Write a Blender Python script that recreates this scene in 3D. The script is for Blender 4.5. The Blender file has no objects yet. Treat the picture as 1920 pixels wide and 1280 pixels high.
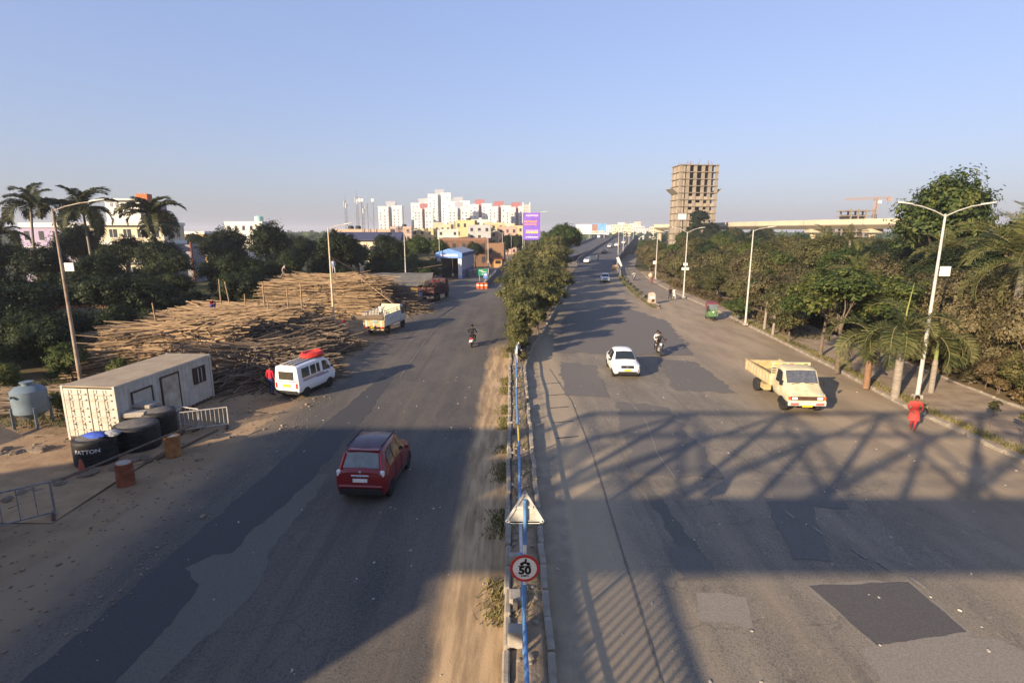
import bpy, bmesh, math, random
import numpy as np
from mathutils import Vector, Matrix, noise as mnoise
from mathutils.geometry import delaunay_2d_cdt

# ---------------------------------------------------------------- camera, sky, sun, exposure
scene = bpy.context.scene
col = scene.collection
rad = math.radians
SUN_SHIFT = (2.08, 2.30)          # metres a shadow travels in x, y for every metre of height
cam_d = bpy.data.cameras.new('camera')
cam = bpy.data.objects.new('camera', cam_d); col.objects.link(cam)
cam.location = (0, 0, 9.0); cam.rotation_euler = (rad(90 - 11.47), 0, 0)
cam_d.sensor_width = 36; cam_d.lens = 18.94; cam_d.clip_start = 0.05; cam_d.clip_end = 9000
scene.camera = cam

world = bpy.data.worlds.new('World'); scene.world = world; world.use_nodes = True
wn = world.node_tree.nodes; wl = world.node_tree.links
for n in list(wn): wn.remove(n)
w_out = wn.new('ShaderNodeOutputWorld'); w_bg = wn.new('ShaderNodeBackground'); w_sky = wn.new('ShaderNodeTexSky')
w_sky.sky_type = 'NISHITA'; w_sky.sun_disc = False
w_sky.sun_elevation = math.atan(1 / math.hypot(*SUN_SHIFT))
w_sky.sun_rotation = math.atan2(-SUN_SHIFT[0], -SUN_SHIFT[1])
w_sky.altitude = 0; w_sky.air_density = 1.5; w_sky.dust_density = 1.5; w_sky.ozone_density = 1.0
w_bg.inputs['Strength'].default_value = 0.119
w_gam = wn.new('ShaderNodeGamma'); w_gam.inputs[1].default_value = .5            # evens out zenith and horizon, as the hazy sky does
w_tint = wn.new('ShaderNodeMix'); w_tint.data_type = 'RGBA'; w_tint.blend_type = 'MULTIPLY'; w_tint.inputs[0].default_value = 1; w_tint.inputs[7].default_value = (.865,1.01,1.58,1)   # white balance
wl.new(w_sky.outputs[0], w_gam.inputs[0]); wl.new(w_gam.outputs[0], w_tint.inputs[6]); wl.new(w_tint.outputs[2], w_bg.inputs[0]); wl.new(w_bg.outputs[0], w_out.inputs[0])

sun_d = bpy.data.lights.new('sun', 'SUN'); sun_d.energy = 4.7; sun_d.angle = rad(0.65); sun_d.color = (1.0, 0.80, 0.56)
sun = bpy.data.objects.new('sun', sun_d); col.objects.link(sun); sun.location = (-40, -45, 60)
sun.rotation_euler = Vector((SUN_SHIFT[0], SUN_SHIFT[1], -1)).to_track_quat('-Z', 'Y').to_euler()

scene.view_settings.view_transform = 'Standard'; scene.view_settings.look = 'None'
scene.view_settings.exposure = 1.2; scene.view_settings.gamma = 1.0; scene.view_settings.use_curve_mapping = False
scene.cycles.max_bounces = 6; scene.cycles.transparent_max_bounces = 8

# ---------------------------------------------------------------- helpers
class MB:
    """collects shapes, becomes ONE mesh object"""
    def __init__(s): s.v = []; s.f = []; s.m = []
    def add(s, vs, fs, mi=0):
        o = len(s.v); s.v += [tuple(v) for v in vs]; s.f += [tuple(i + o for i in f) for f in fs]; s.m += [mi] * len(fs); return s
    def box(s, c, d, rz=0, ch=0, mi=0, rot=None):
        x, y, z = d[0] / 2, d[1] / 2, d[2] / 2
        if ch <= 0:
            vs = [(-x,-y,-z),(x,-y,-z),(x,y,-z),(-x,y,-z),(-x,-y,z),(x,-y,z),(x,y,z),(-x,y,z)]
            fs = [(3,2,1,0),(4,5,6,7),(0,1,5,4),(1,2,6,5),(2,3,7,6),(3,0,4,7)]
        else:
            k = min(ch, x * .9, y * .9, z * .9); vs = []; idx = {}
            for sx in (-1, 1):
                for sy in (-1, 1):
                    for sz in (-1, 1):
                        for a in range(3):
                            p = [sx * x, sy * y, sz * z]
                            for b in range(3):
                                if b != a: p[b] -= (sx, sy, sz)[b] * k
                            idx[(sx, sy, sz, a)] = len(vs); vs.append(tuple(p))
            fs = []
            sg = (-1, 1)
            for a in range(3):
                b, c2 = (a + 1) % 3, (a + 2) % 3
                for sa in sg:
                    q = []
                    for (sb, sc) in ((-1,-1),(1,-1),(1,1),(-1,1)):
                        t = [0,0,0]; t[a] = sa; t[b] = sb; t[c2] = sc; q.append(idx[(*t, a)])
                    fs.append(tuple(q if sa > 0 else q[::-1]))
                for sb in sg:
                    for sc in sg:
                        t0 = [0,0,0]; t1 = [0,0,0]; t0[a] = -1; t1[a] = 1
                        for t in (t0, t1): t[b] = sb; t[c2] = sc
                        q = [idx[(*t0, b)], idx[(*t1, b)], idx[(*t1, c2)], idx[(*t0, c2)]]
                        fs.append(tuple(q if sb * sc < 0 else q[::-1]))
            for sx in sg:
                for sy in sg:
                    for sz in sg:
                        q = [idx[(sx, sy, sz, a)] for a in range(3)]
                        fs.append(tuple(q if sx * sy * sz > 0 else q[::-1]))
        if rot is not None: vs = [rot @ Vector(v) for v in vs]
        elif rz:
            ca, sa = math.cos(rz), math.sin(rz); vs = [(v[0]*ca - v[1]*sa, v[0]*sa + v[1]*ca, v[2]) for v in vs]
        return s.add([(v[0]+c[0], v[1]+c[1], v[2]+c[2]) for v in vs], fs, mi)
    def beam(s, p0, p1, w, h=None, mi=0):
        p0, p1 = Vector(p0), Vector(p1); d = p1 - p0; h = h or w
        q = d.to_track_quat('X', 'Z').to_matrix()
        return s.box((p0 + p1) / 2, (d.length, w, h), rot=q, mi=mi)
    def tube(s, pts, rads, n=8, caps=True, mi=0):
        pts = [Vector(p) for p in pts]
        if not hasattr(rads, '__len__'): rads = [rads] * len(pts)
        vs = []; fs = []; prev = None
        for i, p in enumerate(pts):
            d = (pts[min(i+1, len(pts)-1)] - pts[max(i-1, 0)]).normalized()
            if prev is None:
                up = Vector((0,0,1)) if abs(d.z) < .9 else Vector((1,0,0))
                u = d.cross(up).normalized()
            else: u = (prev - d * prev.dot(d)).normalized()
            prev = u; w = d.cross(u)
            for k in range(n):
                a = 2 * math.pi * k / n; vs.append(p + (u * math.cos(a) + w * math.sin(a)) * rads[i])
        for i in range(len(pts) - 1):
            for k in range(n): fs.append((i*n+k, i*n+(k+1) % n, (i+1)*n+(k+1) % n, (i+1)*n+k))
        if caps: fs.append(tuple(range(n))[::-1]); fs.append(tuple((len(pts)-1)*n + k for k in range(n)))
        return s.add(vs, fs, mi)
    def cyl(s, p0, p1, r0, r1=None, n=10, caps=True, mi=0): return s.tube([p0, p1], [r0, r0 if r1 is None else r1], n, caps, mi)
    def lathe(s, prof, n=20, c=(0,0,0), mi=0):
        vs = []; fs = []
        for r, z in prof:
            for k in range(n):
                a = 2*math.pi*k/n; vs.append((c[0]+r*math.cos(a), c[1]+r*math.sin(a), c[2]+z))
        for i in range(len(prof)-1):
            for k in range(n): fs.append((i*n+k, i*n+(k+1) % n, (i+1)*n+(k+1) % n, (i+1)*n+k))
        if prof[0][0] > 1e-4: fs.append(tuple(range(n))[::-1])
        if prof[-1][0] > 1e-4: fs.append(tuple((len(prof)-1)*n+k for k in range(n)))
        return s.add(vs, fs, mi)
    def prism(s, poly, a0, a1, axis='y', mi=0):
        """poly in the plane normal to axis, extruded a0..a1. axis y: poly=(x,z); axis x: poly=(y,z); axis z: poly=(x,y)"""
        def P(p, a): return {'y': (p[0], a, p[1]), 'x': (a, p[0], p[1]), 'z': (p[0], p[1], a)}[axis]
        n = len(poly); vs = [P(p, a0) for p in poly] + [P(p, a1) for p in poly]
        fs = [tuple(range(n)), tuple(range(2*n-1, n-1, -1))] + [(i, n+i, n+(i+1) % n, (i+1) % n) for i in range(n)]
        return s.add(vs, fs, mi)
    def quad(s, a, b, c, d, mi=0): return s.add([a, b, c, d], [(0,1,2,3)], mi)
    def strip(s, rows, mi=0):
        """rows: list of equal-length point lists"""
        n = len(rows[0]); vs = [p for r in rows for p in r]; fs = []
        for i in range(len(rows)-1):
            for k in range(n-1): fs.append((i*n+k, i*n+k+1, (i+1)*n+k+1, (i+1)*n+k))
        return s.add(vs, fs, mi)
    def sphere(s, c, r, n=10, m=6, sc=(1,1,1), mi=0):
        prof = []
        vs = []; fs = []
        for i in range(m+1):
            t = math.pi * i / m
            for k in range(n):
                a = 2*math.pi*k/n; vs.append((c[0]+r*sc[0]*math.sin(t)*math.cos(a), c[1]+r*sc[1]*math.sin(t)*math.sin(a), c[2]-r*sc[2]*math.cos(t)))
        for i in range(m):
            for k in range(n): fs.append((i*n+k, i*n+(k+1) % n, (i+1)*n+(k+1) % n, (i+1)*n+k))
        return s.add(vs, fs, mi)
    def mesh(s, name, fixn=True):
        me = bpy.data.meshes.new(name); me.from_pydata(s.v, [], s.f)
        if any(s.m): me.polygons.foreach_set('material_index', s.m)
        if fixn:
            bm = bmesh.new(); bm.from_mesh(me)
            if any(s.m) is False and len(s.v) < 30000: bmesh.ops.remove_doubles(bm, verts=bm.verts, dist=1e-5)
            bmesh.ops.recalc_face_normals(bm, faces=bm.faces); bm.to_mesh(me); bm.free()
        me.update(); return me

def link(name, me, mats=None, parent=None, smooth=None):
    if mats is not None and not me.materials:
        for m in (mats if isinstance(mats, (list, tuple)) else [mats]): me.materials.append(m)
    if smooth is not None:
        me.shade_smooth(); me.set_sharp_from_angle(angle=rad(smooth))
    o = bpy.data.objects.new(name, me); col.objects.link(o)
    if parent is not None: o.parent = parent
    return o
def obj(name, mb, mats, parent=None, smooth=None): return link(name, mb.mesh(name), mats, parent, smooth)
def tag(o, label=None, cat=None, group=None, kind=None):
    if label: o['label'] = label
    if cat: o['category'] = cat
    if group: o['group'] = group
    if kind: o['kind'] = kind
    return o
def thing(name, label, cat, loc=(0,0,0), rz=0, group=None):
    o = bpy.data.objects.new(name, None); col.objects.link(o); o.empty_display_size = .3
    o.location = loc; o.rotation_euler = (0, 0, rz); return tag(o, label, cat, group)
def struct(name, mb, mats, smooth=None): return tag(obj(name, mb, mats, None, smooth), kind='structure')
def copy_tree(o, parent=None):
    c = o.copy(); col.objects.link(c); c.parent = parent
    for ch in list(o.children): copy_tree(ch, c)
    return c
def lerp(tab, y):
    if y <= tab[0][0]: return tab[0][1]
    for (a, b), (c, d) in zip(tab, tab[1:]):
        if y <= c: return b + (d - b) * (y - a) / (c - a)
    return tab[-1][1]
_txt = {}
def text_mesh(s, size=1.0, bold=0.0):
    """list of (verts, faces) of flat lettering in the xy plane, centred"""
    cu = bpy.data.curves.new('lettering', 'FONT'); cu.body = s; cu.size = size; cu.align_x = 'CENTER'; cu.align_y = 'CENTER'; cu.offset = bold; cu.resolution_u = 3
    ob = bpy.data.objects.new('lettering', cu); col.objects.link(ob)
    me = bpy.data.meshes.new_from_object(ob.evaluated_get(bpy.context.evaluated_depsgraph_get()))
    vs = [tuple(v.co) for v in me.vertices]; fs = [tuple(p.vertices) for p in me.polygons]
    bpy.data.objects.remove(ob); bpy.data.curves.remove(cu); bpy.data.meshes.remove(me)
    return vs, fs

# ---------------------------------------------------------------- materials
MATS = {}
def M(name, c1, c2=None, scale=4.0, rough=.8, bump=0.0, metal=0.0, detail=5, c3=None, island=0.0, spec=.3, coat=0.0, coord='Object', bscale=None, stretch=None):
    if name in MATS: return MATS[name]
    m = bpy.data.materials.new(name); m.use_nodes = True; MATS[name] = m
    N, L = m.node_tree.nodes, m.node_tree.links; b = N['Principled BSDF']
    b.inputs['Roughness'].default_value = rough; b.inputs['Metallic'].default_value = metal
    b.inputs['Specular IOR Level'].default_value = spec; b.inputs['Coat Weight'].default_value = coat; b.inputs['Coat Roughness'].default_value = .12
    c2 = c2 or tuple(min(1, x * .82) for x in c1)
    tc = N.new('ShaderNodeTexCoord'); src = tc.outputs[coord]
    if coord == 'Position':
        pass
    if stretch:
        mp = N.new('ShaderNodeMapping'); mp.inputs['Scale'].default_value = stretch; L.new(src, mp.inputs[0]); src = mp.outputs[0]
    nz = N.new('ShaderNodeTexNoise'); nz.inputs['Scale'].default_value = scale; nz.inputs['Detail'].default_value = detail; nz.inputs['Roughness'].default_value = .62
    L.new(src, nz.inputs['Vector'])
    rp = N.new('ShaderNodeValToRGB'); L.new(nz.outputs[0], rp.inputs[0])
    rp.color_ramp.elements[0].position = .32; rp.color_ramp.elements[0].color = (*c2, 1)
    rp.color_ramp.elements[1].position = .66; rp.color_ramp.elements[1].color = (*c1, 1)
    if c3: e = rp.color_ramp.elements.new(.8); e.color = (*c3, 1)
    out = rp.outputs[0]
    if island:
        ge = N.new('ShaderNodeNewGeometry'); mr = N.new('ShaderNodeMapRange'); L.new(ge.outputs['Random Per Island'], mr.inputs[0])
        mr.inputs[3].default_value = 1 - island; mr.inputs[4].default_value = 1 + island
        mx = N.new('ShaderNodeVectorMath'); mx.operation = 'SCALE'; L.new(out, mx.inputs[0]); L.new(mr.outputs[0], mx.inputs['Scale']); out = mx.outputs[0]
    L.new(out, b.inputs['Base Color'])
    if bump:
        bp = N.new('ShaderNodeBump'); bp.inputs['Strength'].default_value = bump; bp.inputs['Distance'].default_value = .03
        n2 = N.new('ShaderNodeTexNoise'); n2.inputs['Scale'].default_value = bscale or scale * 6; n2.inputs['Detail'].default_value = 4; L.new(src, n2.inputs['Vector'])
        L.new(n2.outputs[0], bp.inputs['Height']); L.new(bp.outputs[0], b.inputs['Normal'])
    return m
def leafmat(name, a, b, c, trans=.3):
    m = bpy.data.materials.new(name); m.use_nodes = True; N, L = m.node_tree.nodes, m.node_tree.links
    p = N['Principled BSDF']; p.inputs['Roughness'].default_value = .6; p.inputs['Specular IOR Level'].default_value = .25
    ge = N.new('ShaderNodeNewGeometry'); oi = N.new('ShaderNodeObjectInfo')
    tc = N.new('ShaderNodeTexCoord'); nz = N.new('ShaderNodeTexNoise'); nz.inputs['Scale'].default_value = .55; nz.inputs['Detail'].default_value = 2; L.new(tc.outputs['Object'], nz.inputs['Vector'])
    ad = N.new('ShaderNodeMath'); ad.operation = 'MULTIPLY_ADD'; L.new(ge.outputs['Random Per Island'], ad.inputs[0]); ad.inputs[1].default_value = .55
    a2 = N.new('ShaderNodeMath'); a2.operation = 'MULTIPLY_ADD'; L.new(nz.outputs[0], a2.inputs[0]); a2.inputs[1].default_value = 1.1; a2.inputs[2].default_value = -.42
    L.new(a2.outputs[0], ad.inputs[2])
    a3 = N.new('ShaderNodeMath'); a3.operation = 'MULTIPLY_ADD'; L.new(oi.outputs['Random'], a3.inputs[0]); a3.inputs[1].default_value = .3; L.new(ad.outputs[0], a3.inputs[2])
    rp = N.new('ShaderNodeValToRGB'); L.new(a3.outputs[0], rp.inputs[0])
    e = rp.color_ramp.elements; e[0].position = .15; e[0].color = (*a, 1); e[1].position = .95; e[1].color = (*c, 1); k = e.new(.55); k.color = (*b, 1)
    L.new(rp.outputs[0], p.inputs['Base Color'])
    tr = N.new('ShaderNodeBsdfTranslucent'); L.new(rp.outputs[0], tr.inputs[0])
    mx = N.new('ShaderNodeMixShader'); mx.inputs[0].default_value = trans; L.new(p.outputs[0], mx.inputs[1]); L.new(tr.outputs[0], mx.inputs[2])
    L.new(mx.outputs[0], N['Material Output'].inputs[0]); MATS[name] = m; return m
def glassmat(name, c=(.02,.025,.03), rough=.08):
    m = M(name, c, c, rough=rough, spec=.6); return m

steel = M('steel', (.42,.41,.39), (.30,.28,.26), scale=6, rough=.5, metal=.3)
pole_paint = M('pole_paint', (.52,.50,.46), (.36,.33,.29), scale=5, rough=.55)
rust_pole = M('rust_pole', (.36,.31,.25), (.17,.09,.05), scale=1.2, rough=.85)
concrete = M('concrete', (.38,.34,.28), (.25,.22,.18), scale=2.5, rough=.9, bump=.3)
kerb_conc = M('kerb_concrete', (.33,.29,.23), (.20,.17,.13), scale=3, rough=.95, bump=.4)
rubber = M('rubber', (.018,.018,.018), (.035,.033,.03), scale=8, rough=.9)
chrome = M('chrome', (.6,.6,.6), (.5,.5,.5), rough=.25, metal=.9)
black_plastic = M('black_plastic', (.015,.015,.016), (.022,.022,.022), rough=.5)
glass = glassmat('window_glass')
glass_pale = M('pale_glass', (.16,.19,.19), (.09,.11,.12), scale=3, rough=.12, spec=.6)
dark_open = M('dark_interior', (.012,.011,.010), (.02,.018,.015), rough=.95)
lamp_red = M('lamp_red', (.45,.03,.02), (.35,.02,.02), rough=.25, coat=.5)
lamp_clear = M('lamp_clear', (.75,.75,.72), (.6,.6,.6), rough=.15, coat=.5)
plate_yellow = M('plate_yellow', (.85,.50,.02), (.75,.42,.02), rough=.5)
plate_white = M('plate_white', (.75,.75,.72), (.6,.6,.58), rough=.5)
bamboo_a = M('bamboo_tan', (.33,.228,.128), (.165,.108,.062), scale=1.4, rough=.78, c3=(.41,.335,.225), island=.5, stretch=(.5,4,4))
bamboo_b = M('bamboo_grey_shaded', (.19,.14,.095), (.09,.065,.045), scale=1.4, rough=.8, c3=(.29,.24,.18), island=.4, stretch=(.5,4,4))  # grey bamboo, darkened for the shade on the heap facing away from the sun
bark = M('bark', (.17,.13,.10), (.09,.07,.05), scale=4, rough=.95, bump=.5)
palm_bark = M('palm_bark', (.30,.26,.21), (.18,.15,.12), scale=3, rough=.95, bump=.4, stretch=(1,1,5))
L_dark = leafmat('leaf_dark', (0.006, 0.012, 0.004), (0.018, 0.03, 0.009), (0.048, 0.062, 0.018))  # dark leaf tone also carries the shade over the left-hand trees
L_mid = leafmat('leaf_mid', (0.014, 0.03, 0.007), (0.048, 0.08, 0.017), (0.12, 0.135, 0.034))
L_olive = leafmat('leaf_olive', (0.028, 0.032, 0.011), (0.088, 0.088, 0.03), (0.185, 0.16, 0.062))
L_green = leafmat('leaf_green', (0.022, 0.042, 0.009), (0.072, 0.1, 0.022), (0.175, 0.17, 0.045))
L_med = leafmat('leaf_median', (.035,.042,.014), (.115,.118,.040), (.235,.21,.08))
L_dusty = leafmat('leaf_dusty', (0.042, 0.038, 0.018), (0.115, 0.098, 0.046), (0.21, 0.165, 0.082))
L_brown = leafmat('leaf_brown', (.055,.04,.02), (.135,.095,.045), (.22,.16,.08))
L_palm = leafmat('leaf_palm', (.012,.018,.006), (.035,.042,.014), (.075,.075,.025))
L_palm2 = leafmat('leaf_palm_olive', (0.03, 0.042, 0.013), (0.1, 0.11, 0.035), (0.21, 0.19, 0.065))
L_grass = leafmat('leaf_grass', (0.065, 0.078, 0.0156), (0.143, 0.143, 0.039), (0.286, 0.234, 0.091))
# ================================================================ SETTING
def ground_mat():
    m = bpy.data.materials.new('ground_dirt'); m.use_nodes = True; N, L = m.node_tree.nodes, m.node_tree.links; b = N['Principled BSDF']
    b.inputs['Roughness'].default_value = .95; b.inputs['Specular IOR Level'].default_value = .1
    ge = N.new('ShaderNodeNewGeometry'); sp = N.new('ShaderNodeSeparateXYZ'); L.new(ge.outputs['Position'], sp.inputs[0])
    n1 = N.new('ShaderNodeTexNoise'); n1.inputs['Scale'].default_value = .35; n1.inputs['Detail'].default_value = 8; n1.inputs['Roughness'].default_value = .65; L.new(ge.outputs['Position'], n1.inputs['Vector'])
    r1 = N.new('ShaderNodeValToRGB'); L.new(n1.outputs[0], r1.inputs[0]); e = r1.color_ramp.elements
    e[0].position = .3; e[0].color = (.17,.118,.068,1); e[1].position = .7; e[1].color = (.36,.25,.145,1); k = e.new(.52); k.color = (.27,.188,.112,1)
    n2 = N.new('ShaderNodeTexNoise'); n2.inputs['Scale'].default_value = .06; n2.inputs['Detail'].default_value = 6; L.new(ge.outputs['Position'], n2.inputs['Vector'])
    ab = N.new('ShaderNodeMath'); ab.operation = 'ABSOLUTE'; L.new(sp.outputs[0], ab.inputs[0])
    mr = N.new('ShaderNodeMapRange'); L.new(ab.outputs[0], mr.inputs[0]); mr.inputs[1].default_value = 24; mr.inputs[2].default_value = 34
    ad = N.new('ShaderNodeMath'); ad.operation = 'MULTIPLY_ADD'; L.new(n2.outputs[0], ad.inputs[0]); ad.inputs[1].default_value = 1.6; ad.inputs[2].default_value = -.8
    a2 = N.new('ShaderNodeMath'); a2.use_clamp = True; L.new(ad.outputs[0], a2.inputs[0]); L.new(mr.outputs[0], a2.inputs[1])
    mx = N.new('ShaderNodeMix'); mx.data_type = 'RGBA'; L.new(a2.outputs[0], mx.inputs[0]); L.new(r1.outputs[0], mx.inputs[6]); mx.inputs[7].default_value = (.055,.06,.025,1)
    L.new(mx.outputs[2], b.inputs['Base Color'])
    bp = N.new('ShaderNodeBump'); bp.inputs['Strength'].default_value = .5; bp.inputs['Distance'].default_value = .06
    n3 = N.new('ShaderNodeTexNoise'); n3.inputs['Scale'].default_value = 3.5; n3.inputs['Detail'].default_value = 6; L.new(ge.outputs['Position'], n3.inputs['Vector']); L.new(n3.outputs[0], bp.inputs['Height']); L.new(bp.outputs[0], b.inputs['Normal'])
    return m
mb = MB(); xs = [-4000,-600,-120,-60,-30,-20,-12,0,12,24,60,120,600,4000]; ys = [-400,-60,-20,0,20,40,60,90,140,220,400,900,2500,5500]
mb.strip([[(x, y, 0) for x in xs] for y in ys]); struct('ground', mb, ground_mat())

KERB = [(-60,19.6),(20,20.4),(27,20.6),(35,21.6),(44,22.4),(59,23.7),(84,24.6),(110,27.2),(144,32.5),(200,46),(230,54)]
LEFT = [(-60,-13.2),(12,-13.2),(20,-12.0),(35,-11.6),(56,-12.3),(88,-11.2),(140,-8.5),(230,2)]
MED_R = [(-60,.85),(35,.9),(42,1.7),(49,3.0),(84,8.4),(120,13.5),(160,20.0),(180,25),(215,34),(260,46),(320,60),(420,86)]
RIGHT = [(60,17.1),(74,17.7),(98,20.3),(117,23.0),(144,27.5),(160,31),(180,36),(215,45),(260,57),(320,71),(420,97)]
LP = [(88,-4.4),(120,-3),(150,-.5),(164,2),(190,11),(215,23.5),(260,36),(320,50),(420,76)]
RISE = [(60,0),(110,0),(130,.18),(150,.55),(165,1.0),(180,1.6),(215,3.0),(260,4.6),(300,5.8),(320,6.15),(345,6.3),(370,6.1),(420,5.0)]

def road_mat():
    m = bpy.data.materials.new('asphalt'); m.use_nodes = True; N, L = m.node_tree.nodes, m.node_tree.links; b = N['Principled BSDF']
    b.inputs['Roughness'].default_value = .82; b.inputs['Specular IOR Level'].default_value = .25
    ge = N.new('ShaderNodeNewGeometry'); P = ge.outputs['Position']; sp = N.new('ShaderNodeSeparateXYZ'); L.new(P, sp.inputs[0])
    def noise(scale, det=6, st=None, ro=.6):
        n = N.new('ShaderNodeTexNoise'); n.inputs['Scale'].default_value = scale; n.inputs['Detail'].default_value = det; n.inputs['Roughness'].default_value = ro
        if st: mp = N.new('ShaderNodeMapping'); mp.inputs['Scale'].default_value = st; L.new(P, mp.inputs[0]); L.new(mp.outputs[0], n.inputs['Vector'])
        else: L.new(P, n.inputs['Vector'])
        return n.outputs[0]
    def mix(fac, a, bcol):
        x = N.new('ShaderNodeMix'); x.data_type = 'RGBA'; L.new(fac, x.inputs[0])
        if isinstance(a, tuple): x.inputs[6].default_value = (*a, 1)
        else: L.new(a, x.inputs[6])
        if isinstance(bcol, tuple): x.inputs[7].default_value = (*bcol, 1)
        else: L.new(bcol, x.inputs[7])
        return x.outputs[2]
    def ramp(v, a, c):
        r = N.new('ShaderNodeMapRange'); L.new(v, r.inputs[0]); r.inputs[1].default_value = a; r.inputs[2].default_value = c; r.interpolation_type = 'SMOOTHSTEP'; return r.outputs[0]
    def math2(op, a, c, clamp=False):
        n = N.new('ShaderNodeMath'); n.operation = op; n.use_clamp = clamp
        for i, v in enumerate((a, c)):
            if isinstance(v, (int, float)): n.inputs[i].default_value = v
            else: L.new(v, n.inputs[i])
        return n.outputs[0]
    side = ramp(sp.outputs[0], -.5, .5)
    pale = mix(ramp(noise(.45, 9, (1,.4,1), .68), .32, .68), (.112,.101,.088), (.21,.184,.152))
    dark = mix(ramp(noise(.5, 8, (1,.35,1)), .33, .68), (.052,.050,.050), (.105,.093,.085))
    base = mix(side, dark, pale)
    base = mix(math2('MULTIPLY', ramp(noise(34, 2), .45, .60), .6), base, mix(side, (.15,.138,.122), (.27,.24,.195)))
    base = mix(math2('MULTIPLY', ramp(noise(15, 3), .55, .62), .6), base, mix(side, (.035,.034,.034), (.085,.078,.07)))
    base = mix(math2('MULTIPLY', ramp(noise(1.3, 7, (1,.6,1), .75), .55, .66), .6), base, mix(side, (.09,.084,.079), (.125,.113,.10)))   # dark worn blotches
    base = mix(math2('MULTIPLY', ramp(noise(4.2, 7, (1,.45,1), .78), .585, .66), .75), base, mix(side, (.14,.125,.108), (.32,.28,.225)))       # pale flecks
    base = mix(math2('MULTIPLY', ramp(noise(.8, 4, (1,.05,1)), .45, .72), .55), base, mix(side, (.15,.125,.10), (.26,.215,.165)))           # long smears along the lanes
    base = mix(math2('MULTIPLY', ramp(noise(2.3, 6, (1,.3,1), .7), .59, .66), .5), base, mix(side, (.12,.108,.095), (.27,.235,.185)))
    base = mix(math2('MULTIPLY', ramp(noise(1.15, 5, (1,.03,1), .6), .55, .72), .55), base, mix(side, (.045,.043,.042), (.095,.087,.08)))   # oil and tyre tracks
    vo = N.new('ShaderNodeTexVoronoi'); vo.feature = 'DISTANCE_TO_EDGE'; vo.inputs['Scale'].default_value = .33
    wv = N.new('ShaderNodeVectorMath'); wv.operation = 'MULTIPLY_ADD'; nn = N.new('ShaderNodeTexNoise'); nn.inputs['Scale'].default_value = .9; nn.inputs['Detail'].default_value = 5; L.new(P, nn.inputs['Vector']); L.new(nn.outputs['Color'], wv.inputs[0]); wv.inputs[1].default_value = (1.6,1.6,1.6); L.new(P, wv.inputs[2]); L.new(wv.outputs[0], vo.inputs['Vector'])
    crack = math2('MULTIPLY', ramp(vo.outputs['Distance'], .014, .004), ramp(noise(.25, 3), .46, .58)); base = mix(math2('MULTIPLY', crack, .35), base, (.05,.045,.04))
    wob = math2('MULTIPLY_ADD', noise(.45, 4), 0); wob = math2('SUBTRACT', noise(.45, 5), .5)
    X = math2('ADD', sp.outputs[0], math2('MULTIPLY', wob, 2.2)); Y = sp.outputs[1]
    # dust lying on the right half towards the kerb, and on the left shoulder
    dust_r = math2('MULTIPLY', ramp(X, 10.5, 17.5), .8)
    far = math2('MULTIPLY', ramp(Y, 40, 18), 1.0)
    base = mix(dust_r, base, mix(ramp(noise(.6, 6, (1,.25,1)), .35, .65), (.25,.195,.135), (.37,.29,.20)))
    dust_l = math2('MULTIPLY', ramp(X, -10.3, -12.4), .85); base = mix(dust_l, base, (.25,.185,.12))
    # sand strip blown against the median on its left side
    Xs = math2('ADD', sp.outputs[0], math2('MULTIPLY', wob, .7))
    s1 = math2('MULTIPLY', ramp(Xs, -2.0, -1.45), ramp(Xs, 2.2, .9)); s1 = math2('MULTIPLY', s1, ramp(Y, 46, 38))
    sandc = mix(ramp(noise(3.0, 5, (1,.12,1)), .35, .65), (.25,.175,.10), (.47,.335,.195))
    base = mix(s1, base, sandc)
    # smooth pale concrete gutter to the right of the median
    g1 = math2('MULTIPLY', ramp(Xs, .7, .8), ramp(Xs, 2.0, 1.75)); g1 = math2('MULTIPLY', g1, ramp(Y, 46, 40))
    base = mix(math2('MULTIPLY', g1, .8), base, mix(ramp(noise(1.2, 5), .35, .7), (.20,.175,.14), (.31,.265,.205)))
    g2 = math2('MULTIPLY', ramp(Xs, 1.6, 1.9), ramp(Xs, 4.2, 2.6)); base = mix(math2('MULTIPLY', g2, .55), base, (.40,.32,.22))
    # far stretch of the carriageway is newer and darker
    base = mix(math2('MULTIPLY', ramp(Y, 62, 80), .5), base, (.13,.122,.115))
    wm = N.new('ShaderNodeVectorMath'); wm.operation = 'MULTIPLY'; L.new(base, wm.inputs[0]); wm.inputs[1].default_value = (1.06,1.02,.93); L.new(wm.outputs[0], b.inputs['Base Color'])
    bp = N.new('ShaderNodeBump'); bp.inputs['Strength'].default_value = .35; bp.inputs['Distance'].default_value = .02; L.new(noise(22, 5), bp.inputs['Height']); L.new(bp.outputs[0], b.inputs['Normal'])
    return m
asphalt = road_mat()
mb = MB(); rows = []
Y = -60
while Y <= 230:
    l, r = lerp(LEFT, Y) + .5 * (mnoise.noise((Y*.25, 1, 0)) + .5*mnoise.noise((Y*.9, 3, 0))), lerp(KERB, Y) + .02
    rows.append([(l + (r - l) * t / 8, Y, .006) for t in range(9)]); Y += 1 if Y < 60 else 4
mb.strip(rows); road = struct('road', mb, asphalt)

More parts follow.
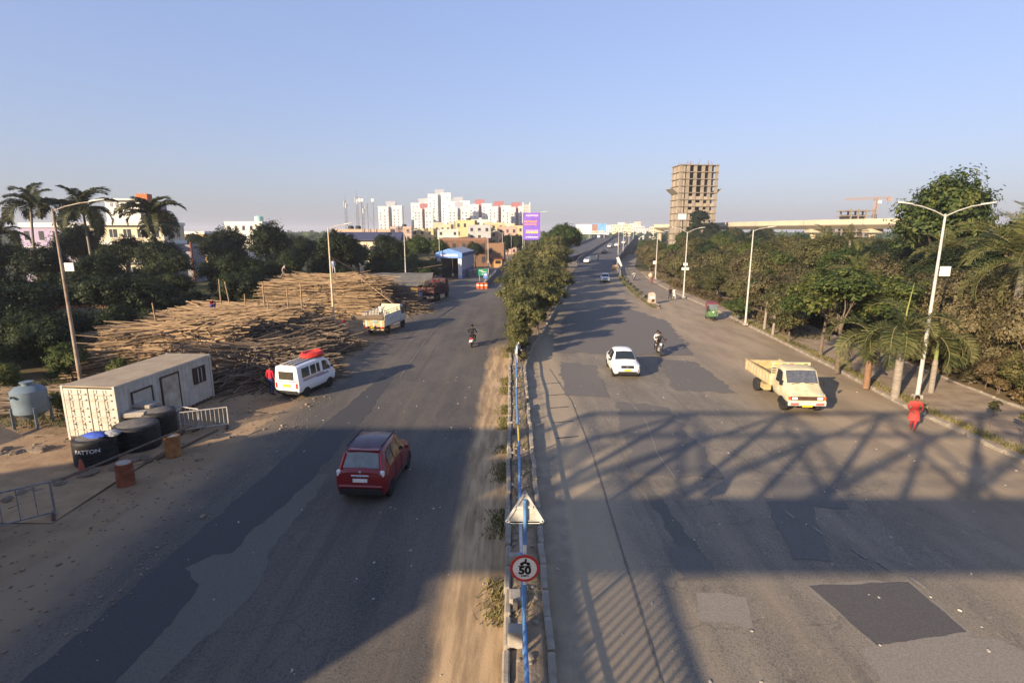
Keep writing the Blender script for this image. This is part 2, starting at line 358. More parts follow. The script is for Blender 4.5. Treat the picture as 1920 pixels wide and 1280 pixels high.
# flyover: two decks that climb and bend to the right
def deck(lf, rf, y0, y1):
    mb = MB(); rows = []; Y = y0
    while Y <= y1:
        z = lerp(RISE, Y) + .02; l, r = lerp(lf, Y), lerp(rf, Y)
        rows.append([(l, Y, -.2), (l, Y, z), ((l+r)/2, Y, z + .03), (r, Y, z), (r, Y, -.2)]); Y += 6
    mb.strip(rows); return mb
road_dark = M('flyover_asphalt', (.095,.092,.092), (.065,.063,.064), scale=.3, rough=.8, bump=.1)
MED_L = [(y, x - (1.2 if y > 200 else 1.2 + 6 * min(1, (200 - y) / 60))) for y, x in MED_R if y >= 84]
struct('flyover_road', deck(MED_R, RIGHT, 110, 420), road_dark)
struct('flyover_slip_road', deck(LP, MED_L, 112, 420), road_dark)
para_grey = M('parapet_concrete', (.20,.20,.20), (.12,.12,.125), scale=1.5, rough=.9, bump=.2)
def parapet(path, y0, y1, label, h=.85, off=0, post=True):
    t = thing('parapet_wall', label, 'wall', (lerp(path, y0)+off, y0, 0)); bx, by = lerp(path, y0)+off, y0
    Y = y0; k = 0; pts = []
    while Y < y1:
        Y2 = min(Y + 12, y1); mb = MB(); rows = []
        for i in range(5):
            yy = Y + (Y2 - Y - .08) * i / 4; x = lerp(path, yy) + off - bx; z = lerp(RISE, yy)
            rows.append([(x-.16, yy-by, z-.3), (x-.13, yy-by, z+h*.5), (x-.12, yy-by, z+h), (x+.12, yy-by, z+h), (x+.13, yy-by, z+h*.5), (x+.16, yy-by, z-.3)])
        mb.strip(rows)
        for r, sgn in ((rows[0], 1), (rows[-1], -1)): mb.add(r, [tuple(range(6))[::sgn]])
        obj('wall_panel', mb, para_grey, t); pts.append((lerp(path, Y)+off-bx, Y-by, lerp(RISE, Y)+h)); Y = Y2
    pts.append((lerp(path, y1)+off-bx, y1-by, lerp(RISE, y1)+h))
    if post:
        r = MB(); r.tube([(a, b2, c+.35) for a, b2, c in pts], .045, 6)
        for a, b2, c in pts: r.cyl((a, b2, c-.05), (a, b2, c+.36), .04, n=6)
        obj('hand_rail', r, steel, t)
    return t
parapet(RIGHT, 112, 400, 'grey concrete parapet on the outer edge of the flyover above the service road', .95, .1)
parapet(LP, 88, 400, 'grey concrete parapet beginning behind the orange crash cushion', .95, -.1)
parapet(MED_R, 150, 400, 'low dark barrier dividing the two flyover carriageways', .8, -.5, post=False)

# median: soil bed between two rows of kerb stones
soil = M('median_soil', (.30,.225,.145), (.15,.11,.07), scale=1.8, rough=.95, bump=.6)
def med_c(Y): return -.12 + (0 if Y < 36 else (lerp(MED_R, Y) - .9) * .12)
mb = MB(); rows = []; Y = -30
while Y <= 150:
    l, r = med_c(Y) + .1, lerp(MED_R, Y) - .1
    w = r - l; rows.append([(l + w*t/6, Y, .17 + .06*mnoise.noise((t*1.3, Y*.8, 0)) + (.05 if 0 < t < 6 else 0)) for t in range(7)]); Y += .6 if Y < 60 else 3
mb.strip(rows); median = struct('median', mb, soil)
rng = random.Random(3)
stones = []
for i in range(4):
    b = MB(); b.box((0,0,.14), (.17, .98 - .03*i, .30 + .012*i), ch=.02 + .01*i); me = b.mesh('kerb_stone'); me.materials.append(kerb_conc); stones.append(me)
def kerb_run(pathf, y0, y1, step, parent, z=0, sink=.0):
    Y = y0
    while Y < y1:
        if rng.random() > .04:
            o = bpy.data.objects.new('kerb_stone', rng.choice(stones)); col.objects.link(o); o.parent = parent
            a = math.atan2(pathf(Y + step) - pathf(Y), step)
            o.location = (pathf(Y + step/2) + rng.uniform(-.02,.02), Y + step/2, z + rng.uniform(-.05,.01)); o.rotation_euler = (rng.uniform(-.03,.03), rng.uniform(-.06,.06), -a + rng.uniform(-.03,.03))
            o.scale = (1, step, 1)
        Y += step
kerb_run(lambda y: med_c(y), 3, 40, 1.0, median)
kerb_run(lambda y: lerp(MED_R, y) - .05, 3, 62, 1.0, median)
kerb_run(lambda y: lerp(MED_R, y) - .05, 62, 110, 2.0, median)
# loose broken lumps on the median bed
lump = []
for i in range(5):
    b = MB(); b.sphere((0,0,0), .09, 7, 5, (1, .8+.1*i, .6)); b.v = [tuple(c * (1 + .35*mnoise.noise((v[0]*9+i, v[1]*9, v[2]*9))) for c in v) for v in b.v]; me = b.mesh('stone'); me.materials.append(kerb_conc); lump.append(me)
for i in range(80):
    Y = rng.uniform(8, 38); o = bpy.data.objects.new('stone', rng.choice(lump)); col.objects.link(o); o.parent = median
    s = rng.uniform(.3, 1.0); o.location = (rng.uniform(0, .62), Y, .24); o.scale = (s, s, s); o.rotation_euler = (0, 0, rng.uniform(0, 6))
for (Y, sx, sy, sz) in ((10.2,.34,.3,.42),(13.1,.3,.2,.3),(11.6,.28,.42,.2)):
    b = MB(); b.box((0,0,sz/2), (sx, sy, sz), ch=.02); o = obj('concrete_block', b, concrete, median); o.location = (.08, Y, .2); o.rotation_euler = (0,0,rng.uniform(-.2,.2))

# right side: kerb, grass strip, paved footpath
path_mat = M('footpath_dust', (.36,.275,.19), (.22,.165,.11), scale=1.1, rough=.95, bump=.4, c3=(.40,.32,.235))
mb = MB(); rows = []; Y = -30
while Y <= 125:
    k = lerp(KERB, Y); rows.append([(k + .12, Y, .02), (k + .12, Y, .13), (k + .6, Y, .15), (k + 1.3, Y, .15), (k + 3.4, Y, .15 + .02*mnoise.noise((Y,0,0))), (k + 5.6, Y, .15), (k + 5.6, Y, 0)]); Y += 1.5
mb.strip(rows); pavement = struct('pavement', mb, path_mat)
kerb_run(lambda y: lerp(KERB, y) + .02, 8, 60, 1.0, pavement, -.12)
kerb_run(lambda y: lerp(KERB, y) + .02, 60, 110, 2.0, pavement, -.12)
kerb_run(lambda y: lerp(KERB, y) + 5.5, 14, 62, 1.0, pavement, -.04)

# triangular traffic island that splits the service road from the flyover
isl = MB(); rows = []; Y = 64
while Y <= 112:
    c = lerp(RIGHT, Y) + .3; w = .15 + .5*min(1, (Y-64)/6); rows.append([(c-w, Y, 0), (c-w, Y, .16), (c, Y, .2), (c+w, Y, .16), (c+w, Y, 0)]); Y += 2
isl.strip(rows); isl.add(rows[0], [(0,1,2,3,4)]); island = struct('traffic_island', isl, soil)
kerb_run(lambda y: lerp(RIGHT, y) + .78, 66, 112, 2.0, island, -.05)

# asphalt overlays and patches with ragged edges, each a few millimetres up
def ragged(pts, amp, sub, seed, z, name, mat):
    r = random.Random(seed); out = []
    for (a, b) in zip(pts, pts[1:] + pts[:1]):
        d = math.hypot(b[0]-a[0], b[1]-a[1]); n = max(1, int(d / (sub*.3))); nx, ny = -(b[1]-a[1])/d, (b[0]-a[0])/d
        for i in range(n):
            t = i / n; xx, yy = (a[0]+(b[0]-a[0])*t), (a[1]+(b[1]-a[1])*t); tp = min(1, min(t, 1-t)*d/(4*amp+.15)); j = tp * (amp*1.6*mnoise.noise((xx*1.3+seed, yy*1.3, seed)) + min(amp,.09)*(.8*mnoise.noise((xx*3.7+seed, yy*3.7, seed)) + .4*mnoise.noise((xx*9+seed, yy*9, seed))))
            out.append((a[0]+(b[0]-a[0])*t + nx*j, a[1]+(b[1]-a[1])*t + ny*j))
    n = len(out); cv, ce, cf = delaunay_2d_cdt([Vector(p) for p in out], [(i, (i+1) % n) for i in range(n)], [], 1, 1e-4)[:3]
    me = bpy.data.meshes.new(name); me.from_pydata([(v.x, v.y, z) for v in cv], [], [tuple(f) for f in cf]); me.update(); me.materials.append(mat)
    o = bpy.data.objects.new(name, me); col.objects.link(o); o.parent = road; return o
tar = M('fresh_tar', (.068,.064,.062), (.046,.044,.044), scale=24, rough=.8, bump=.5, bscale=30, detail=8, c3=(.095,.088,.082))
tar_d = M('old_patch', (.14,.125,.108), (.098,.089,.079), scale=24, rough=.85, bump=.4, bscale=30, detail=8, c3=(.17,.15,.125)); tar_b = M('worn_tar', (.108,.098,.089), (.072,.067,.062), scale=24, rough=.82, bump=.3, bscale=30, c3=(.13,.115,.10)); tar_c = M('grey_patch', (.165,.147,.125), (.11,.10,.088), scale=24, rough=.85, bump=.3, bscale=30, c3=(.27,.235,.185))
edge_c = M('patch_edge_dust', (.27,.235,.185), (.17,.15,.12), scale=24); coarse = M('coarse_old_surface', (.155,.14,.115), (.095,.086,.072), scale=24, rough=.9, bump=.7, bscale=40)
ragged([(-9.6,-20),(-8.3,-20),(-8.2,7),(-8.1,9.5),(-8.05,11.5),(-8.15,12.5),(-8.95,13.2),(-8.5,13.8),(-8.0,13.9),(-8.05,14.8),(-7.6,17),(-7.4,19),(-7.3,27),(-7.5,33),(-8.3,33),(-9.0,24),(-9.6,15),(-10.2,6)], .09, .5, 4, .012, 'asphalt_layer', tar)
ragged([(-8.4,6),(-7.5,6),(-7.2,9.5),(-6.7,11.5),(-6.6,12.6),(-7.0,14),(-6.9,16),(-6.9,19),(-7.5,19),(-7.8,16.5),(-8.2,14.6),(-9.1,13.2),(-8.3,12),(-8.25,9)], .1, .4, 8, .009, 'old_surface', coarse)
PATCH = [([(7.7,12.45),(10.4,12.6),(10.45,10.8),(8.1,10.4)], .035, 2, tar_b), ([(8.7,17.2),(10.2,17.0),(8.9,13.5),(7.9,13.6)], .06, 5, tar_c), ([(4.4,14.2),(5.3,14.3),(5.6,12.8),(4.6,12.7)], .12, 7, tar_c),
         ([(9.0,17.0),(11.2,16.4),(11.6,18.8),(9.6,19.2)], .2, 15, tar_c), ([(4.6,19),(7.9,18.6),(8.2,27),(5.6,28)], .25, 17, tar_c), ([(9.5,30),(12.8,29.5),(13.0,37),(10.5,38)], .2, 19, tar_c), ([(3.2,40),(13.5,39),(16.0,55),(13.5,66),(6.5,64)], .35, 23, tar_c), ([(3.0,29),(5.4,28.6),(5.8,36),(3.4,37)], .25, 27, tar_c)]
for i, (pts, am, sd, m_) in enumerate(PATCH):
    if i < 1:
        cx, cy = sum(p[0] for p in pts)/4, sum(p[1] for p in pts)/4
        ragged([(cx+(x-cx)*1.07, cy+(y-cy)*1.09) for x, y in pts], am*1.8, .25, sd+60, .009, 'patch_edge', edge_c)
    ragged(pts, am, .35, sd, .0125 + .0012*(i + 1), 'road_patch', m_)
ragged([(4.9,13.5),(5.5,13.4),(5.0,18.5),(4.6,18.4)], .07, .4, 9, .011, 'old_surface', coarse)
ragged([(7.3,9.0),(11.6,9.4),(11.0,10.6),(9.6,10.7),(7.7,10.3)], .14, .35, 13, .0105, 'old_surface', edge_c)
ragged([(4.4,11.2),(5.6,10.9),(5.9,12.0),(4.7,12.2)], .2, .3, 14, .010, 'old_surface', edge_c)
for i, Y in enumerate((22.6, 24.6, 26.8, 29.0, 31.4)):
    ragged([(2.0,Y),(3.0,Y+.25),(3.0,Y+.37),(2.0,Y+.12)], .02, .3, 30+i, .010, 'road_joint', tar)
# long sealed seams between paving strips
for i, pl_ in enumerate(([(3.0,8),(3.15,14),(3.3,21),(3.2,28),(2.5,35)], [(6.1,17.5),(6.0,21),(6.5,25),(6.3,30)], [(-7.1,33),(-7.3,44),(-7.2,60)])):
    out = [(x, y) for x, y in pl_] + [(x+.045, y) for x, y in reversed(pl_)]
    ragged(out, .012, .5, 70+i, .0252, 'sealed_seam', tar_c if i == 0 else edge_c)
faded = M('faded_paint', (.26,.24,.205), (.15,.135,.115), scale=9, rough=.85)
for i, (x, y) in enumerate(((9.4,14.8),(9.9,13.6),(10.2,13.0),(10.6,12.3),(9.0,15.8))):
    ragged([(x,y),(x+.10,y),(x+.02,y+.5),(x-.08,y+.5)], .06, .15, 40+i, .027, 'lane_mark', faded)
# scattered litter and grit on the carriageways
grit = MB()
for i in range(260):
    x, y = rng.uniform(-11.5, 20), rng.uniform(7, 40)
    if -.2 < x < .9: continue
    s = rng.uniform(.012, .04); grit.box((x, y, .02), (s*2, s, s*.8), rz=rng.uniform(0, 3))
tag(obj('road_litter', grit, M('litter_pale', (.5,.46,.40), (.30,.26,.21), scale=.5)), 'small pale scraps and grit scattered over both carriageways', 'litter', kind='stuff')
# ================================================================ PLANTS (mesh library)
def quads_mesh(name, V, mats):
    """V: (n,4,3) array of leaf quads"""
    n = len(V); me = bpy.data.meshes.new(name); me.vertices.add(n*4); me.loops.add(n*4); me.polygons.add(n)
    me.vertices.foreach_set('co', V.reshape(-1).astype(np.float32)); me.loops.foreach_set('vertex_index', np.arange(n*4, dtype=np.int32))
    me.polygons.foreach_set('loop_start', np.arange(0, n*4, 4, dtype=np.int32)); me.polygons.foreach_set('loop_total', np.full(n, 4, dtype=np.int32))
    me.update(); me.validate()
    for m in mats: me.materials.append(m)
    return me
def leaf_quads(rs, C, D, ln, wd):
    """leaves centred C with facing dirs D"""
    n = len(C); D = D / (np.linalg.norm(D, axis=1, keepdims=True) + 1e-9)
    t = rs.normal(size=(n, 3)); t -= D * (t * D).sum(1, keepdims=True); t /= (np.linalg.norm(t, axis=1, keepdims=True) + 1e-9)
    u = np.cross(D, t); L = (ln * rs.uniform(.6, 1.35, n))[:, None]; W = (wd * rs.uniform(.6, 1.35, n))[:, None]
    sag = D * L * rs.uniform(-.25, .1, n)[:, None]
    return np.stack([C - t*L*.5, C + u*W*.5 + sag*-.3, C + t*L*.5 + sag, C - u*W*.5 + sag*-.3], 1)
def crown_mesh(name, seed, R, nlobe, nclump, per, leaf, lobe_r=.42, clump_r=.13, flat=1.0, under=-.55):
    """R=(rx,ry,rz): crown built of lobes, each lobe of clumps, each clump of leaves; origin at the crown's centre"""
    rs = np.random.RandomState(seed); R = np.array(R, float)
    d = rs.normal(size=(nlobe, 3)); d /= np.linalg.norm(d, axis=1, keepdims=True); d[:, 2] = np.where(d[:, 2] < under, -d[:, 2], d[:, 2])
    LC = d * R * (1 - lobe_r) * rs.uniform(.45, 1.0, (nlobe, 1)); LR = lobe_r * rs.uniform(.65, 1.2, nlobe)
    li = rs.randint(0, nlobe, nclump)
    e = rs.normal(size=(nclump, 3)); e /= np.linalg.norm(e, axis=1, keepdims=True); e[:, 2] = np.where(e[:, 2] < -.35, -e[:, 2]*.6, e[:, 2])
    CC = LC[li] + e * R.mean() * LR[li][:, None] * np.array([1, 1, flat]) * rs.uniform(.55, 1.05, (nclump, 1))
    ci = np.repeat(np.arange(nclump), per); m = len(ci)
    g = rs.normal(size=(m, 3)); cr = clump_r * R.mean() * rs.uniform(.6, 1.4, nclump)[ci][:, None]
    P = CC[ci] + g * cr * .55 * np.array([1, 1, .7])
    D = g * .9 + e[ci] * 1.1 + rs.normal(size=(m, 3)) * .5 + np.array([0, 0, .9])
    return quads_mesh(name, leaf_quads(rs, P, D, leaf, leaf * .55), []), LC
def trunk_mesh(seed, h, r, LC, zc, forks=6, lean=.3):
    """tapered trunk with limbs to the lobe centres (LC relative to crown centre at height zc)"""
    q = random.Random(seed); mb = MB(); lx, ly = q.uniform(-lean, lean), q.uniform(-lean, lean)
    pts = [(lx*t*t + .08*q.uniform(-1,1)*t, ly*t*t, h*t) for t in (0, .12, .35, .6, .85, 1)]
    mb.tube(pts, [r*1.35, r*1.05, r*.9, r*.82, r*.75, r*.6], 9); top = Vector(pts[-1]); mid = Vector(pts[-3])
    for i in range(min(forks, len(LC))):
        e = Vector(LC[i]) + Vector((0, 0, zc)); s0 = mid.lerp(top, q.uniform(.2, 1)); k = s0.lerp(e, .5) + Vector((q.uniform(-.2,.2), q.uniform(-.2,.2), -.15 * (e - s0).length * .5))
        mb.tube([s0, k, e], [r*.5, r*.32, r*.1], 6)
        for j in range(2):
            e2 = e + Vector((q.uniform(-1,1), q.uniform(-1,1), q.uniform(-.2,.9))) * (e - s0).length * .35; mb.tube([k.lerp(e, .4), e2], [r*.22, r*.05], 5)
    return mb.mesh('trunk')
TREES = {}
def def_tree(key, seed, R, zc, nlobe, nclump, per, leaf, tr=.16, **kw):
    cm, LC = crown_mesh('crown', seed, R, nlobe, nclump, per, leaf, **kw)
    TREES[key] = (cm, trunk_mesh(seed, max(.5, zc - R[2]*.35), tr, LC, zc, forks=min(8, nlobe)), zc)
def_tree('broad_a', 1, (4.2,4.0,3.2), 5.2, 16, 520, 44, .27, .20)
def_tree('broad_b', 2, (3.8,4.4,3.0), 5.0, 14, 480, 44, .27, .20)
def_tree('broad_c', 3, (4.6,4.2,3.8), 6.0, 18, 560, 40, .30, .24)
def_tree('layer_a', 4, (3.4,3.4,2.5), 4.6, 12, 330, 60, .20, .13, flat=.55, lobe_r=.48, clump_r=.12)
def_tree('layer_b', 5, (3.0,3.2,2.4), 4.4, 10, 300, 60, .20, .13, flat=.5, lobe_r=.5, clump_r=.12)
def_tree('bush_a', 6, (2.3,2.2,1.7), 1.7, 10, 260, 46, .17, .06, under=-2)
def_tree('bush_b', 7, (2.6,2.0,1.5), 1.45, 9, 240, 46, .18, .06, under=-2)
def_tree('bush_c', 8, (1.9,2.1,1.9), 1.9, 9, 240, 46, .15, .06, under=-2)
def_tree('shrub_a', 9, (.8,.75,.62), .6, 7, 80, 34, .11, .025, under=-2)
def_tree('shrub_b', 10, (.65,.8,.7), .65, 6, 70, 34, .12, .025, under=-2)
def_tree('tall_a', 11, (2.6,2.6,3.6), 6.2, 15, 380, 44, .25, .17, lobe_r=.36)
def_tree('sapling', 12, (.55,.55,.9), 1.7, 6, 40, 22, .13, .025)
def_tree('airy', 13, (3.2,3.0,2.6), 4.7, 15, 230, 46, .21, .10, lobe_r=.36, clump_r=.12)
def_tree('mass_a', 21, (3.4,3.2,2.5), 2.4, 15, 420, 50, .21, .10, under=-2, lobe_r=.38)
def_tree('mass_b', 22, (3.0,3.6,2.3), 2.2, 14, 400, 50, .21, .10, under=-2, lobe_r=.38)
def_tree('med_a', 23, (2.9,2.9,2.7), 3.3, 15, 330, 64, .19, .10, under=-2, flat=.55, lobe_r=.40, clump_r=.11)
def_tree('med_b', 24, (2.7,3.0,2.5), 3.1, 14, 310, 64, .19, .10, under=-2, flat=.55, lobe_r=.42, clump_r=.11)
def_tree('far_a', 14, (5.0,5.0,4.0), 5.5, 12, 220, 30, .6, .25)
def_tree('far_b', 15, (4.4,5.2,3.6), 5.0, 11, 200, 30, .6, .25)
for k in TREES: TREES[k][0].materials.append(L_mid); TREES[k][1].materials.append(bark)
def tree(key, loc, s=1.0, leaf=None, rz=0, label='', group=None, name='tree', cat='tree', sz=None, tm=None):
    cm, tm_, zc = TREES[key]; sz = sz or s
    t = thing(name, label, cat, loc, rz, group)
    a = link('trunk' if name == 'tree' else 'stems', tm_, None, t); a.scale = (s, s, sz)
    c = link('crown' if name == 'tree' else 'foliage', cm, None, t); c.scale = (s, s, sz); c.location = (0, 0, zc * sz)
    if leaf: c.material_slots[0].link = 'OBJECT'; c.material_slots[0].material = leaf
    if tm: a.material_slots[0].link = 'OBJECT'; a.material_slots[0].material = tm
    return t
# ---- palms: every frond is an object
def frond_mesh(seed, ln, droop, nl, leaf_ln, wd, updo=.5, vee=.35, stem=.028):
    """frond along +x from the origin, starting upward and drooping"""
    rs = np.random.RandomState(seed); pts = []
    for i in range(15):
        t = i / 14; a = updo - droop * t ** 1.25
        pts.append((pts[-1] if i == 0 and pts else Vector((0,0,0))) if i == 0 else pts[-1] + Vector((math.cos(a), 0, math.sin(a))) * ln / 14)
    mb = MB(); mb.tube(pts, [stem * (1 - .8*i/14) for i in range(15)], 5, mi=1)
    for i in range(nl):
        t = .12 + .88 * i / (nl - 1); f = t * 14; k = min(13, int(f)); p = pts[k].lerp(pts[k+1], f - k); d = (pts[k+1] - pts[k]).normalized(); up = Vector((-d.z, 0, d.x))
        l = leaf_ln * (.55 + .9*math.sin(math.pi * min(1, t*.9 + .08)) ** .8) * rs.uniform(.85, 1.1) * (1 if t < .9 else .6)
        for s in (-1, 1):
            o = (d * .55 + Vector((0, s, 0)) * .85 + up * vee * rs.uniform(.4, 1.3)).normalized(); e1 = p + o * l * .55; e2 = e1 + (o * .75 + Vector((0,0,-.75))).normalized() * l * .45
            w = d * wd * rs.uniform(.8, 1.2)
            mb.add([p - w*.3, p + w*.3, e1 + w*.5, e1 - w*.5, e2], [(0,1,2,3), (3,2,4)], 0)
    return mb.mesh('frond', fixn=False)
FR = {'coco': [frond_mesh(1, 4.2, 1.9, 44, .95, .13, .75), frond_mesh(2, 3.9, 2.4, 44, .9, .13, .55), frond_mesh(3, 3.5, 1.3, 40, .85, .12, 1.0)],
      'date': [frond_mesh(4, 3.4, 1.5, 44, .48, .045, .8, .6), frond_mesh(5, 3.2, 1.9, 44, .45, .045, .5, .6), frond_mesh(6, 2.8, 1.0, 40, .42, .045, 1.2, .6)],
      'royal': [frond_mesh(7, 2.5, 2.6, 46, .55, .04, .9, .5), frond_mesh(8, 2.3, 3.0, 46, .5, .04, .6, .5), frond_mesh(9, 2.2, 2.2, 40, .5, .04, 1.1, .5)]}
def palm(kind, loc, h, n, leaf, label, s=1.0, seed=0, r=.16, lean=(0,0), group=None, spear=False, name='palm_tree', tmat=None):
    q = random.Random(seed); t = thing(name, label, 'palm', loc, q.uniform(0, 6), group)
    mb = MB(); N = 9; pts = [(lean[0]*(i/N)**2, lean[1]*(i/N)**2, h*i/N) for i in range(N+1)]
    rr = [r*(1.5 if i == 0 else 1.05 - .3*i/N) * (1 + (.06 if i % 2 else 0)) for i in range(N+1)] if kind != 'royal' else [r*(1.25 - .15*i/N - (.35 if i == N else 0)) for i in range(N+1)]
    mb.tube(pts, rr, 12); obj('trunk', mb, tmat or palm_bark, t, smooth=50)
    top = Vector(pts[-1])
    if kind == 'royal':
        b = MB(); b.tube([top - Vector((0,0,.05)), top + Vector((0,0,.5)), top + Vector((.02,0,1.0))], [r*.82, r*.7, r*.35], 10); obj('crown_shaft', b, M('crown_shaft_green', (.22,.25,.08), (.14,.16,.05)), t, smooth=60); top = top + Vector((0,0,.9))
        if spear: b = MB(); b.tube([top - Vector((0,0,.2)), top + Vector((.03,0,1.2)), top + Vector((-.25,.05,2.7))], [.05, .04, .008], 7); obj('spear_leaf', b, M('spear_green', (.25,.26,.08), (.18,.19,.05)), t, smooth=60)
    if kind == 'coco':
        b = MB()
        for i in range(7): a = i*.9; b.sphere((top.x + .25*math.cos(a), top.y + .25*math.sin(a), top.z - .2), .12, 7, 5)
        obj('coconuts', b, M('coconut_green', (.10,.10,.03), (.06,.06,.02)), t)
    for i in range(n):
        me = FR[kind][(i * 7 + seed) % 3]
        if not me.materials: me.materials.append(L_palm); me.materials.append(M('rachis', (.22,.19,.08), (.14,.12,.05)))
        o = link('frond', me, None, t); o.location = top; el = q.uniform(-.35, .35) if kind != 'date' else q.uniform(-.6, .45)
        o.rotation_euler = (q.uniform(-.25,.25), el + (-.55 if i >= n*.72 else .12), i * 2.39996 + q.uniform(-.2,.2)); k = s * q.uniform(.85, 1.1); o.scale = (k, k, k)
        o.material_slots[0].link = 'OBJECT'; o.material_slots[0].material = leaf
    return t

# ================================================================ FOOTBRIDGE the picture is taken from (behind the camera; its shadow falls across the road)
br = thing('foot_bridge', 'steel truss footbridge across both carriageways whose shadow falls on the road', 'bridge', (0, -1.8, 0))
b = MB(); b.box((2, 0, 7.33), (64, 3.2, .5)); obj('deck', b, concrete, br)
for y in (-1.5, 1.5):
    b = MB(); b.beam((-20, y, 11.45), (34, y, 11.45), .18, .18); obj('top_chord', b, steel, br)
    x = -20
    for i in range(11):
        b = MB(); b.beam((x, y, 7.5), (x, y, 11.4), .2); obj('truss_post', b, steel, br)
        for (xa, za, xb, zb) in ((x, 7.6, x+5, 11.3), (x, 11.3, x+5, 7.6)): b = MB(); b.beam((xa, y + (.05 if za < 9 else -.05), za), (xb, y + (.05 if za < 9 else -.05), zb), .14); obj('truss_diagonal', b, steel, br)
        x += 5.0
x = -20
for i in range(11):
    b = MB(); b.beam((x, -1.5, 11.45), (x, 1.5, 11.45), .14); obj('cross_beam', b, steel, br); x += 5.0
for y in (-1.45, 1.45):
    b = MB(); b.beam((-20, y, 8.62), (34, y, 8.62), .06); b.beam((-20, y, 8.1), (34, y, 8.1), .04); obj('hand_rail', b, steel, br)
hoard = M('hoarding_cloth', (.4,.4,.42), (.3,.3,.32)); b = MB(); b.box((-26.1, 1.6, 9.05), (12.2, .1, 2.9)); obj('hoarding', b, hoard, br)
b = MB(); b.box((-26.1, -1.7, 9.05), (12.2, .1, 2.9)); obj('hoarding', b, hoard, br)
b = MB(); b.box((-24.2, -1.6, 3.53), (14.8, 2.2, 7.06)); obj('stair_tower', b, concrete, br)
b = MB(); b.prism([(-31.5,0), (-31.5,10.45), (-33.0,10.45), (-56.5,.2), (-56.5,0)], -.9, .9, 'y'); obj('covered_stair', b, hoard, br)
for x in (-17.0, 26): b = MB(); b.box((x, 0, 3.5), (.7, 1.6, 7.0), ch=.05); obj('pier', b, concrete, br)
# stair flight descending from the tower to the median, with close-set pickets on both sides
def st_z(x): return 7.35 - (x + 13.4)*.512
b = MB(); b.prism([(-13.6, st_z(-13.6)-.3), (.6, st_z(.6)-.25), (.6, st_z(.6)), (-13.6, st_z(-13.6))], -.7, 1.45, 'y'); obj('stair_flight', b, concrete, br)
b = MB()
for i in range(52): x = -13.6 + 14.0*i/51; b.box((x, 1.42, st_z(x)+.55), (.125, .05, 1.15))
o = obj('pickets', b, steel, br); o['kind'] = 'stuff'
for y in (-.66, 1.42): b = MB(); b.beam((-13.4, y, st_z(-13.4)+1.15), (.4, y, st_z(.4)+1.15), .14); obj('stair_rail', b, steel, br)
for i in range(12): b = MB(); b.box((-17.9 + i*.2, 1.62, 8.6), (.09, .05, 2.2)); obj('grille_bar', b, steel, br)
# ================================================================ STREET FURNITURE
board_white = M('board_white', (.72,.70,.64), (.6,.58,.52), rough=.6)
def lamp(loc, h, label, arms=((1,2.2),), mat=None, lean=(0,0), rz=0, board=None, group='street lamps along the road', thick=1.0, rise=.5):
    t = thing('street_lamp', label, 'street lamp', loc, rz, group); mat = mat or pole_paint
    t.rotation_euler = (lean[1], lean[0], rz)
    b = MB(); b.tube([(0,0,0), (0,0,h*.5), (0,0,h)], [.115*thick, .085*thick, .055*thick], 9); obj('pole', b, mat, t, smooth=50)
    b = MB(); b.box((0,0,.12), (.42,.42,.24), ch=.04); obj('base', b, concrete, t)
    for s, l in arms:
        b = MB(); pts = [(0,0,h-.12), (s*l*.35,0,h+rise*.35), (s*l*.75,0,h+rise*.85), (s*l,0,h+rise)]; b.tube(pts, .032*thick, 7); a = obj('arm', b, mat, t, smooth=60)
        b = MB(); x0 = s*l
        pr = [(0,.03),(.12,.09),(.4,.11),(.72,.08),(.82,.02)]
        rows = []
        for u, w in pr:
            z = h + rise + u*.13; rows.append([(x0+s*u, -w, z), (x0+s*u, -w*.7, z+.07), (x0+s*u, w*.7, z+.07), (x0+s*u, w, z), (x0+s*u, 0, z-.03), (x0+s*u, -w, z)])
        b.strip(rows); obj('lamp_head', b, M('lamp_head_grey', (.55,.54,.48), (.42,.40,.34), rough=.5), a, smooth=40)
    if board:
        for (bx, bz, bw, bh) in board:
            b = MB(); b.box((bx, -.02, bz), (bw, .05, bh), ch=.01); o = obj('notice_board', b, board_white, t)
            
            for k in (.35, -.35): b = MB(); b.beam((0, .03, bz+bh*k), (bx*.9 + .02, .03, bz+bh*k), .03); obj('bracket', b, steel, t)
    return t
lamp((22.1,28.2,.1), 9.8, 'white twin-arm street lamp with a square board, beside the royal palm', ((-1,1.7),(1,1.7)), board=((.42,6.9,.55,.5),), rise=.45)
lamp((22.7,51.7,.1), 9.1, 'tall slim white street lamp beyond the yellowish roadside tree', ((1,1.3),), thick=.9, board=None, rise=.2)
lamp((23.6,73.9,.1), 8.9, 'white twin-arm street lamp with three small boards on its post', ((-1,1.3),(1,1.5)), board=((0.0,4.6,.6,.35),(-.3,4.0,.4,.35),(.3,4.0,.4,.35)))
lamp((27.6,104,.1), 8.6, 'white street lamp with one board, where the service road passes the flyover wall', ((1,1.2),), board=((-.25,3.2,.7,.6),))
lamp((-24.3,29.3,0), 10.2, 'rust-stained leaning street lamp behind the white container', ((1,2.0),), mat=rust_pole, board=((.42,7.15,.5,.45),), rise=.35)
lamp((-17.5,52.3,0), 9.4, 'pale street lamp standing between the bamboo stacks', ((1,1.6),), mat=M('lamp_cream', (.62,.52,.36), (.45,.36,.24)), rise=.3)
lamp((-16.5,84,0), 8.9, 'white street lamp beside the tarpaulin shelter', ((1,1.5),), rise=.35)
lamp((-14.1,106,0), 9.1, 'thin white street lamp in front of the blue gabled shed', ((1,1.0),), thick=.8, rise=.2)
lamp((-4.9,112,0), 8.6, 'white street lamp beside the green direction sign', ((-1,1.1),(1,1.1)), thick=.9)
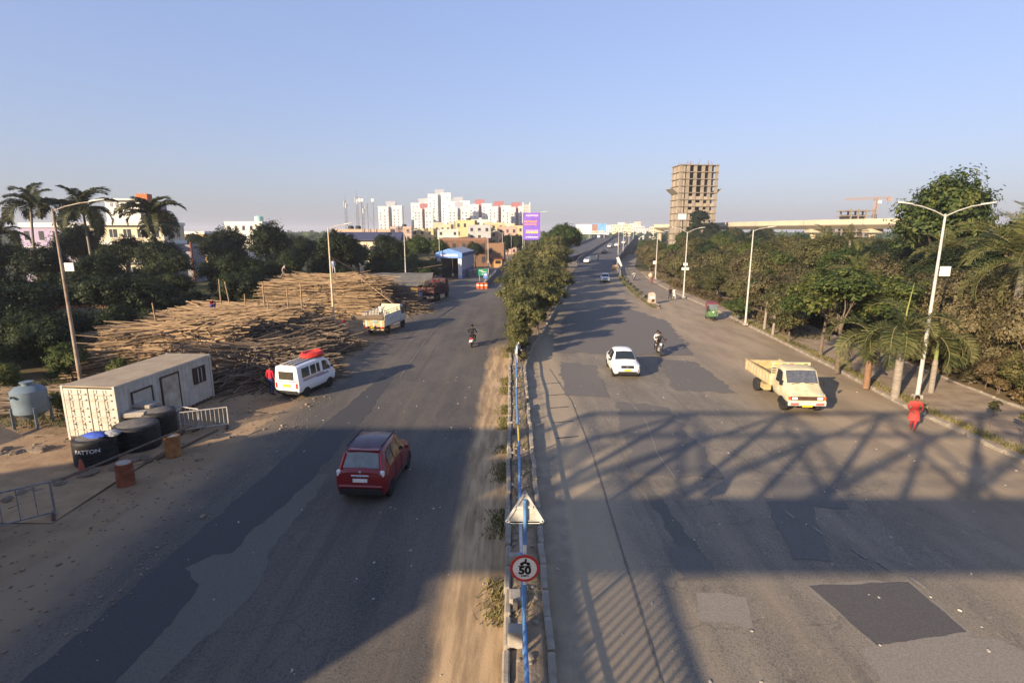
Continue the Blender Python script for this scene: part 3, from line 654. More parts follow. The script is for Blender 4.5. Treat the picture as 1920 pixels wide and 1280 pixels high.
lamp((-2.6,148,.5), 8.2, 'twin-arm white street lamp inside the flyover parapet', ((-1,1.6),(1,1.6)), thick=.9)
lamp((3.3,170,1.0), 9.6, 'tall pale street lamp in front of the purple billboard', ((1,1.2),))
lamp((-.2,160,.3), 7.6, 'short thin street lamp near the orange kiosk', ((-1,.8),), thick=.7)
for i, y in enumerate((150, 185, 225, 270)):
    lamp((lerp(RIGHT,y)+.35, y, lerp(RISE,y)), 8.6, 'slim white lamp post on the outer flyover parapet', ((-1,1.3),), group='lamp posts on the flyover parapet', thick=1.1)
for i, y in enumerate((235, 280, 330)):
    lamp((lerp(LP,y)-.35, y, lerp(RISE,y)), 8.2, 'distant lamp post on the far flyover edge', ((1,1.2),), group='lamp posts on the far flyover edge', thick=1.1)

# ---- blue pipe railing along the median
blue = M('rail_blue', (.12,.27,.50), (.08,.18,.36), scale=6, rough=.55, c3=(.30,.36,.42)); rail_white = M('rail_white', (.58,.58,.55), (.40,.38,.34), scale=5, rough=.6); rail_yel = M('rail_yellow', (.60,.45,.08), (.42,.31,.06), scale=5)
rl = thing('median_railing', 'blue and white pipe railing running along the median', 'railing', (.26, 5, .2))
Y = 0; i = 0
while Y < 33:
    ln = 1.9; y1 = min(Y + ln, 33)
    zz = .62 + .03*math.sin(i*1.7); b = MB(); b.cyl((.02*math.sin(i), Y, zz), (.02*math.sin(i+1), y1, .62 + .03*math.sin((i+1)*1.7)), .045, n=8); obj('rail', b, (blue if i % 4 else rail_white) if i != 8 else rail_yel, rl, smooth=60)
    b = MB(); b.cyl((.02*math.sin(i), Y, -.1), (.02*math.sin(i), Y, .66), .04, n=8); obj('post', b, blue, rl, smooth=60)
    if i % 3 == 0: b = MB(); b.box((-.18, Y+.6, .1), (.12,.16,.3), ch=.01); obj('reflector_block', b, M('dark_block', (.09,.08,.075)), rl)
    Y += ln; i += 1
# panel fence where the trees begin
pf = thing('panel_fence', 'blue and white painted sheet fence under the median trees', 'fence', (.35, 36, .2))
for i in range(7):
    b = MB(); b.box((.12*i, 1.3*i + .65, .62), (.05, 1.24, .95), rz=-.09); obj('panel', b, blue if i % 2 else board_white, pf)
    b = MB(); b.cyl((.12*i, 1.3*i, 0), (.12*i, 1.3*i, 1.2), .04); obj('post', b, rail_white, pf)

# ---- speed sign on the median
sg = thing('road_sign', 'blue post with a round speed limit sign facing and a triangle sign turned away', 'road sign', (.26, 9.9, .15))
sign_white = M('sign_white', (.70,.68,.62), (.58,.55,.48), scale=7, rough=.5); sign_red = M('sign_red', (.50,.04,.03), (.38,.03,.025), rough=.5); sign_black = M('sign_black', (.01,.01,.01)); sign_back = M('sign_back', (.55,.52,.45), (.36,.34,.30), scale=5, rough=.6, c3=(.62,.58,.48))
b = MB(); b.cyl((0,0,0), (0,0,1.75), .04, n=10); b.cyl((0,0,2.65), (0,0,3.62), .04, n=10); obj('post', b, blue, sg, smooth=60)
b = MB(); b.cyl((0,0,1.75), (0,0,2.65), .041, n=10); obj('post_band', b, sign_white, sg, smooth=60)
Z = 2.15
plate = MB(); plate.prism([(.30*math.cos(a), Z + .30*math.sin(a)) for a in [2*math.pi*k/32 for k in range(32)]], -.075, -.06, 'y'); pl = obj('round_plate', plate, sign_red, sg)
f = MB(); f.add([(.245*math.cos(2*math.pi*k/32), -.079, Z + .245*math.sin(2*math.pi*k/32)) for k in range(32)], [tuple(range(32))]); obj('sign_face', f, sign_white, pl)
f = MB(); vs, fs = text_mesh('50', .24, .012); f.add([(x*1.05, -.083, Z - .045 + y) for x, y, z in vs], fs)
vs, fs = text_mesh('KMPH', .06, .002); f.add([(x, -.083, Z - .165 + y) for x, y, z in vs], fs)
f.box((0, -.083, Z + .055), (.26, .002, .018))
for cx in (-.06, .07):     # two-wheeler and rider pictogram
    ring = [(cx + .038*math.cos(a), -.083, Z + .105 + .038*math.sin(a)) for a in [2*math.pi*k/14 for k in range(14)]]; f.add(ring, [tuple(range(14))])
f.add([(-.07,-.084,Z+.11),(.08,-.084,Z+.11),(.05,-.084,Z+.15),(.0,-.084,Z+.145),(-.03,-.084,Z+.16),(-.06,-.084,Z+.14)], [(0,1,2,3,4,5)])
f.add([(-.02,-.085,Z+.14),(.03,-.085,Z+.15),(.045,-.085,Z+.185),(.0,-.085,Z+.19)], [(0,1,2,3)])
f.add([(.02+.022*math.cos(2*math.pi*k/10), -.085, Z+.205+.022*math.sin(2*math.pi*k/10)) for k in range(10)], [tuple(range(10))]); obj('lettering', f, sign_black, pl)
Z = 3.27; R = .46
tri = [(R*math.cos(rad(90+120*k))*1.0, Z + .08 + R*math.sin(rad(90+120*k))) for k in range(3)]
b = MB(); b.prism(tri, .045, .06, 'y'); tp = obj('triangle_plate', b, sign_back, sg)
b = MB()
for i in range(3):
    a, c = tri[i], tri[(i+1) % 3]; k = .93; cx, cz = 0, Z + .08
    b.beam((cx+(a[0]-cx)*k, .03, cz+(a[1]-cz)*k), (cx+(c[0]-cx)*k, .03, cz+(c[1]-cz)*k), .03, .045)
obj('rim', b, rail_white, tp)
b = MB(); b.box((0,.03,3.45), (.36,.03,.05)); b.box((0,.03,3.12), (.6,.03,.05)); obj('stiffener', b, sign_white, tp)

# ---- green and blue direction signs, crash cushion, kiosk
green = M('sign_green', (.02,.22,.12), (.015,.17,.09), rough=.5)
t = thing('direction_sign', 'green direction board on the left edge before the flyover parapet', 'road sign', (-5.4, 100, 0))
for x in (-.6, .6): b = MB(); b.cyl((x,0,0), (x,0,2.4), .05); obj('post', b, steel, t)
b = MB(); b.box((0,-.08,1.75), (1.7,.05,1.25), ch=.01); p = obj('board', b, green, t)
f = MB(); f.box((-.3,-.112,2.05), (.75,.004,.12)); f.box((.2,-.112,1.8), (.9,.004,.1)); f.add([(-.1,-.112,1.3),(.1,-.112,1.3),(0,-.112,1.55)], [(0,1,2)]); obj('lettering', f, sign_white, p)
t = thing('information_sign', 'small blue and white sign beside the green direction board', 'road sign', (-4.7, 96, 0))
b = MB(); b.cyl((0,0,0), (0,0,1.9), .05); obj('post', b, steel, t)
b = MB(); b.box((0,-.08,1.45), (.75,.05,.95), ch=.01); p = obj('board', b, M('sign_blue', (.10,.22,.55), (.08,.18,.45)), t)
f = MB(); f.box((0,-.112,1.6), (.4,.004,.3)); obj('symbol', f, sign_white, p)
t = thing('crash_cushion', 'heap of orange and white crash barrels at the parapet nose', 'barrier', (-4.8, 87.2, 0)); orange = M('barrel_orange', (.62,.12,.03), (.48,.08,.03), rough=.6)
for (x, y) in ((0,0),(.65,.1),(-.65,.15),(.3,.65),(-.35,.7)):
    b = MB(); b.lathe([(.3,0),(.32,.1),(.3,.45),(.27,.9),(.2,.95)], 12, (x,y,0)); p = obj('barrel', b, orange, t, smooth=40); b = MB(); b.lathe([(.312,.5),(.295,.68)], 12, (x,y,0)); obj('white_band', b, sign_white, p)
t = thing('bollard_block', 'pinkish concrete marker block on the tip of the traffic island', 'marker', (17.75, 68.2, .18)); b = MB(); b.prism([(-.45,0),(.45,0),(.4,1.1),(.2,1.35),(-.35,1.25)], -.3, .3, 'y'); obj('block', b, M('pink_concrete', (.55,.40,.32), (.42,.30,.24), scale=3), t)
b = MB(); b.box((0,-.32,.7), (.6,.02,.35)); obj('painted_panel', b, sign_white, t)
t = thing('gantry_board', 'white slanted board standing at the flyover parapet end', 'sign', (25.2, 128, .2))
b = MB(); b.cyl((-.4,0,0), (-.4,0,2.2), .06); b.cyl((.5,0,0), (.5,0,1.6), .06); obj('post', b, steel, t)
b = MB(); b.prism([(-.7,2.9),(-.1,3.1),(.8,1.0),(.5,.8),(-.3,1.9)], -.05, .05, 'y'); obj('board', b, board_white, t)
b = MB(); b.box((-.9,.2,.6), (1.2,.5,1.2), ch=.08); obj('plinth', b, M('ochre_block', (.42,.28,.15), (.30,.2,.1)), t)
# ================================================================ VEHICLES  (local x forward, y left, z up)
def paint(name, c, dusty=.25, rough=.35):
    d = tuple(x*(1-dusty) + .28*dusty*k for x, k in zip(c, (1,.85,.65))); return M(name, c, d, scale=1.5, rough=rough, coat=.4, spec=.5)
def ring(s):
    x, zb, wb, zm, wm, zt, wt = s; wc = max(wb, wm) + .015
    h = [(wb*.9, zb), (wb, zb+.10), (wc, zb + .5*(zm-zb)), (wm, zm), (wt, zt-.06), (wt-.07, zt-.01), (wt*.5, zt+.02), (0, zt+.03)]
    return [(x, y, z) for y, z in h] + [(x, -y, z) for y, z in h[-2::-1]]
def sec_at(secs, x):
    for a, b in zip(secs, secs[1:]):
        if a[0] <= x <= b[0]:
            t = (x - a[0]) / (b[0] - a[0]); return [p + (q-p)*t for p, q in zip(a, b)]
    return list(secs[0] if x < secs[0][0] else secs[-1])
def loft_body(root, secs, mat, name='body', sm=35):
    b = MB(); rows = [ring(s) for s in secs]; b.strip(rows); n = len(rows[0])
    b.add(rows[0], [tuple(range(n))]); b.add(rows[-1], [tuple(range(n))[::-1]])
    b.strip([[r[0], r[-1]] for r in rows]); return obj(name, b, mat, root, smooth=sm)
def side_win(root, secs, x0b, x1b, x0t, x1t, t0=.1, t1=.9, mat=None, off=.012, name='side_window'):
    for s in (1, -1):
        rows = []
        for j in range(4):
            v = j / 3; t = t0 + (t1-t0)*v; xa = x0b + (x0t-x0b)*v; xb = x1b + (x1t-x1b)*v; r = []
            for i in range(7):
                x = xa + (xb-xa)*i/6; q = sec_at(secs, x); y = q[4] + (q[6]-q[4])*t; z = q[3] + (q[5]-.06-q[3])*t; r.append((x, s*(y+off), z))
            rows.append(r)
        b = MB(); b.strip(rows); obj(name, b, mat or glass, root)
def top_win(root, secs, x0, x1, kw=.86, mat=None, name='windscreen', off=.014, n=8, drop=0):
    rows = []
    d = 1 if x1 > x0 else -1
    za, zb = sec_at(secs, x0)[5], sec_at(secs, x1)[5]; nx, nz = -(zb-za), (x1-x0); l = math.hypot(nx, nz); nx, nz = nx/l*d, nz/l*d
    for i in range(n+1):
        x = x0 + (x1-x0)*i/n; q = sec_at(secs, x); r = []
        for j in range(9):
            y = (j/4 - 1) * q[6] * kw; z = q[5] + .03*(1-abs(y)/max(q[6],.1)) + off - drop; r.append((x + nx*off, y, z))
        rows.append(r)
    b = MB(); b.strip(rows); return obj(name, b, mat or glass, root, smooth=60)
_wheels = {}
def wheels(root, spots, r, w, rim=None, rimc=.62):
    key = (r, w)
    if key not in _wheels:
        t = MB(); t.v = []; t.lathe([(r*.62,-w*.5),(r*.93,-w*.5),(r,-w*.3),(r,w*.3),(r*.93,w*.5),(r*.62,w*.5)], 20); t.v = [(a, c, b2) for a, b2, c in t.v]; m1 = t.mesh('tyre'); m1.materials.append(rubber); m1.shade_smooth(); m1.set_sharp_from_angle(angle=rad(40))
        h = MB(); h.lathe([(r*.61,-w*.36),(r*.5,-w*.3),(r*.16,-w*.42),(r*.16,w*.42),(r*.5,w*.3),(r*.61,w*.36)], 16); h.v = [(a, c, b2) for a, b2, c in h.v]; m2 = h.mesh('rim'); m2.materials.append(rim or M('rim_grey', (.32,.32,.32), (.2,.2,.2), rough=.4, metal=.5)); _wheels[key] = (m1, m2)
    m1, m2 = _wheels[key]
    for x, y in spots:
        wv = bpy.data.objects.new('wheel', m1); col.objects.link(wv); wv.parent = root; wv.location = (x, y, r); ri = bpy.data.objects.new('rim', m2); col.objects.link(ri); ri.parent = wv
def part(root, name, mat, *boxes, ch=.015, smooth=None):
    b = MB()
    for c, d in boxes: b.box(c, d, ch=ch)
    return obj(name, b, mat, root, smooth)
def arches(root, xs, yw, r, mat=None):
    for x in xs:
        for s in (1, -1):
            b = MB(); b.prism([(x + r*math.cos(a), r*.72 + r*math.sin(a)) for a in [math.pi*k/10 for k in range(11)]], s*(yw-.01), s*(yw+.012), 'y'); obj('wheel_arch', b, mat or black_plastic, root)
def mirrors(root, x, y, z, mat):
    for s in (1, -1): b = MB(); b.box((x, s*(y+.1), z), (.09, .17, .12), ch=.03); obj('mirror', b, mat, root)

# ---- red crossover, driving away
red = paint('suv_red', (.17,.006,.009), .04, .28)
t = thing('car', 'dark red crossover car with a plum roof driving away beside the median', 'car', (-4.95, 18.5, .012), rad(86)); t.scale = (.90, 1, 1.10)
S = [(-1.98,.42,.70,.86,.72,1.02,.70),(-1.93,.32,.80,.93,.82,1.06,.76),(-1.80,.28,.85,.97,.85,1.12,.75),(-1.50,.27,.87,.98,.87,1.55,.63),(-1.30,.27,.87,.98,.87,1.63,.62),(-.5,.27,.87,.97,.87,1.66,.64),(.25,.27,.87,.96,.87,1.62,.63),(.55,.27,.87,.95,.87,1.5,.63),(1.02,.27,.87,.93,.85,1.06,.76),(1.55,.28,.86,.86,.82,.97,.74),(1.85,.32,.80,.76,.76,.86,.68),(1.98,.42,.66,.66,.66,.72,.6)]
loft_body(t, S, red)
top_win(t, S, -1.83, -1.53, .83, glass_pale, 'rear_window', n=4); top_win(t, S, 1.0, .58, .88)
rows = []
for x in (-1.45,-1.28,-.5,.25,.45):
    q = sec_at(S, x); rows.append([(x, y*q[6]*.93, q[5] + .045 - .03*abs(y)) for y in (-1,-.5,0,.5,1)])
b = MB(); b.strip(rows); obj('roof_panel', b, M('roof_plum', (.10,.065,.08), (.075,.05,.062), rough=.4, coat=.3), t, smooth=60)
side_win(t, S, -1.35, -.75, -1.25, -.75); side_win(t, S, -.68, .05, -.68, .02); side_win(t, S, .12, .82, .10, .45)
for s in (1, -1):
    b = MB(); b.box((-1.90, s*.74, .98), (.12,.16,.22), ch=.04); obj('tail_light', b, lamp_clear if s < 0 else lamp_clear, t)
    b = MB(); b.beam((-1.86, s*.70, 1.08), (-1.56, s*.60, 1.5), .06, .1); obj('pillar_lamp', b, lamp_red, t)
part(t, 'tailgate_bar', chrome, ((-1.985,0,.92), (.05,.62,.07))); part(t, 'number_plate', plate_white, ((-2.0,0,.78), (.02,.5,.12)))
part(t, 'bumper', M('bumper_dark', (.02,.018,.018)), ((-1.95,0,.42), (.16,1.45,.2))); part(t, 'bumper_lip', red, ((-1.98,0,.58), (.10,1.5,.1)), ch=.04); part(t, 'badge', chrome, ((-1.975,0,1.03), (.03,.09,.09)))
arches(t, (-1.22, 1.28), .87, .37); wheels(t, [(x, s*.76) for x in (-1.22,1.28) for s in (1,-1)], .33, .2); mirrors(t, .62, .85, 1.05, red)
part(t, 'spoiler', red, ((-1.46,0,1.60), (.22,1.1,.05))); part(t, 'rear_wiper', black_plastic, ((-1.74,.15,1.17), (.03,.5,.03)), ch=0); part(t, 'door_seam', black_plastic, ((-.72,.885,.66), (.012,.012,.62)), ((-.72,-.885,.66), (.012,.012,.62)), ((.08,.885,.66), (.012,.012,.62)), ((.08,-.885,.66), (.012,.012,.62)), ch=0); part(t, 'sill_cladding', black_plastic, ((0,.86,.34), (2.0,.06,.12)), ((0,-.86,.34), (2.0,.06,.12))); part(t, 'roof_rail', black_plastic, ((-.5,.60,1.69), (1.7,.03,.03)), ((-.5,-.60,1.69), (1.7,.03,.03)), ch=0); part(t, 'underbody', black_plastic, ((0,0,.3), (3.4,1.45,.18)), ch=0)

# ---- white taxi sedan, oncoming
white = paint('car_white', (.78,.77,.74), .12)
def sedan(loc, rz, label, pm, plate, group=None, detail=True):
    t = thing('car', label, 'car', loc, rz, group)
    S = [(-1.95,.45,.62,.78,.62,.90,.58),(-1.85,.3,.76,.86,.78,1.0,.70),(-1.45,.25,.83,.92,.83,1.06,.70),(-.95,.24,.85,.94,.85,1.46,.56),(-.55,.24,.85,.94,.85,1.53,.56),(.1,.24,.85,.93,.85,1.53,.57),(.35,.24,.85,.92,.85,1.46,.57),(.98,.24,.85,.90,.83,1.02,.72),(1.45,.25,.84,.84,.80,.93,.72),(1.8,.3,.78,.72,.76,.80,.68),(1.95,.42,.62,.6,.62,.66,.55)]
    loft_body(t, S, pm); top_win(t, S, .97, .40, .9); top_win(t, S, -1.4, -1.0, .86, name='rear_window')
    side_win(t, S, -1.15, -.38, -.85, -.38); side_win(t, S, -.30, .70, -.30, .32)
    if detail:
        b = MB(); b.box((1.875,0,.755), (.19,.78,.05), rot=Matrix.Rotation(rad(43),3,'Y')); obj('grille', b, black_plastic, t); part(t, 'number_plate', plate, ((1.985,0,.58), (.03,.42,.12))); part(t, 'lower_intake', black_plastic, ((1.92,0,.43), (.14,1.15,.12))); b = MB(); b.box((1.90,0,.775), (.08,.09,.03), rot=Matrix.Rotation(rad(43),3,'Y')); obj('badge', b, chrome, t); part(t, 'door_seam', black_plastic, ((-.34,.862,.62), (.012,.012,.6)), ((-.34,-.862,.62), (.012,.012,.6)), ((.72,.862,.6), (.012,.012,.55)), ((.72,-.862,.6), (.012,.012,.55)), ch=0)
        for s in (1, -1): b = MB(); b.box((1.74, s*.66, .78), (.34,.24,.15), ch=.05, rz=-s*.5); obj('headlight', b, lamp_clear, t)
        part(t, 'rear_plate', plate, ((-1.96,0,.70), (.03,.42,.12)))
        for s in (1, -1): b = MB(); b.box((-1.88, s*.62, .84), (.12,.22,.14), ch=.04); obj('tail_light', b, lamp_red, t)
    mirrors(t, .72, .84, .98, black_plastic); arches(t, (-1.2, 1.22), .85, .33); wheels(t, [(x, s*.75) for x in (-1.2,1.22) for s in (1,-1)], .29, .18); part(t, 'underbody', black_plastic, ((0,0,.27), (3.3,1.4,.16)), ch=0)
    return t
sedan((7.25, 34.4, .012), rad(-92), 'white taxi sedan with a yellow number plate coming towards the footbridge', white, plate_yellow)
sedan((17.1, 99.5, .012), rad(-97), 'white sedan passing the start of the traffic island hedge', white, plate_white)
def hatch(loc, rz, label, pm, group=None):
    t = thing('car', label, 'car', loc, rz, group)
    S = [(-1.7,.42,.66,.82,.68,.95,.64),(-1.62,.28,.78,.9,.79,1.02,.70),(-1.3,.25,.80,.94,.81,1.50,.58),(-.9,.25,.81,.94,.81,1.56,.58),(.2,.25,.81,.93,.81,1.55,.58),(.5,.25,.81,.92,.81,1.44,.58),(1.0,.25,.81,.9,.8,1.02,.7),(1.4,.27,.8,.82,.76,.92,.66),(1.7,.38,.64,.64,.64,.72,.56)]
    loft_body(t, S, pm); top_win(t, S, .98, .54, .9); top_win(t, S, -1.58, -1.34, .84, name='rear_window', n=4); side_win(t, S, -1.1, -.35, -1.02, -.35); side_win(t, S, -.28, .72, -.28, .42)
    part(t, 'grille', black_plastic, ((1.62,0,.66), (.12,.6,.1)))
    for s in (1, -1): b = MB(); b.box((1.5, s*.58, .72), (.26,.2,.13), ch=.05); obj('headlight', b, lamp_clear, t)
    wheels(t, [(x, s*.72) for x in (-1.05,1.08) for s in (1,-1)], .28, .17); part(t, 'underbody', black_plastic, ((0,0,.27), (2.9,1.35,.16)), ch=0); return t
hatch((20.9, 151, lerp(RISE,151)+.03), rad(-108), 'small white hatchback coming down the foot of the flyover', white)
hatch((31.5, 186, lerp(RISE,186)+.05), rad(-110), 'dark grey hatchback high on the flyover ramp', paint('car_grey', (.05,.055,.06)))
hatch((38.3, 214, lerp(RISE,214)+.05), rad(-110), 'silver hatchback following down the flyover', paint('car_silver', (.45,.46,.48)))
sedan((42.6, 222, lerp(RISE,222)+.05), rad(-110), 'white sedan beside the parapet high on the flyover', white, plate_white, detail=False)
hatch((49.0, 240, lerp(RISE,240)+.05), rad(-110), 'cream hatchback nearest the flyover crest', paint('car_cream', (.65,.6,.45)))
hatch((47.6, 300, lerp(RISE,300)+.05), rad(70), 'tiny white hatchback climbing the far carriageway', white)

# ---- white minivan
t = thing('minivan', 'white minivan with a red bundle on its roof parked by the bamboo', 'van', (-11.85, 30.0, .012), rad(75))
S = [(-1.72,.40,.68,1.05,.70,1.78,.62),(-1.68,.36,.74,1.08,.75,1.84,.66),(-1.3,.34,.75,1.1,.76,1.88,.66),(0,.34,.75,1.1,.76,1.88,.66),(.9,.34,.75,1.1,.76,1.84,.66),(1.2,.34,.75,1.08,.76,1.70,.66),(1.55,.36,.74,1.02,.74,1.24,.68),(1.75,.38,.72,.92,.70,1.02,.64),(1.82,.44,.64,.7,.62,.8,.56)]
vw = paint('van_white', (.80,.80,.80), .08); loft_body(t, S, vw)
side_win(t, S, -1.35, -.68, -1.32, -.68, .08, .8); side_win(t, S, -.55, -.08, -.55, -.08, .08, .8); side_win(t, S, .02, .3, .02, .3, .08, .8); side_win(t, S, .55, 1.28, .55, 1.05, .05, .85)
top_win(t, S, 1.56, 1.22, .9)
b = MB(); b.box((-1.72,0,1.33), (.05,.95,.46), ch=.02); obj('rear_window', b, M('van_dark_glass', (.07,.06,.045), (.05,.045,.035), rough=.15), t)
part(t, 'number_plate', plate_yellow, ((-1.74,0,.78), (.03,.5,.16)))
for s in (1, -1): b = MB(); b.box((-1.70, s*.64, .78), (.08,.13,.3), ch=.02); obj('tail_light', b, lamp_red, t)
part(t, 'rear_stripe', lamp_red, ((-1.733,0,1.02), (.01,1.38,.035)), ch=0)
st = M('stripe_violet', (.16,.06,.22), (.2,.08,.2)); sy = M('stripe_ochre', (.50,.30,.06), (.4,.25,.05))
for s in (1, -1):
    part(t, 'side_stripe', st, ((-.15, s*.772, .98), (2.3,.012,.04)), ((.5, s*.772, .92), (1.2,.012,.03)), ch=0); part(t, 'side_stripe', sy, ((-.35, s*.774, 1.06), (1.9,.012,.05)), ch=0)
part(t, 'rear_bumper', black_plastic, ((-1.74,0,.44), (.1,1.3,.12))); arches(t, (-1.05,1.15), .765, .34); wheels(t, [(x, s*.68) for x in (-1.05,1.15) for s in (1,-1)], .28, .17); mirrors(t, 1.3, .74, 1.25, black_plastic)
part(t, 'underbody', black_plastic, ((0,0,.36), (3.2,1.3,.2)), ch=0)
b = MB()
for y in (-.4, -.1, .2): b.beam((-1.65, y, 1.93), (.3, y+.05, 1.93), .09, .03)
b.beam((-1.5,-.5,1.915), (-1.5,.45,1.915), .04); b.beam((.2,-.5,1.915), (.2,.45,1.915), .04); obj('roof_planks', b, bamboo_b, t)
t2 = thing('tarpaulin_bundle', 'red tarpaulin bundle rolled up on the roof of the white minivan', 'bundle', (-11.68, 30.7, 1.93), rad(72))
b = MB(); redc = M('tarp_red', (.62,.045,.03), (.45,.03,.025), scale=6, rough=.6, bump=.5)
for k, (ra, zz) in enumerate(((.62,.09),(.55,.16),(.45,.12))):
    b.tube([(ra*1.15*math.cos(a), ra*.85*math.sin(a), zz + .03*math.sin(3*a+k)) for a in [2*math.pi*i/18 for i in range(19)]], [.10 + .02*math.sin(5*i+k) for i in range(19)], 8, caps=False)
b.sphere((0,0,.1), .5, 12, 6, (1,.8,.22)); obj('folds', b, redc, t2, smooth=60)

# ---- yellow pick-up lorry, oncoming
cream = M('truck_cream', (.55,.49,.32), (.40,.345,.215), scale=2.8, rough=.6, coat=.1, c3=(.60,.55,.38)); dirty = M('truck_dirty', (.46,.36,.18), (.30,.22,.11), scale=2.5, rough=.8)
def lorry(loc, rz, label, name='lorry'):
    t = thing(name, label, 'lorry', loc, rz)
    S = [(.55,.62,.86,1.25,.90,2.02,.80),(.62,.6,.90,1.27,.93,2.12,.82),(1.2,.6,.92,1.28,.93,2.14,.82),(1.42,.6,.92,1.27,.93,2.06,.82),(1.82,.58,.93,1.22,.92,1.40,.86),(2.35,.56,.93,1.02,.90,1.10,.82),(2.48,.55,.90,.95,.86,1.0,.76)]
    loft_body(t, S, cream, 'cab'); top_win(t, S, 1.80, 1.45, .9, M('screen_sky', (.10,.11,.13), (.06,.06,.07), scale=6, rough=.08, spec=.7)); side_win(t, S, .85, 1.62, .85, 1.42, .1, .88)
    part(t, 'sun_visor_strip', sign_white, ((1.43,0,2.03), (.012,1.0,.05)), ch=0)
    part(t, 'grille', M('grille_brown', (.10,.05,.03), (.06,.03,.02)), ((2.47,0,.84), (.06,1.62,.2)))
    for s in (1, -1):
        b = MB(); b.box((2.49, s*.62, .84), (.06,.28,.14), ch=.02); obj('headlight', b, lamp_clear, t)
        b = MB(); b.box((2.46, s*.86, .84), (.07,.12,.18), ch=.02); obj('indicator', b, orange, t)
        b = MB(); b.box((1.75, s*1.05, 1.45), (.06,.16,.26), ch=.02); obj('mirror', b, black_plastic, t); b = MB(); b.beam((1.72, s*.86, 1.5), (1.75, s*1.0, 1.5), .025); obj('mirror_arm', b, black_plastic, t)
        b = MB(); b.beam((1.85, s*.55, 1.405), (1.80, s*.1, 1.47), .02); obj('wiper', b, black_plastic, t)
        b = MB(); b.box((2.545, s*.62, .56), (.012,.4,.12)); obj('bumper_marking', b, M('marking_red', (.5,.12,.10), (.4,.1,.08)), t)
    part(t, 'bumper', rail_white, ((2.50,0,.58), (.1,1.86,.24)), ch=.03); part(t, 'number_plate', plate_yellow, ((2.555,0,.46), (.02,.5,.1))); part(t, 'bonnet_badge', M('badge_dark', (.2,.15,.08)), ((2.2,0,1.165), (.16,.14,.02)), ch=0)
    b = MB(); b.prism([(2.2,1.13),(2.44,1.035),(2.44,1.05),(2.2,1.145)], -.75, .75, 'y'); obj('bonnet_edge', b, M('trim_blue_grey', (.35,.42,.42), (.3,.35,.33)), t)
    part(t, 'chassis', black_plastic, ((-.4,.35,.62), (5.2,.09,.18)), ((-.4,-.35,.62), (5.2,.09,.18)), ch=0)
    part(t, 'bed_floor', dirty, ((-1.45,0,.92), (3.6,1.95,.1)))
    for s in (1, -1):
        p = part(t, 'bed_side', cream, ((-1.45, s*.97, 1.22), (3.6,.05,.56)))
        for i in range(9): b = MB(); b.box((-3.1 + i*.41, s*1.005, 1.22), (.07,.035,.56)); obj('rib', b, dirty, p)
        part(t, 'top_rail', dirty, ((-1.45, s*.985, 1.52), (3.62,.09,.06)))
    hb = part(t, 'headboard', cream, ((.36,0,1.50), (.06,1.95,1.1)))
    for i in range(3):
        for s in (1, -1): b = MB(); b.box((.395, s*.86, 1.62 + .12*i), (.02,.22,.05)); obj('vent_slot', b, black_plastic, hb)
    b = MB(); b.box((.40,0,2.12), (.14,1.98,.17), ch=.02); hp = obj('name_board', b, cream, t)
    for i in range(5): b = MB(); b.box((.475, -.75+i*.37, 2.12), (.012,.22,.08)); obj('painted_motif', b, (M('motif_yellow', (.7,.45,.05)), M('motif_green', (.25,.25,.08)), M('motif_red', (.45,.15,.06)))[i % 3], hp)
    part(t, 'tailgate', dirty, ((-3.25,0,1.2), (.05,1.95,.5)))
    arches(t, (1.75,), .925, .44); wheels(t, [(x, s*.80) for x in (1.75,-1.75) for s in (1,-1)], .38, .24, M('rim_cream', (.4,.33,.2), (.28,.22,.14)))
    b = MB()
    for s in (1, -1): b.box((-.75, s*.72, .55), (.55,.4,.34), ch=.03)
    obj('fuel_box', b, dirty, t); return t
lorry((14.9, 28.3, .012), rad(-93), 'cream yellow lorry with an empty open bed driving towards the footbridge')

# ---- white open lorry being loaded with bamboo
t = thing('lorry', 'white high-sided lorry being loaded with bamboo beside the stacks', 'lorry', (-11.75, 49.5, .012), rad(80))
wdirty = M('lorry_white', (.68,.66,.58), (.50,.47,.40), scale=2, rough=.6); tail = M('lorry_tail_yellow', (.48,.37,.19), (.30,.21,.10), scale=3, rough=.7)
part(t, 'chassis', black_plastic, ((0,.35,.6), (5.2,.1,.2)), ((0,-.35,.6), (5.2,.1,.2)), ch=0); part(t, 'bed_floor', wdirty, ((-.6,0,.85), (3.9,2.0,.1)))
p = part(t, 'bed_side', wdirty, ((-.6,-1.0,1.35), (3.9,.06,.95)))
for i in range(2): b = MB(); b.beam((-2.5,-1.0,1.98+i*.2), (1.3,-1.0,1.98+i*.2), .04); obj('side_rail', b, steel, p)
for x in (-2.5,-1.5,-.55,.4,1.3): b = MB(); b.beam((x,-1.0,1.7), (x,-1.0,2.2), .04); obj('stake', b, steel, p)
f = MB(); f.box((-.9,-1.034,1.4), (.3,.004,.22)); f.box((-.4,-1.034,1.42), (.25,.004,.22)); f.box((.1,-1.034,1.43), (.2,.004,.22)); obj('faded_lettering', f, M('letter_blue_grey', (.32,.36,.42), (.4,.42,.45)), p)
p = part(t, 'bed_side', wdirty, ((-.6,1.0,1.1), (3.9,.06,.45)))
for i in range(13): b = MB(); b.beam((-2.5+i*.32,1.0,1.3), (-2.5+i*.32,1.0,2.0), .05); obj('slat', b, rail_white, p)
b = MB(); b.beam((-2.5,1.0,2.0), (1.3,1.0,2.0), .05); obj('side_rail', b, rail_white, p)
p = part(t, 'tailgate', tail, ((-2.58,0,1.08), (.07,2.0,.6)))
for y in (-.7,0,.7): b = MB(); b.box((-2.625,y,1.08), (.03,.1,.6)); obj('strap', b, wdirty, p)
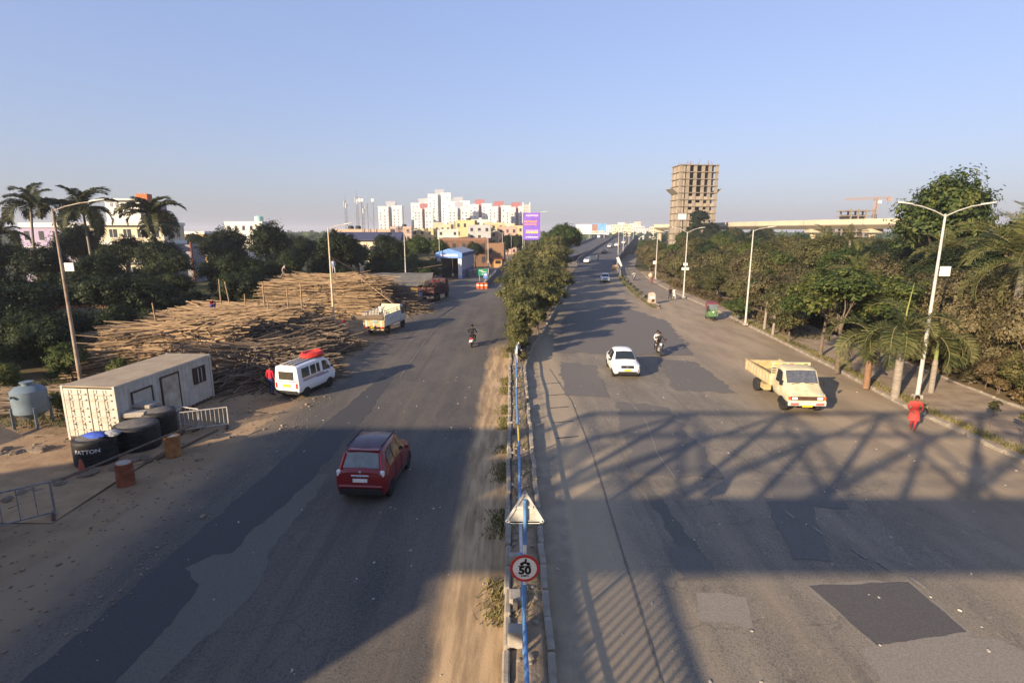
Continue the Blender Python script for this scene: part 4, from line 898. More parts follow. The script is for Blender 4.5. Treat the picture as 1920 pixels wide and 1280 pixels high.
b = MB(); b.box((-2.64,-.15,1.22), (.02,.5,.2)); obj('painted_panel', b, M('panel_teal', (.15,.28,.28), (.2,.3,.28)), p)
part(t, 'rear_bumper', tail, ((-2.66,0,.55), (.08,1.9,.12))); part(t, 'number_plate', plate_yellow, ((-2.66,.15,.74), (.02,.45,.14)))
for s in (1,-1): b = MB(); b.box((-2.65, s*.75, .72), (.05,.3,.13), ch=.02); obj('tail_light', b, lamp_red, t)
S = [(1.45,.6,.9,1.25,.92,2.1,.86),(1.5,.6,.92,1.26,.93,2.2,.86),(2.2,.6,.93,1.27,.93,2.2,.86),(2.4,.6,.93,1.25,.93,2.1,.86),(2.7,.58,.92,1.15,.9,1.3,.84),(2.8,.58,.86,.95,.84,1.0,.76)]
loft_body(t, S, wdirty, 'cab'); side_win(t, S, 1.65, 2.5, 1.65, 2.4); top_win(t, S, 2.68, 2.42, .9)
b = MB(); b.box((1.15,0,1.9), (.06,2.0,.9), ch=.01); obj('headboard', b, M('headboard_cream', (.62,.55,.36), (.5,.44,.3)), t)
wheels(t, [(x, s*.82) for x in (2.1,-1.5) for s in (1,-1)], .38, .24); part(t, 'side_guard', wdirty, ((.3,-.95,.55), (1.3,.05,.14)))

# ---- red tipper loaded with scrap poles
t = thing('lorry', 'dark red lorry heaped with poles and a red bundle beside the tarpaulin shelter', 'lorry', (-10.6, 73.5, .012), rad(80)); dr = M('lorry_dark_red', (.085,.03,.026), (.05,.02,.018), scale=2, rough=.7)
part(t, 'chassis', black_plastic, ((0,.4,.7), (7.0,.12,.25)), ((0,-.4,.7), (7.0,.12,.25)), ch=0); part(t, 'bed_floor', dr, ((-.9,0,1.05), (4.9,2.3,.12)))
for s in (1,-1):
    p = part(t, 'bed_side', dr, ((-.9, s*1.15, 1.6), (4.9,.07,1.0)))
    for i in range(8): b = MB(); b.box((-3.2+i*.66, s*1.2, 1.6), (.1,.05,1.0)); obj('rib', b, dr, p)
p = part(t, 'tailgate', dr, ((-3.4,0,1.5), (.07,2.3,.8))); b = MB(); b.box((-3.45,0,.75), (.08,2.1,.1)); obj('bumper_bar', b, wdirty, p)
S = [(1.75,.75,1.05,1.5,1.1,2.5,1.0),(1.85,.7,1.1,1.55,1.12,2.65,1.0),(2.9,.7,1.12,1.55,1.12,2.65,1.0),(3.15,.7,1.1,1.5,1.1,2.45,1.0),(3.45,.7,1.08,1.4,1.05,1.6,1.0),(3.55,.7,1.0,1.2,1.0,1.3,.95)]
loft_body(t, S, dr, 'cab'); side_win(t, S, 2.1, 3.1, 2.1, 3.0); top_win(t, S, 3.43, 3.18, .9); wheels(t, [(x, s*.95) for x in (2.6,-1.3,-2.3) for s in (1,-1)], .48, .3)
b = MB(); q = random.Random(5)
for i in range(40): a = q.uniform(-.35,.35); z = 1.6 + q.uniform(0,.8); x = q.uniform(-3.4,-1.5); y = q.uniform(-.9,.9); b.cyl((x,y,z), (x+q.uniform(2.5,3.6)*math.cos(a), max(-1.05,min(1.05,y+2*math.sin(a))), z+q.uniform(-.1,.5)), .04, n=5)
obj('pole_load', b, bamboo_b, t)
b = MB(); b.sphere((.2,.1,2.25), .8, 12, 7, (1.2,1,.35)); b.v = [(x, y, z + .12*mnoise.noise((x*3,y*3,z*3))) for x, y, z in b.v]; obj('red_bundle', b, redc, t, smooth=60)

# ---- electric rickshaw
t = thing('electric_rickshaw', 'green electric rickshaw with a dark red canopy coming along the kerb', 'rickshaw', (20.9, 55.8, .012), rad(-100)); eg = paint('rick_green', (.045,.15,.035), .25); er = M('canopy_red', (.22,.06,.07), (.15,.04,.05), rough=.7)
b = MB(); b.prism([(-1.2,.3),(.55,.3),(.75,.5),(.6,.95),(-.1,.75),(-1.2,.75)], -.48, .48, 'y'); obj('tub', b, eg, t)
b = MB(); b.box((-.3,0,1.72), (1.75,1.02,.1), ch=.05); b.box((-.3,0,1.79), (1.5,.8,.08), ch=.04); obj('canopy', b, er, t)
for x in (-1.1,-.2,.5):
    for s in (1,-1): b = MB(); b.cyl((x, s*.46,.7), (x, s*.46,1.7), .02); obj('canopy_post', b, chrome, t)
part(t, 'seat', black_plastic, ((-.75,0,.85), (.5,.85,.14)), ((-1.0,0,1.1), (.12,.85,.4)), ch=.04); b = MB(); b.prism([(.55,.4),(.85,.45),(.78,1.05),(.65,1.15),(.55,1.0)], -.3, .3, 'y'); obj('front_cowl', b, eg, t)
b = MB(); b.sphere((.86,0,.92), .09, 8, 6); obj('headlight', b, lamp_clear, t); b = MB(); b.quad((.62,-.4,1.15), (.62,.4,1.15), (.52,.42,1.66), (.52,-.42,1.66)); obj('windscreen', b, glass_pale, t)
b = MB(); b.beam((.55,-.35,1.1), (.55,.35,1.1), .03); obj('handlebar', b, black_plastic, t); wheels(t, [(.85,0),(-.85,.42),(-.85,-.42)], .22, .09); part(t, 'fender', eg, ((.85,0,.48), (.4,.16,.05)))
part(t, 'red_side_cloth', er, ((-.7,.49,1.35), (.8,.02,.6)), ((-.7,-.49,1.35), (.8,.02,.6)), ch=0)

# ---- motorcycles
def motorbike(loc, rz, label, tank=(.02,.02,.022), tail=None, group=None):
    t = thing('motorcycle', label, 'motorcycle', loc, rz, group); tm = paint('bike_%02d%02d' % (int(tank[0]*99), int(tank[1]*99)), tank, .05)
    wheels(t, [(.64,0),(-.62,0)], .30, .1)
    b = MB(); b.tube([(.64,.07,.3),(.52,.07,.7),(.44,.06,.98)], .025, 6); b.tube([(.64,-.07,.3),(.52,-.07,.7),(.44,-.06,.98)], .025, 6); obj('fork', b, chrome, t)
    b = MB(); b.tube([(.46,0,.9),(.1,0,.55),(-.2,0,.4),(-.62,.06,.3)], .035, 6); b.tube([(.46,0,.85),(-.2,0,.72),(-.7,0,.82)], .03, 6); b.tube([(-.62,-.06,.3),(-.2,0,.4)], .03, 6); obj('frame', b, black_plastic, t)
    b = MB(); b.box((.05,0,.42), (.36,.24,.3), ch=.05); obj('engine', b, steel, t)
    b = MB(); b.sphere((.2,0,.82), .2, 12, 7, (1.35,.75,.7)); obj('fuel_tank', b, tm, t, smooth=60)
    b = MB(); b.prism([(-.02,.80),(-.7,.86),(-.75,.80),(-.1,.70)], -.13, .13, 'y'); obj('seat', b, black_plastic, t)
    b = MB(); b.prism([(-.5,.76),(-.92,.84),(-.95,.72),(-.6,.62)], -.09, .09, 'y'); obj('tail_fairing', b, tm, t)
    b = MB(); b.box((-.95,0,.80), (.06,.18,.1), ch=.02); obj('tail_light', b, lamp_red, t); b = MB(); b.box((-.98,.02,.58), (.02,.22,.14)); obj('number_plate', b, plate_white, t)
    b = MB(); b.tube([(.36,.36,1.02),(.44,.18,1.04),(.46,0,1.0),(.44,-.18,1.04),(.36,-.36,1.02)], .018, 6); obj('handlebar', b, black_plastic, t)
    b = MB(); b.sphere((.60,0,.88), .1, 10, 6, (.7,1,1.1)); obj('headlight', b, lamp_clear, t); b = MB(); b.tube([(.2,.14,.3),(-.3,.16,.32),(-.8,.17,.42)], [.03,.04,.05], 7); obj('exhaust', b, chrome, t)
    for s in (1,-1): b = MB(); b.cyl((.42,s*.26,1.04), (.38,s*.36,1.2), .01, n=5); b.box((.37,s*.38,1.23), (.03,.14,.09), ch=.01); obj('mirror', b, lamp_clear if s < 0 else black_plastic, t)
    b = MB(); b.prism([(.38,.58),(.64,.635),(.92,.52),(.92,.50),(.64,.61),(.38,.55)], -.06, .06, 'y'); obj('mudguard', b, tm, t); return t
motorbike((-3.2, 42.6, .012), rad(88), 'motorcycle with a red tail carrying one rider away along the left carriageway', (.35,.02,.03))
motorbike((11.0, 39.4, .012), rad(-93), 'black motorcycle carrying two people towards the footbridge')
motorbike((25.3, 160, lerp(RISE,160)+.03), rad(-108), 'far-off motorcycle coming down the flyover ramp')
motorbike((23.1, 102.5, .012), rad(-98), 'motorcycle on the service road beside the flyover wall')
# ================================================================ PEOPLE
SKIN = M('skin', (.20,.10,.06), (.16,.08,.05), rough=.6)
STAND = dict(pelvis=(0,0,.95), spine=(.01,0,1.12), chest=(0,0,1.33), neck=(.01,0,1.48), headb=(.03,0,1.55), head=(.04,0,1.62), crown=(.02,0,1.71), nose=(.135,0,1.60),
    hipl=(0,.09,.90), kneel=(.03,.10,.50), anklel=(-.02,.10,.09), toel=(.15,.12,.035), hipr=(0,-.09,.90), kneer=(.03,-.10,.50), ankler=(-.02,-.10,.09), toer=(.15,-.12,.035),
    shl=(0,.185,1.42), ell=(-.03,.245,1.14), wrl=(.06,.26,.90), hal=(.09,.255,.83), shr=(0,-.185,1.42), elr=(-.03,-.245,1.14), wrr=(.06,-.26,.90), har=(.09,-.255,.83))
WALK = dict(kneel=(.18,.09,.52), anklel=(.22,.09,.10), toel=(.38,.10,.06), kneer=(-.06,-.09,.50), ankler=(-.32,-.09,.14), toer=(-.19,-.10,.045), ell=(-.12,.24,1.15), wrl=(-.08,.26,.92), hal=(-.06,.26,.85), elr=(.05,-.24,1.15), wrr=(.22,-.25,.97), har=(.28,-.25,.93))
RIDE = dict(pelvis=(-.12,0,.93), spine=(-.08,0,1.10), chest=(0,0,1.31), neck=(.05,0,1.45), headb=(.07,0,1.52), head=(.09,0,1.59), crown=(.07,0,1.69), nose=(.19,0,1.57), hipl=(-.08,.1,.88), hipr=(-.08,-.1,.88),
    kneel=(.30,.22,.80), kneer=(.30,-.22,.80), anklel=(.10,.20,.36), ankler=(.10,-.20,.36), toel=(.26,.22,.30), toer=(.26,-.22,.30), shl=(.02,.185,1.39), shr=(.02,-.185,1.39), ell=(.16,.32,1.14), elr=(.16,-.32,1.14), wrl=(.35,.34,1.06), wrr=(.35,-.34,1.06), hal=(.40,.32,1.05), har=(.40,-.32,1.05))
PILLION = {k: (v[0]-.42, v[1], v[2]+.05) for k, v in RIDE.items()}
PILLION.update(ell=(-.33,.26,1.15), elr=(-.33,-.26,1.15), wrl=(-.14,.18,1.05), wrr=(-.14,-.18,1.05), hal=(-.08,.13,1.05), har=(-.08,-.13,1.05))
BENT = dict(pelvis=(-.08,0,.86), spine=(.02,0,1.02), chest=(.17,0,1.18), neck=(.27,0,1.30), headb=(.31,0,1.36), head=(.34,0,1.42), crown=(.34,0,1.51), nose=(.44,0,1.38), shl=(.2,.18,1.26), shr=(.2,-.18,1.26), ell=(.22,.28,1.0), elr=(.22,-.28,1.0), wrl=(.32,.24,.80), wrr=(.36,-.22,.84), hal=(.36,.22,.74), har=(.42,-.2,.79), hipl=(-.06,.09,.82), hipr=(-.06,-.09,.82),
    kneel=(.14,.10,.48), anklel=(.02,.10,.09), toel=(.18,.12,.035), kneer=(-.02,-.09,.46), ankler=(-.26,-.09,.11), toer=(-.12,-.10,.04))
STROLL = dict(WALK, chest=(.05,0,1.32), neck=(.09,0,1.46), headb=(.12,0,1.53), head=(.15,0,1.59), crown=(.15,0,1.68), nose=(.24,0,1.55), shl=(.06,.185,1.40), shr=(.06,-.185,1.40), ell=(.08,.27,1.14), elr=(.06,-.28,1.13), wrl=(.28,.18,1.05), wrr=(.24,-.2,1.02), hal=(.34,.14,1.05), har=(.3,-.15,1.0), kneel=(.14,.06,.5), anklel=(.12,.03,.1), toel=(.28,.03,.05), kneer=(.02,-.06,.5), ankler=(-.2,-.02,.13), toer=(-.07,-.03,.045))
LIFT = dict(ell=(.14,.26,1.30), wrl=(.30,.24,1.45), hal=(.34,.23,1.50), elr=(.16,-.26,1.28), wrr=(.32,-.22,1.40), har=(.36,-.21,1.45))
SIT = dict(pelvis=(0,0,.22), spine=(.05,0,.38), chest=(.14,0,.56), neck=(.2,0,.70), headb=(.23,0,.77), head=(.25,0,.84), crown=(.23,0,.93), nose=(.35,0,.82), hipl=(.02,.1,.2), hipr=(.02,-.1,.2), kneel=(.36,.16,.50), kneer=(.36,-.16,.50), anklel=(.22,.14,.09), ankler=(.22,-.14,.09), toel=(.38,.16,.035), toer=(.38,-.16,.035), shl=(.14,.18,.65), shr=(.14,-.18,.65), ell=(.28,.24,.46), elr=(.28,-.24,.46), wrl=(.42,.14,.5), wrr=(.42,-.14,.5), hal=(.48,.1,.5), har=(.48,-.1,.5))
RAD = dict(pelvis=(.155,.115), spine=(.14,.10), chest=(.165,.115), neck=(.055,.055), headb=(.07,.075), head=(.082,.10), crown=(.055,.065), nose=(.014,.014), hipl=(.095,.095), hipr=(.095,.095), kneel=(.062,.062), kneer=(.062,.062), anklel=(.045,.045), ankler=(.045,.045), toel=(.04,.028), toer=(.04,.028), shl=(.062,.062), shr=(.062,.062), ell=(.045,.045), elr=(.045,.045), wrl=(.03,.03), wrr=(.03,.03), hal=(.038,.022), har=(.038,.022))
BONES = [('pelvis','spine','s'),('spine','chest','s'),('chest','neck','s'),('neck','headb','k'),('headb','head','k'),('head','crown','k'),('head','nose','k'),('pelvis','hipl','t'),('hipl','kneel','t'),('kneel','anklel','t'),('anklel','toel','f'),('pelvis','hipr','t'),('hipr','kneer','t'),('kneer','ankler','t'),('ankler','toer','f'),('chest','shl','s'),('shl','ell','s'),('ell','wrl','a'),('wrl','hal','k'),('chest','shr','s'),('shr','elr','s'),('elr','wrr','a'),('wrr','har','k')]
def cloth(c): return M('cloth_%03d_%03d_%03d' % tuple(int(x*999) for x in c), c, tuple(x*.75 for x in c), scale=9, rough=.85)
def person(label, loc, rz, pose=None, shirt=(.3,.3,.3), trousers=(.05,.05,.07), sleeve=False, hair=(.012,.01,.009), h=1.0, shoes=(.03,.025,.02), bare=False, hairname='hair', hairscale=1.0, group=None, skirt=None):
    J = dict(STAND); J.update(pose or {})
    names = list(J); V = [Vector(J[k]) for k in names]; R = [RAD[k] for k in names]; E = [(names.index(a), names.index(b)) for a, b, _ in BONES]; K = [k for _, _, k in BONES]
    for s, hn, wn_ in ((1,'hal','wrl'), (-1,'har','wrr')):      # four fingers and a thumb on each hand
        hb, w = Vector(J[hn]), Vector(J[wn_]); d = (hb - w).normalized(); side = d.cross(Vector((0, s, .3))).normalized(); pal = side.cross(d)
        hi = names.index(hn)
        for i, (off, ln) in enumerate(((-.03,.07),(-.01,.08),(.011,.075),(.03,.058),(.048,.035))):
            b0 = hb + d*(.03 if i < 4 else -.01) + side*off; tip = b0 + d*ln*.6 + pal*(-.012*(i+1)*.5); tip2 = tip + d*ln*.35 - pal*.02
            for p, r_ in ((b0,.012),(tip,.0095),(tip2,.008)): V.append(p); R.append((r_, r_))
            n = len(V); E += [(hi, n-3), (n-3, n-2), (n-2, n-1)]; K += ['k']*3
    me = bpy.data.meshes.new('person'); me.from_pydata([v*h for v in V], E, []); ob = bpy.data.objects.new('person_rig', me); col.objects.link(ob)
    mod = ob.modifiers.new('skin', 'SKIN'); mod.use_smooth_shade = True; mod.branch_smoothing = .5
    for i, sv in enumerate(me.skin_vertices[0].data): sv.radius = (R[i][0]*h, R[i][1]*h); sv.use_root = (i == 0)
    ss = ob.modifiers.new('sub', 'SUBSURF'); ss.levels = 1; ss.render_levels = 1
    dg = bpy.context.evaluated_depsgraph_get(); out = bpy.data.meshes.new_from_object(ob.evaluated_get(dg)); bpy.data.objects.remove(ob); bpy.data.meshes.remove(me)
    out.name = 'person'; out.materials.clear(); mats = [SKIN, cloth(shirt), cloth(trousers), cloth(shoes)]
    for m in mats: out.materials.append(m)
    A = np.array([list(V[a]*h) for a, b in E]); B = np.array([list(V[b]*h) for a, b in E]); AB = B - A; LL = (AB**2).sum(1) + 1e-9
    idx = []
    kmap = {'k': 0, 's': 1, 't': 2, 'f': 0 if bare else 3, 'a': 1 if sleeve else 0}
    for p in out.polygons:
        c = np.array(p.center); t = np.clip(((c - A)*AB).sum(1)/LL, 0, 1); dd = ((A + AB*t[:, None] - c)**2).sum(1); idx.append(kmap[K[int(dd.argmin())]])
    out.polygons.foreach_set('material_index', idx); out.shade_smooth()
    o = bpy.data.objects.new('person', out); col.objects.link(o); o.location = loc; o.rotation_euler = (0, 0, rz); tag(o, label, 'person', group)
    hd, cr = Vector(J['head'])*h, Vector(J['crown'])*h; ax = (cr - hd).normalized()
    b = MB(); b.sphere((0,0,0), 1, 12, 8); 
    mid = hd.lerp(cr, .45) - Vector((.018, 0, 0)); hs = hairscale
    b.v = [tuple(mid + Vector((v[0]*.108*hs*h, v[1]*.098*hs*h, max(v[2], -.75 if v[0] < .1 else -.05)*.108*hs*h))) for v in b.v]
    obj(hairname, b, cloth(hair), o, smooth=80)
    if skirt:
        b = MB(); pv = Vector(J['pelvis'])*h; kn = (Vector(J['kneel']) + Vector(J['kneer']))*h*.5; rows = []
        for t, rx, ry in ((-.35,.15,.17),(0,.165,.19),(.4,.18,.21),(.85,.21,.23)):
            c = pv.lerp(kn, max(0, t)) + Vector((0,0,-t*.35*h if t < 0 else 0)); rows.append([(c.x + rx*h*math.cos(a), c.y + ry*h*math.sin(a), c.z + .012*math.cos(5*a)*t) for a in [2*math.pi*k/18 for k in range(19)]])
        b.strip(rows); obj('tunic_skirt', b, cloth(skirt), o, smooth=80)
    return o
redk = (.62,.06,.05)
person('person in a red tunic and red trousers walking with bowed head by the kerb', (18.45, 23.55, .02), rad(-115), STROLL, redk, (.45,.05,.05), True, skirt=redk, bare=True)
person('person in a red shirt and navy trousers standing behind the white minivan', (-13.5, 29.1, .02), rad(70), None, (.42,.02,.04), (.03,.03,.10), True)
person('person in black riding the red-tailed motorcycle', (-3.2, 42.6, .012), rad(88), RIDE, (.012,.012,.013), (.02,.02,.03), True, hairname='helmet', hairscale=1.18, shoes=(.3,.3,.3))
person('person in a dark jacket riding in front on the two-up motorcycle', (11.0, 39.4, .012), rad(-93), RIDE, (.03,.028,.025), (.04,.035,.03), True)
person('person with a white shirt front sitting behind on the two-up motorcycle', (10.93, 39.4, .012), rad(-93), PILLION, (.65,.65,.65), (.03,.03,.035), False)
person('far-off rider in dark clothes on the flyover motorcycle', (25.3, 160, lerp(RISE,160)+.03), rad(-108), RIDE, (.02,.02,.025), (.02,.02,.02), True)
person('rider in a pale shirt on the service road motorcycle', (23.1, 102.5, .012), rad(-98), RIDE, (.4,.38,.36), (.03,.03,.03), True)
person('person in a red turban, white vest and black trousers standing behind the white lorry', (-14.1, 44.6, .02), rad(10), LIFT, (.5,.46,.42), (.015,.015,.02), False, hair=(.30,.02,.02), hairname='turban', hairscale=1.3)
person('person in a white shirt working in the bed of the white lorry', (-11.95, 48.6, .92), rad(80), LIFT, (.62,.58,.55), (.10,.08,.07), False)
person('person in a pale blue shirt and blue trousers carrying a pole behind the red lorry', (-11.6, 68.0, .02), rad(80), WALK, (.42,.42,.62), (.03,.05,.12), True)
person('person in black walking beside the woman in white on the verge', (21.3, 72.4, .02), rad(-85), WALK, (.015,.015,.018), (.02,.02,.02), True)
person('person in white clothes walking beside the person in black on the verge', (21.95, 72.7, .02), rad(-85), WALK, (.68,.62,.58), (.55,.50,.46), True, h=.93, skirt=(.68,.62,.58))
person('person in a maroon sari carrying a pale sack on the service road', (24.2, 93.5, .02), rad(-100), WALK, (.18,.05,.05), (.16,.04,.045), True, h=.95, skirt=(.18,.05,.05))
person('person driving the green electric rickshaw', (20.95, 55.9, .012+.42), rad(-100), SIT, (.35,.05,.06), (.05,.05,.06), True)
person('person standing on the footbridge deck at its railing', (0, -.58, 7.6), rad(90), LIFT, (.1,.12,.2), (.05,.05,.07), True)
t = thing('sack', 'pale bulging sack carried by the person in the maroon sari', 'sack', (24.0, 93.6, 1.35)); b = MB(); b.sphere((0,0,.3), .42, 10, 7, (1,.8,1)); b.v = [(x, y, z + .06*mnoise.noise((x*4,y*4,z*4))) for x, y, z in b.v]; obj('cloth', b, M('sack_cloth', (.5,.40,.28), (.38,.30,.20)), t, smooth=70); b = MB(); b.sphere((0,0,.74), .1, 8, 5); obj('knot', b, MATS['sack_cloth'], t, smooth=70)
# ================================================================ LEFT YARD
# ---- white shipping container used as a site cabin
cw = M('container_white', (.50,.475,.41), (.36,.335,.28), scale=1.6, rough=.75, detail=8, c3=(.40,.335,.25)); crust = M('container_rust', (.10,.055,.035), (.06,.035,.025), scale=5, rough=.9); croof = M('container_roof_dust', (.36,.29,.20), (.26,.20,.14), scale=1.2, rough=.95)
A = Vector((-17.15, 22.0, 0)); dirv = Vector((.10, 1.0, 0)).normalized(); rzC = math.atan2(dirv.y, dirv.x)
ct = thing('container', 'dusty white shipping container used as a cabin beside the bamboo', 'container', (-18.05, 25.6, 0), rzC)
Lc, Wc, Hc = 6.4, 2.5, 2.45          # local x along the length (+x away), y left
def corr_wall(x0, x1, y, z0, z1, step=.28, dep=.035):
    mb = MB(); rows = [[], []]; x = x0; k = 0; pts = []
    while x < x1: pts += [(x, 0), (x+step*.3, 0), (x+step*.5, 1), (x+step*.8, 1)]; x += step
    pts.append((x1, 0)); s = 1 if y > 0 else -1
    mb.strip([[(min(px, x1), y - s*dep*d, z0) for px, d in pts], [(min(px, x1), y - s*dep*d, z1) for px, d in pts]]); return mb
for s in (1, -1): obj('side_wall', corr_wall(-Lc/2, Lc/2, s*Wc/2, .12, Hc-.06), cw, ct)
b = MB(); b.box((0,0,Hc), (Lc,Wc,.06)); obj('roof', b, croof, ct)
b = MB(); b.box((0,0,.1), (Lc,Wc,.14)); obj('floor', b, crust, ct)
for sx in (1,-1):
    for sy in (1,-1): b = MB(); b.box((sx*(Lc/2-.05), sy*(Wc/2-.03), Hc/2), (.12,.1,Hc+.08)); obj('corner_post', b, cw, ct)
for s in (1,-1): b = MB(); b.box((0, s*(Wc/2-.01), Hc-.03), (Lc-.2,.07,.1)); obj('top_rail', b, cw, ct)
b = MB(); b.box((Lc/2-.02,0,Hc/2), (.05,Wc-.1,Hc-.1)); obj('end_wall', b, cw, ct)
for s in (1,-1):      # the two doors of the near end
    b = MB(); yc = s*.60; b.box((-Lc/2+.03, yc, 1.26), (.05,1.14,2.2))
    d = obj('door', b, cw, ct)
    for z in (.5,.88,1.10,1.48,1.86,2.12): b = MB(); b.box((-Lc/2-.01, yc, z), (.09,1.0,.07), ch=.02); obj('door_rib', b, cw, d)
    for yy in (yc-.2, yc+.24):
        b = MB(); b.cyl((-Lc/2-.075, yy, .2), (-Lc/2-.075, yy, 2.34), .016, n=7); r = obj('lock_rod', b, M('rod_rusty', (.42,.36,.27), (.22,.15,.09), scale=6), d)
        for z in (.75,1.35,1.9): b = MB(); b.box((-Lc/2-.05, yy, z), (.05,.07,.05)); obj('rod_guide', b, cw, r)
yR = -Wc/2
def frame(x0, x1, z0, z1, name, fill=None, top=True):
    b = MB(); w = .07; ys = yR - .03
    b.box(((x0+x1)/2, ys, z1), (x1-x0+w, .06, w)); b.box((x0, ys, (z0+z1)/2), (w, .06, z1-z0)); b.box((x1, ys, (z0+z1)/2), (w*.6, .06, z1-z0))
    if not top: b.box(((x0+x1)/2, ys, z0), (x1-x0+w, .06, w))
    f = obj(name, b, crust, ct)
    if fill: q = MB(); q.box(((x0+x1)/2, yR-.012, (z0+z1)/2), (x1-x0-.05, .03, z1-z0-.03)); obj('leaf' if name == 'door_frame' else 'pane', q, fill, f)
    return f
frame(-2.35,-1.15,.75,1.95,'hatch_frame', cw); frame(-.55,.65,.2,2.15,'door_frame', M('cabin_door', (.50,.46,.38), (.30,.24,.17), scale=1.5))
wf = frame(1.75,2.6,1.2,2.0,'window_frame', M('cabin_glass', (.03,.025,.02)), False)
for x in (2.05,2.32): b = MB(); b.box((x, yR-.045, 1.6), (.035,.03,.76)); obj('window_bar', b, cw, wf)
# ---- black water tanks and oddments in front of the container
blk = M('tank_black', (.014,.014,.015), (.035,.032,.03), scale=3, rough=.55); tank_top = M('tank_top_dust', (.16,.145,.125), (.08,.075,.07), scale=4, rough=.9)
def water_tank(loc, r, h, label, text=None):
    t = thing('water_tank', label, 'water tank', loc); pr = [(r*.94,0),(r*.97,.05)]
    for i in range(6):
        z = .1 + (h-.25)*i/6; pr += [(r, z), (r, z+(h-.25)/6*.62), (r*.965, z+(h-.25)/6*.74), (r*.965, z+(h-.25)/6*.9)]
    pr += [(r, h-.14), (r*.97, h-.03), (r*.8, h+.01)]; b = MB(); b.lathe(pr, 28); o = obj('shell', b, blk, t, smooth=30)
    b = MB(); b.lathe([(r*.80, h+.012), (r*.5, h+.09), (r*.3, h+.11), (.01, h+.12)], 24); obj('lid', b, tank_top, t, smooth=40)
    if text:
        vs, fs = text_mesh(text, .22, .006); f = MB(); out = []
        for x, y, z in vs: a = math.atan2(-.88, .26) + x/r; out.append(((r+.006)*math.cos(a), (r+.006)*math.sin(a), h*.66 + y))
        f.add(out, fs); obj('lettering', f, M('letter_white', (.7,.68,.62), (.5,.48,.44), scale=12), o)
    return t
water_tank((-16.45, 20.0, 0), .72, 1.15, 'black ribbed water tank lettered PATTON behind the orange cone', 'PATTON')
water_tank((-15.9, 21.6, 0), .85, 1.1, 'black water tank with a dusty lid behind the lettered tank')
water_tank((-16.0, 23.2, 0), .72, 1.15, 'black water tank next to the container door and barricade')
t = thing('rag_heap', 'blue and grey plastic sheeting lying on the lettered black tank', 'sheeting', (-16.25, 19.95, 1.2))
for nm, m_, c, sc in (('blue_sheet', M('sheet_blue', (.06,.12,.50), (.04,.08,.35), scale=9), (.0,-.1,.06), (.42,.26,.10)), ('grey_sheet', M('sheet_grey', (.35,.36,.37), (.2,.2,.21), scale=9), (.5,.15,.05), (.3,.26,.12))):
    b = MB(); b.sphere((0,0,0), 1, 14, 9); b.v = [(c[0]+v[0]*sc[0]*(1+.3*mnoise.noise((v[0]*3,v[1]*3,1))), c[1]+v[1]*sc[1]*(1+.3*mnoise.noise((v[1]*3,v[2]*3,2))), c[2]+v[2]*sc[2]+.03*mnoise.noise((v[0]*5,v[1]*5,3))) for v in b.v]; obj(nm, b, m_, t, smooth=30)
t = thing('concrete_slab_pile', 'two dusty grey slabs stacked behind the black tanks', 'slabs', (-16.9, 22.9, 1.0))
b = MB(); b.box((0,0,.12), (1.3,.9,.22), ch=.03, rz=.2); obj('slab', b, concrete, t); b = MB(); b.box((.25,.5,.34), (1.0,.7,.16), ch=.03, rz=-.1); obj('slab', b, concrete, t); b = MB(); b.box((0,.2,-.5), (.9,.7,1.0), ch=.03); obj('support_block', b, concrete, t)
# ---- blue hopper tank on legs
hb = M('hopper_blue', (.145,.19,.225), (.10,.135,.16), scale=2, rough=.65, c3=(.22,.25,.27)); t = thing('hopper_tank', 'round grey-blue steel tank on legs beside the container', 'tank', (-22.7, 24.3, 0), .4)
b = MB(); b.lathe([(.2,.35),(.68,.72),(.68,1.75),(.5,1.92),(.2,1.98),(.2,2.12),(.27,2.12),(.27,2.16),(.02,2.16)], 26); obj('vessel', b, hb, t, smooth=35)
for i in range(4): a = .5+i*math.pi/2; b = MB(); b.box((.70*math.cos(a), .70*math.sin(a), .5), (.1,.1,1.05), rz=a); obj('leg', b, hb, t)
b = MB(); b.cyl((.66,0,1.3), (.84,0,1.3), .06); b.cyl((-.4,-.62,1.6), (-.45,-.76,1.6), .06); obj('nozzle', b, hb, t)
t = thing('brown_board', 'sheet of brown board leaning on rubble beside the blue tank', 'board', (-22.6, 22.3, 0)); b = MB(); b.box((0,0,.28), (1.7,1.3,.05), rot=Matrix.Rotation(.42,3,'Y')); obj('sheet', b, M('board_brown', (.36,.25,.15), (.25,.17,.1), scale=3), t); b = MB(); b.beam((-.6,-.5,.48), (-.6,.5,.48), .06); obj('batten', b, bamboo_b, t)
# ---- traffic cone, rusty drums, barricades, poles, stones
t = thing('traffic_cone', 'faded orange traffic cone standing against the lettered black tank', 'cone', (-16.05, 18.75, 0)); b = MB(); b.lathe([(.16,.03),(.06,.6),(.035,.72),(.02,.73)], 16); obj('cone', b, M('cone_orange', (.42,.10,.05), (.32,.08,.05), rough=.7), t, smooth=40); b = MB(); b.box((0,0,.02), (.42,.42,.04), ch=.01); obj('base', b, rubber, t)
rustm = M('drum_rust', (.26,.085,.04), (.13,.045,.025), scale=4, rough=.85, c3=(.34,.14,.06)); rusty = M('drum_rust_yellow', (.36,.17,.055), (.19,.08,.03), scale=4, rough=.85)
def drum(loc, label, m, lean):
    t = thing('oil_drum', label, 'drum', loc); t.rotation_euler = lean; b = MB(); b.lathe([(.29,0),(.30,.02),(.29,.05),(.285,.27),(.30,.29),(.285,.31),(.28,.55),(.295,.57),(.28,.59),(.285,.82),(.30,.85),(.29,.87)], 22); obj('shell', b, m, t, smooth=30)
    b = MB(); b.lathe([(.28,.86),(.1,.90),(.01,.92)], 16); obj('concrete_fill', b, concrete, t)
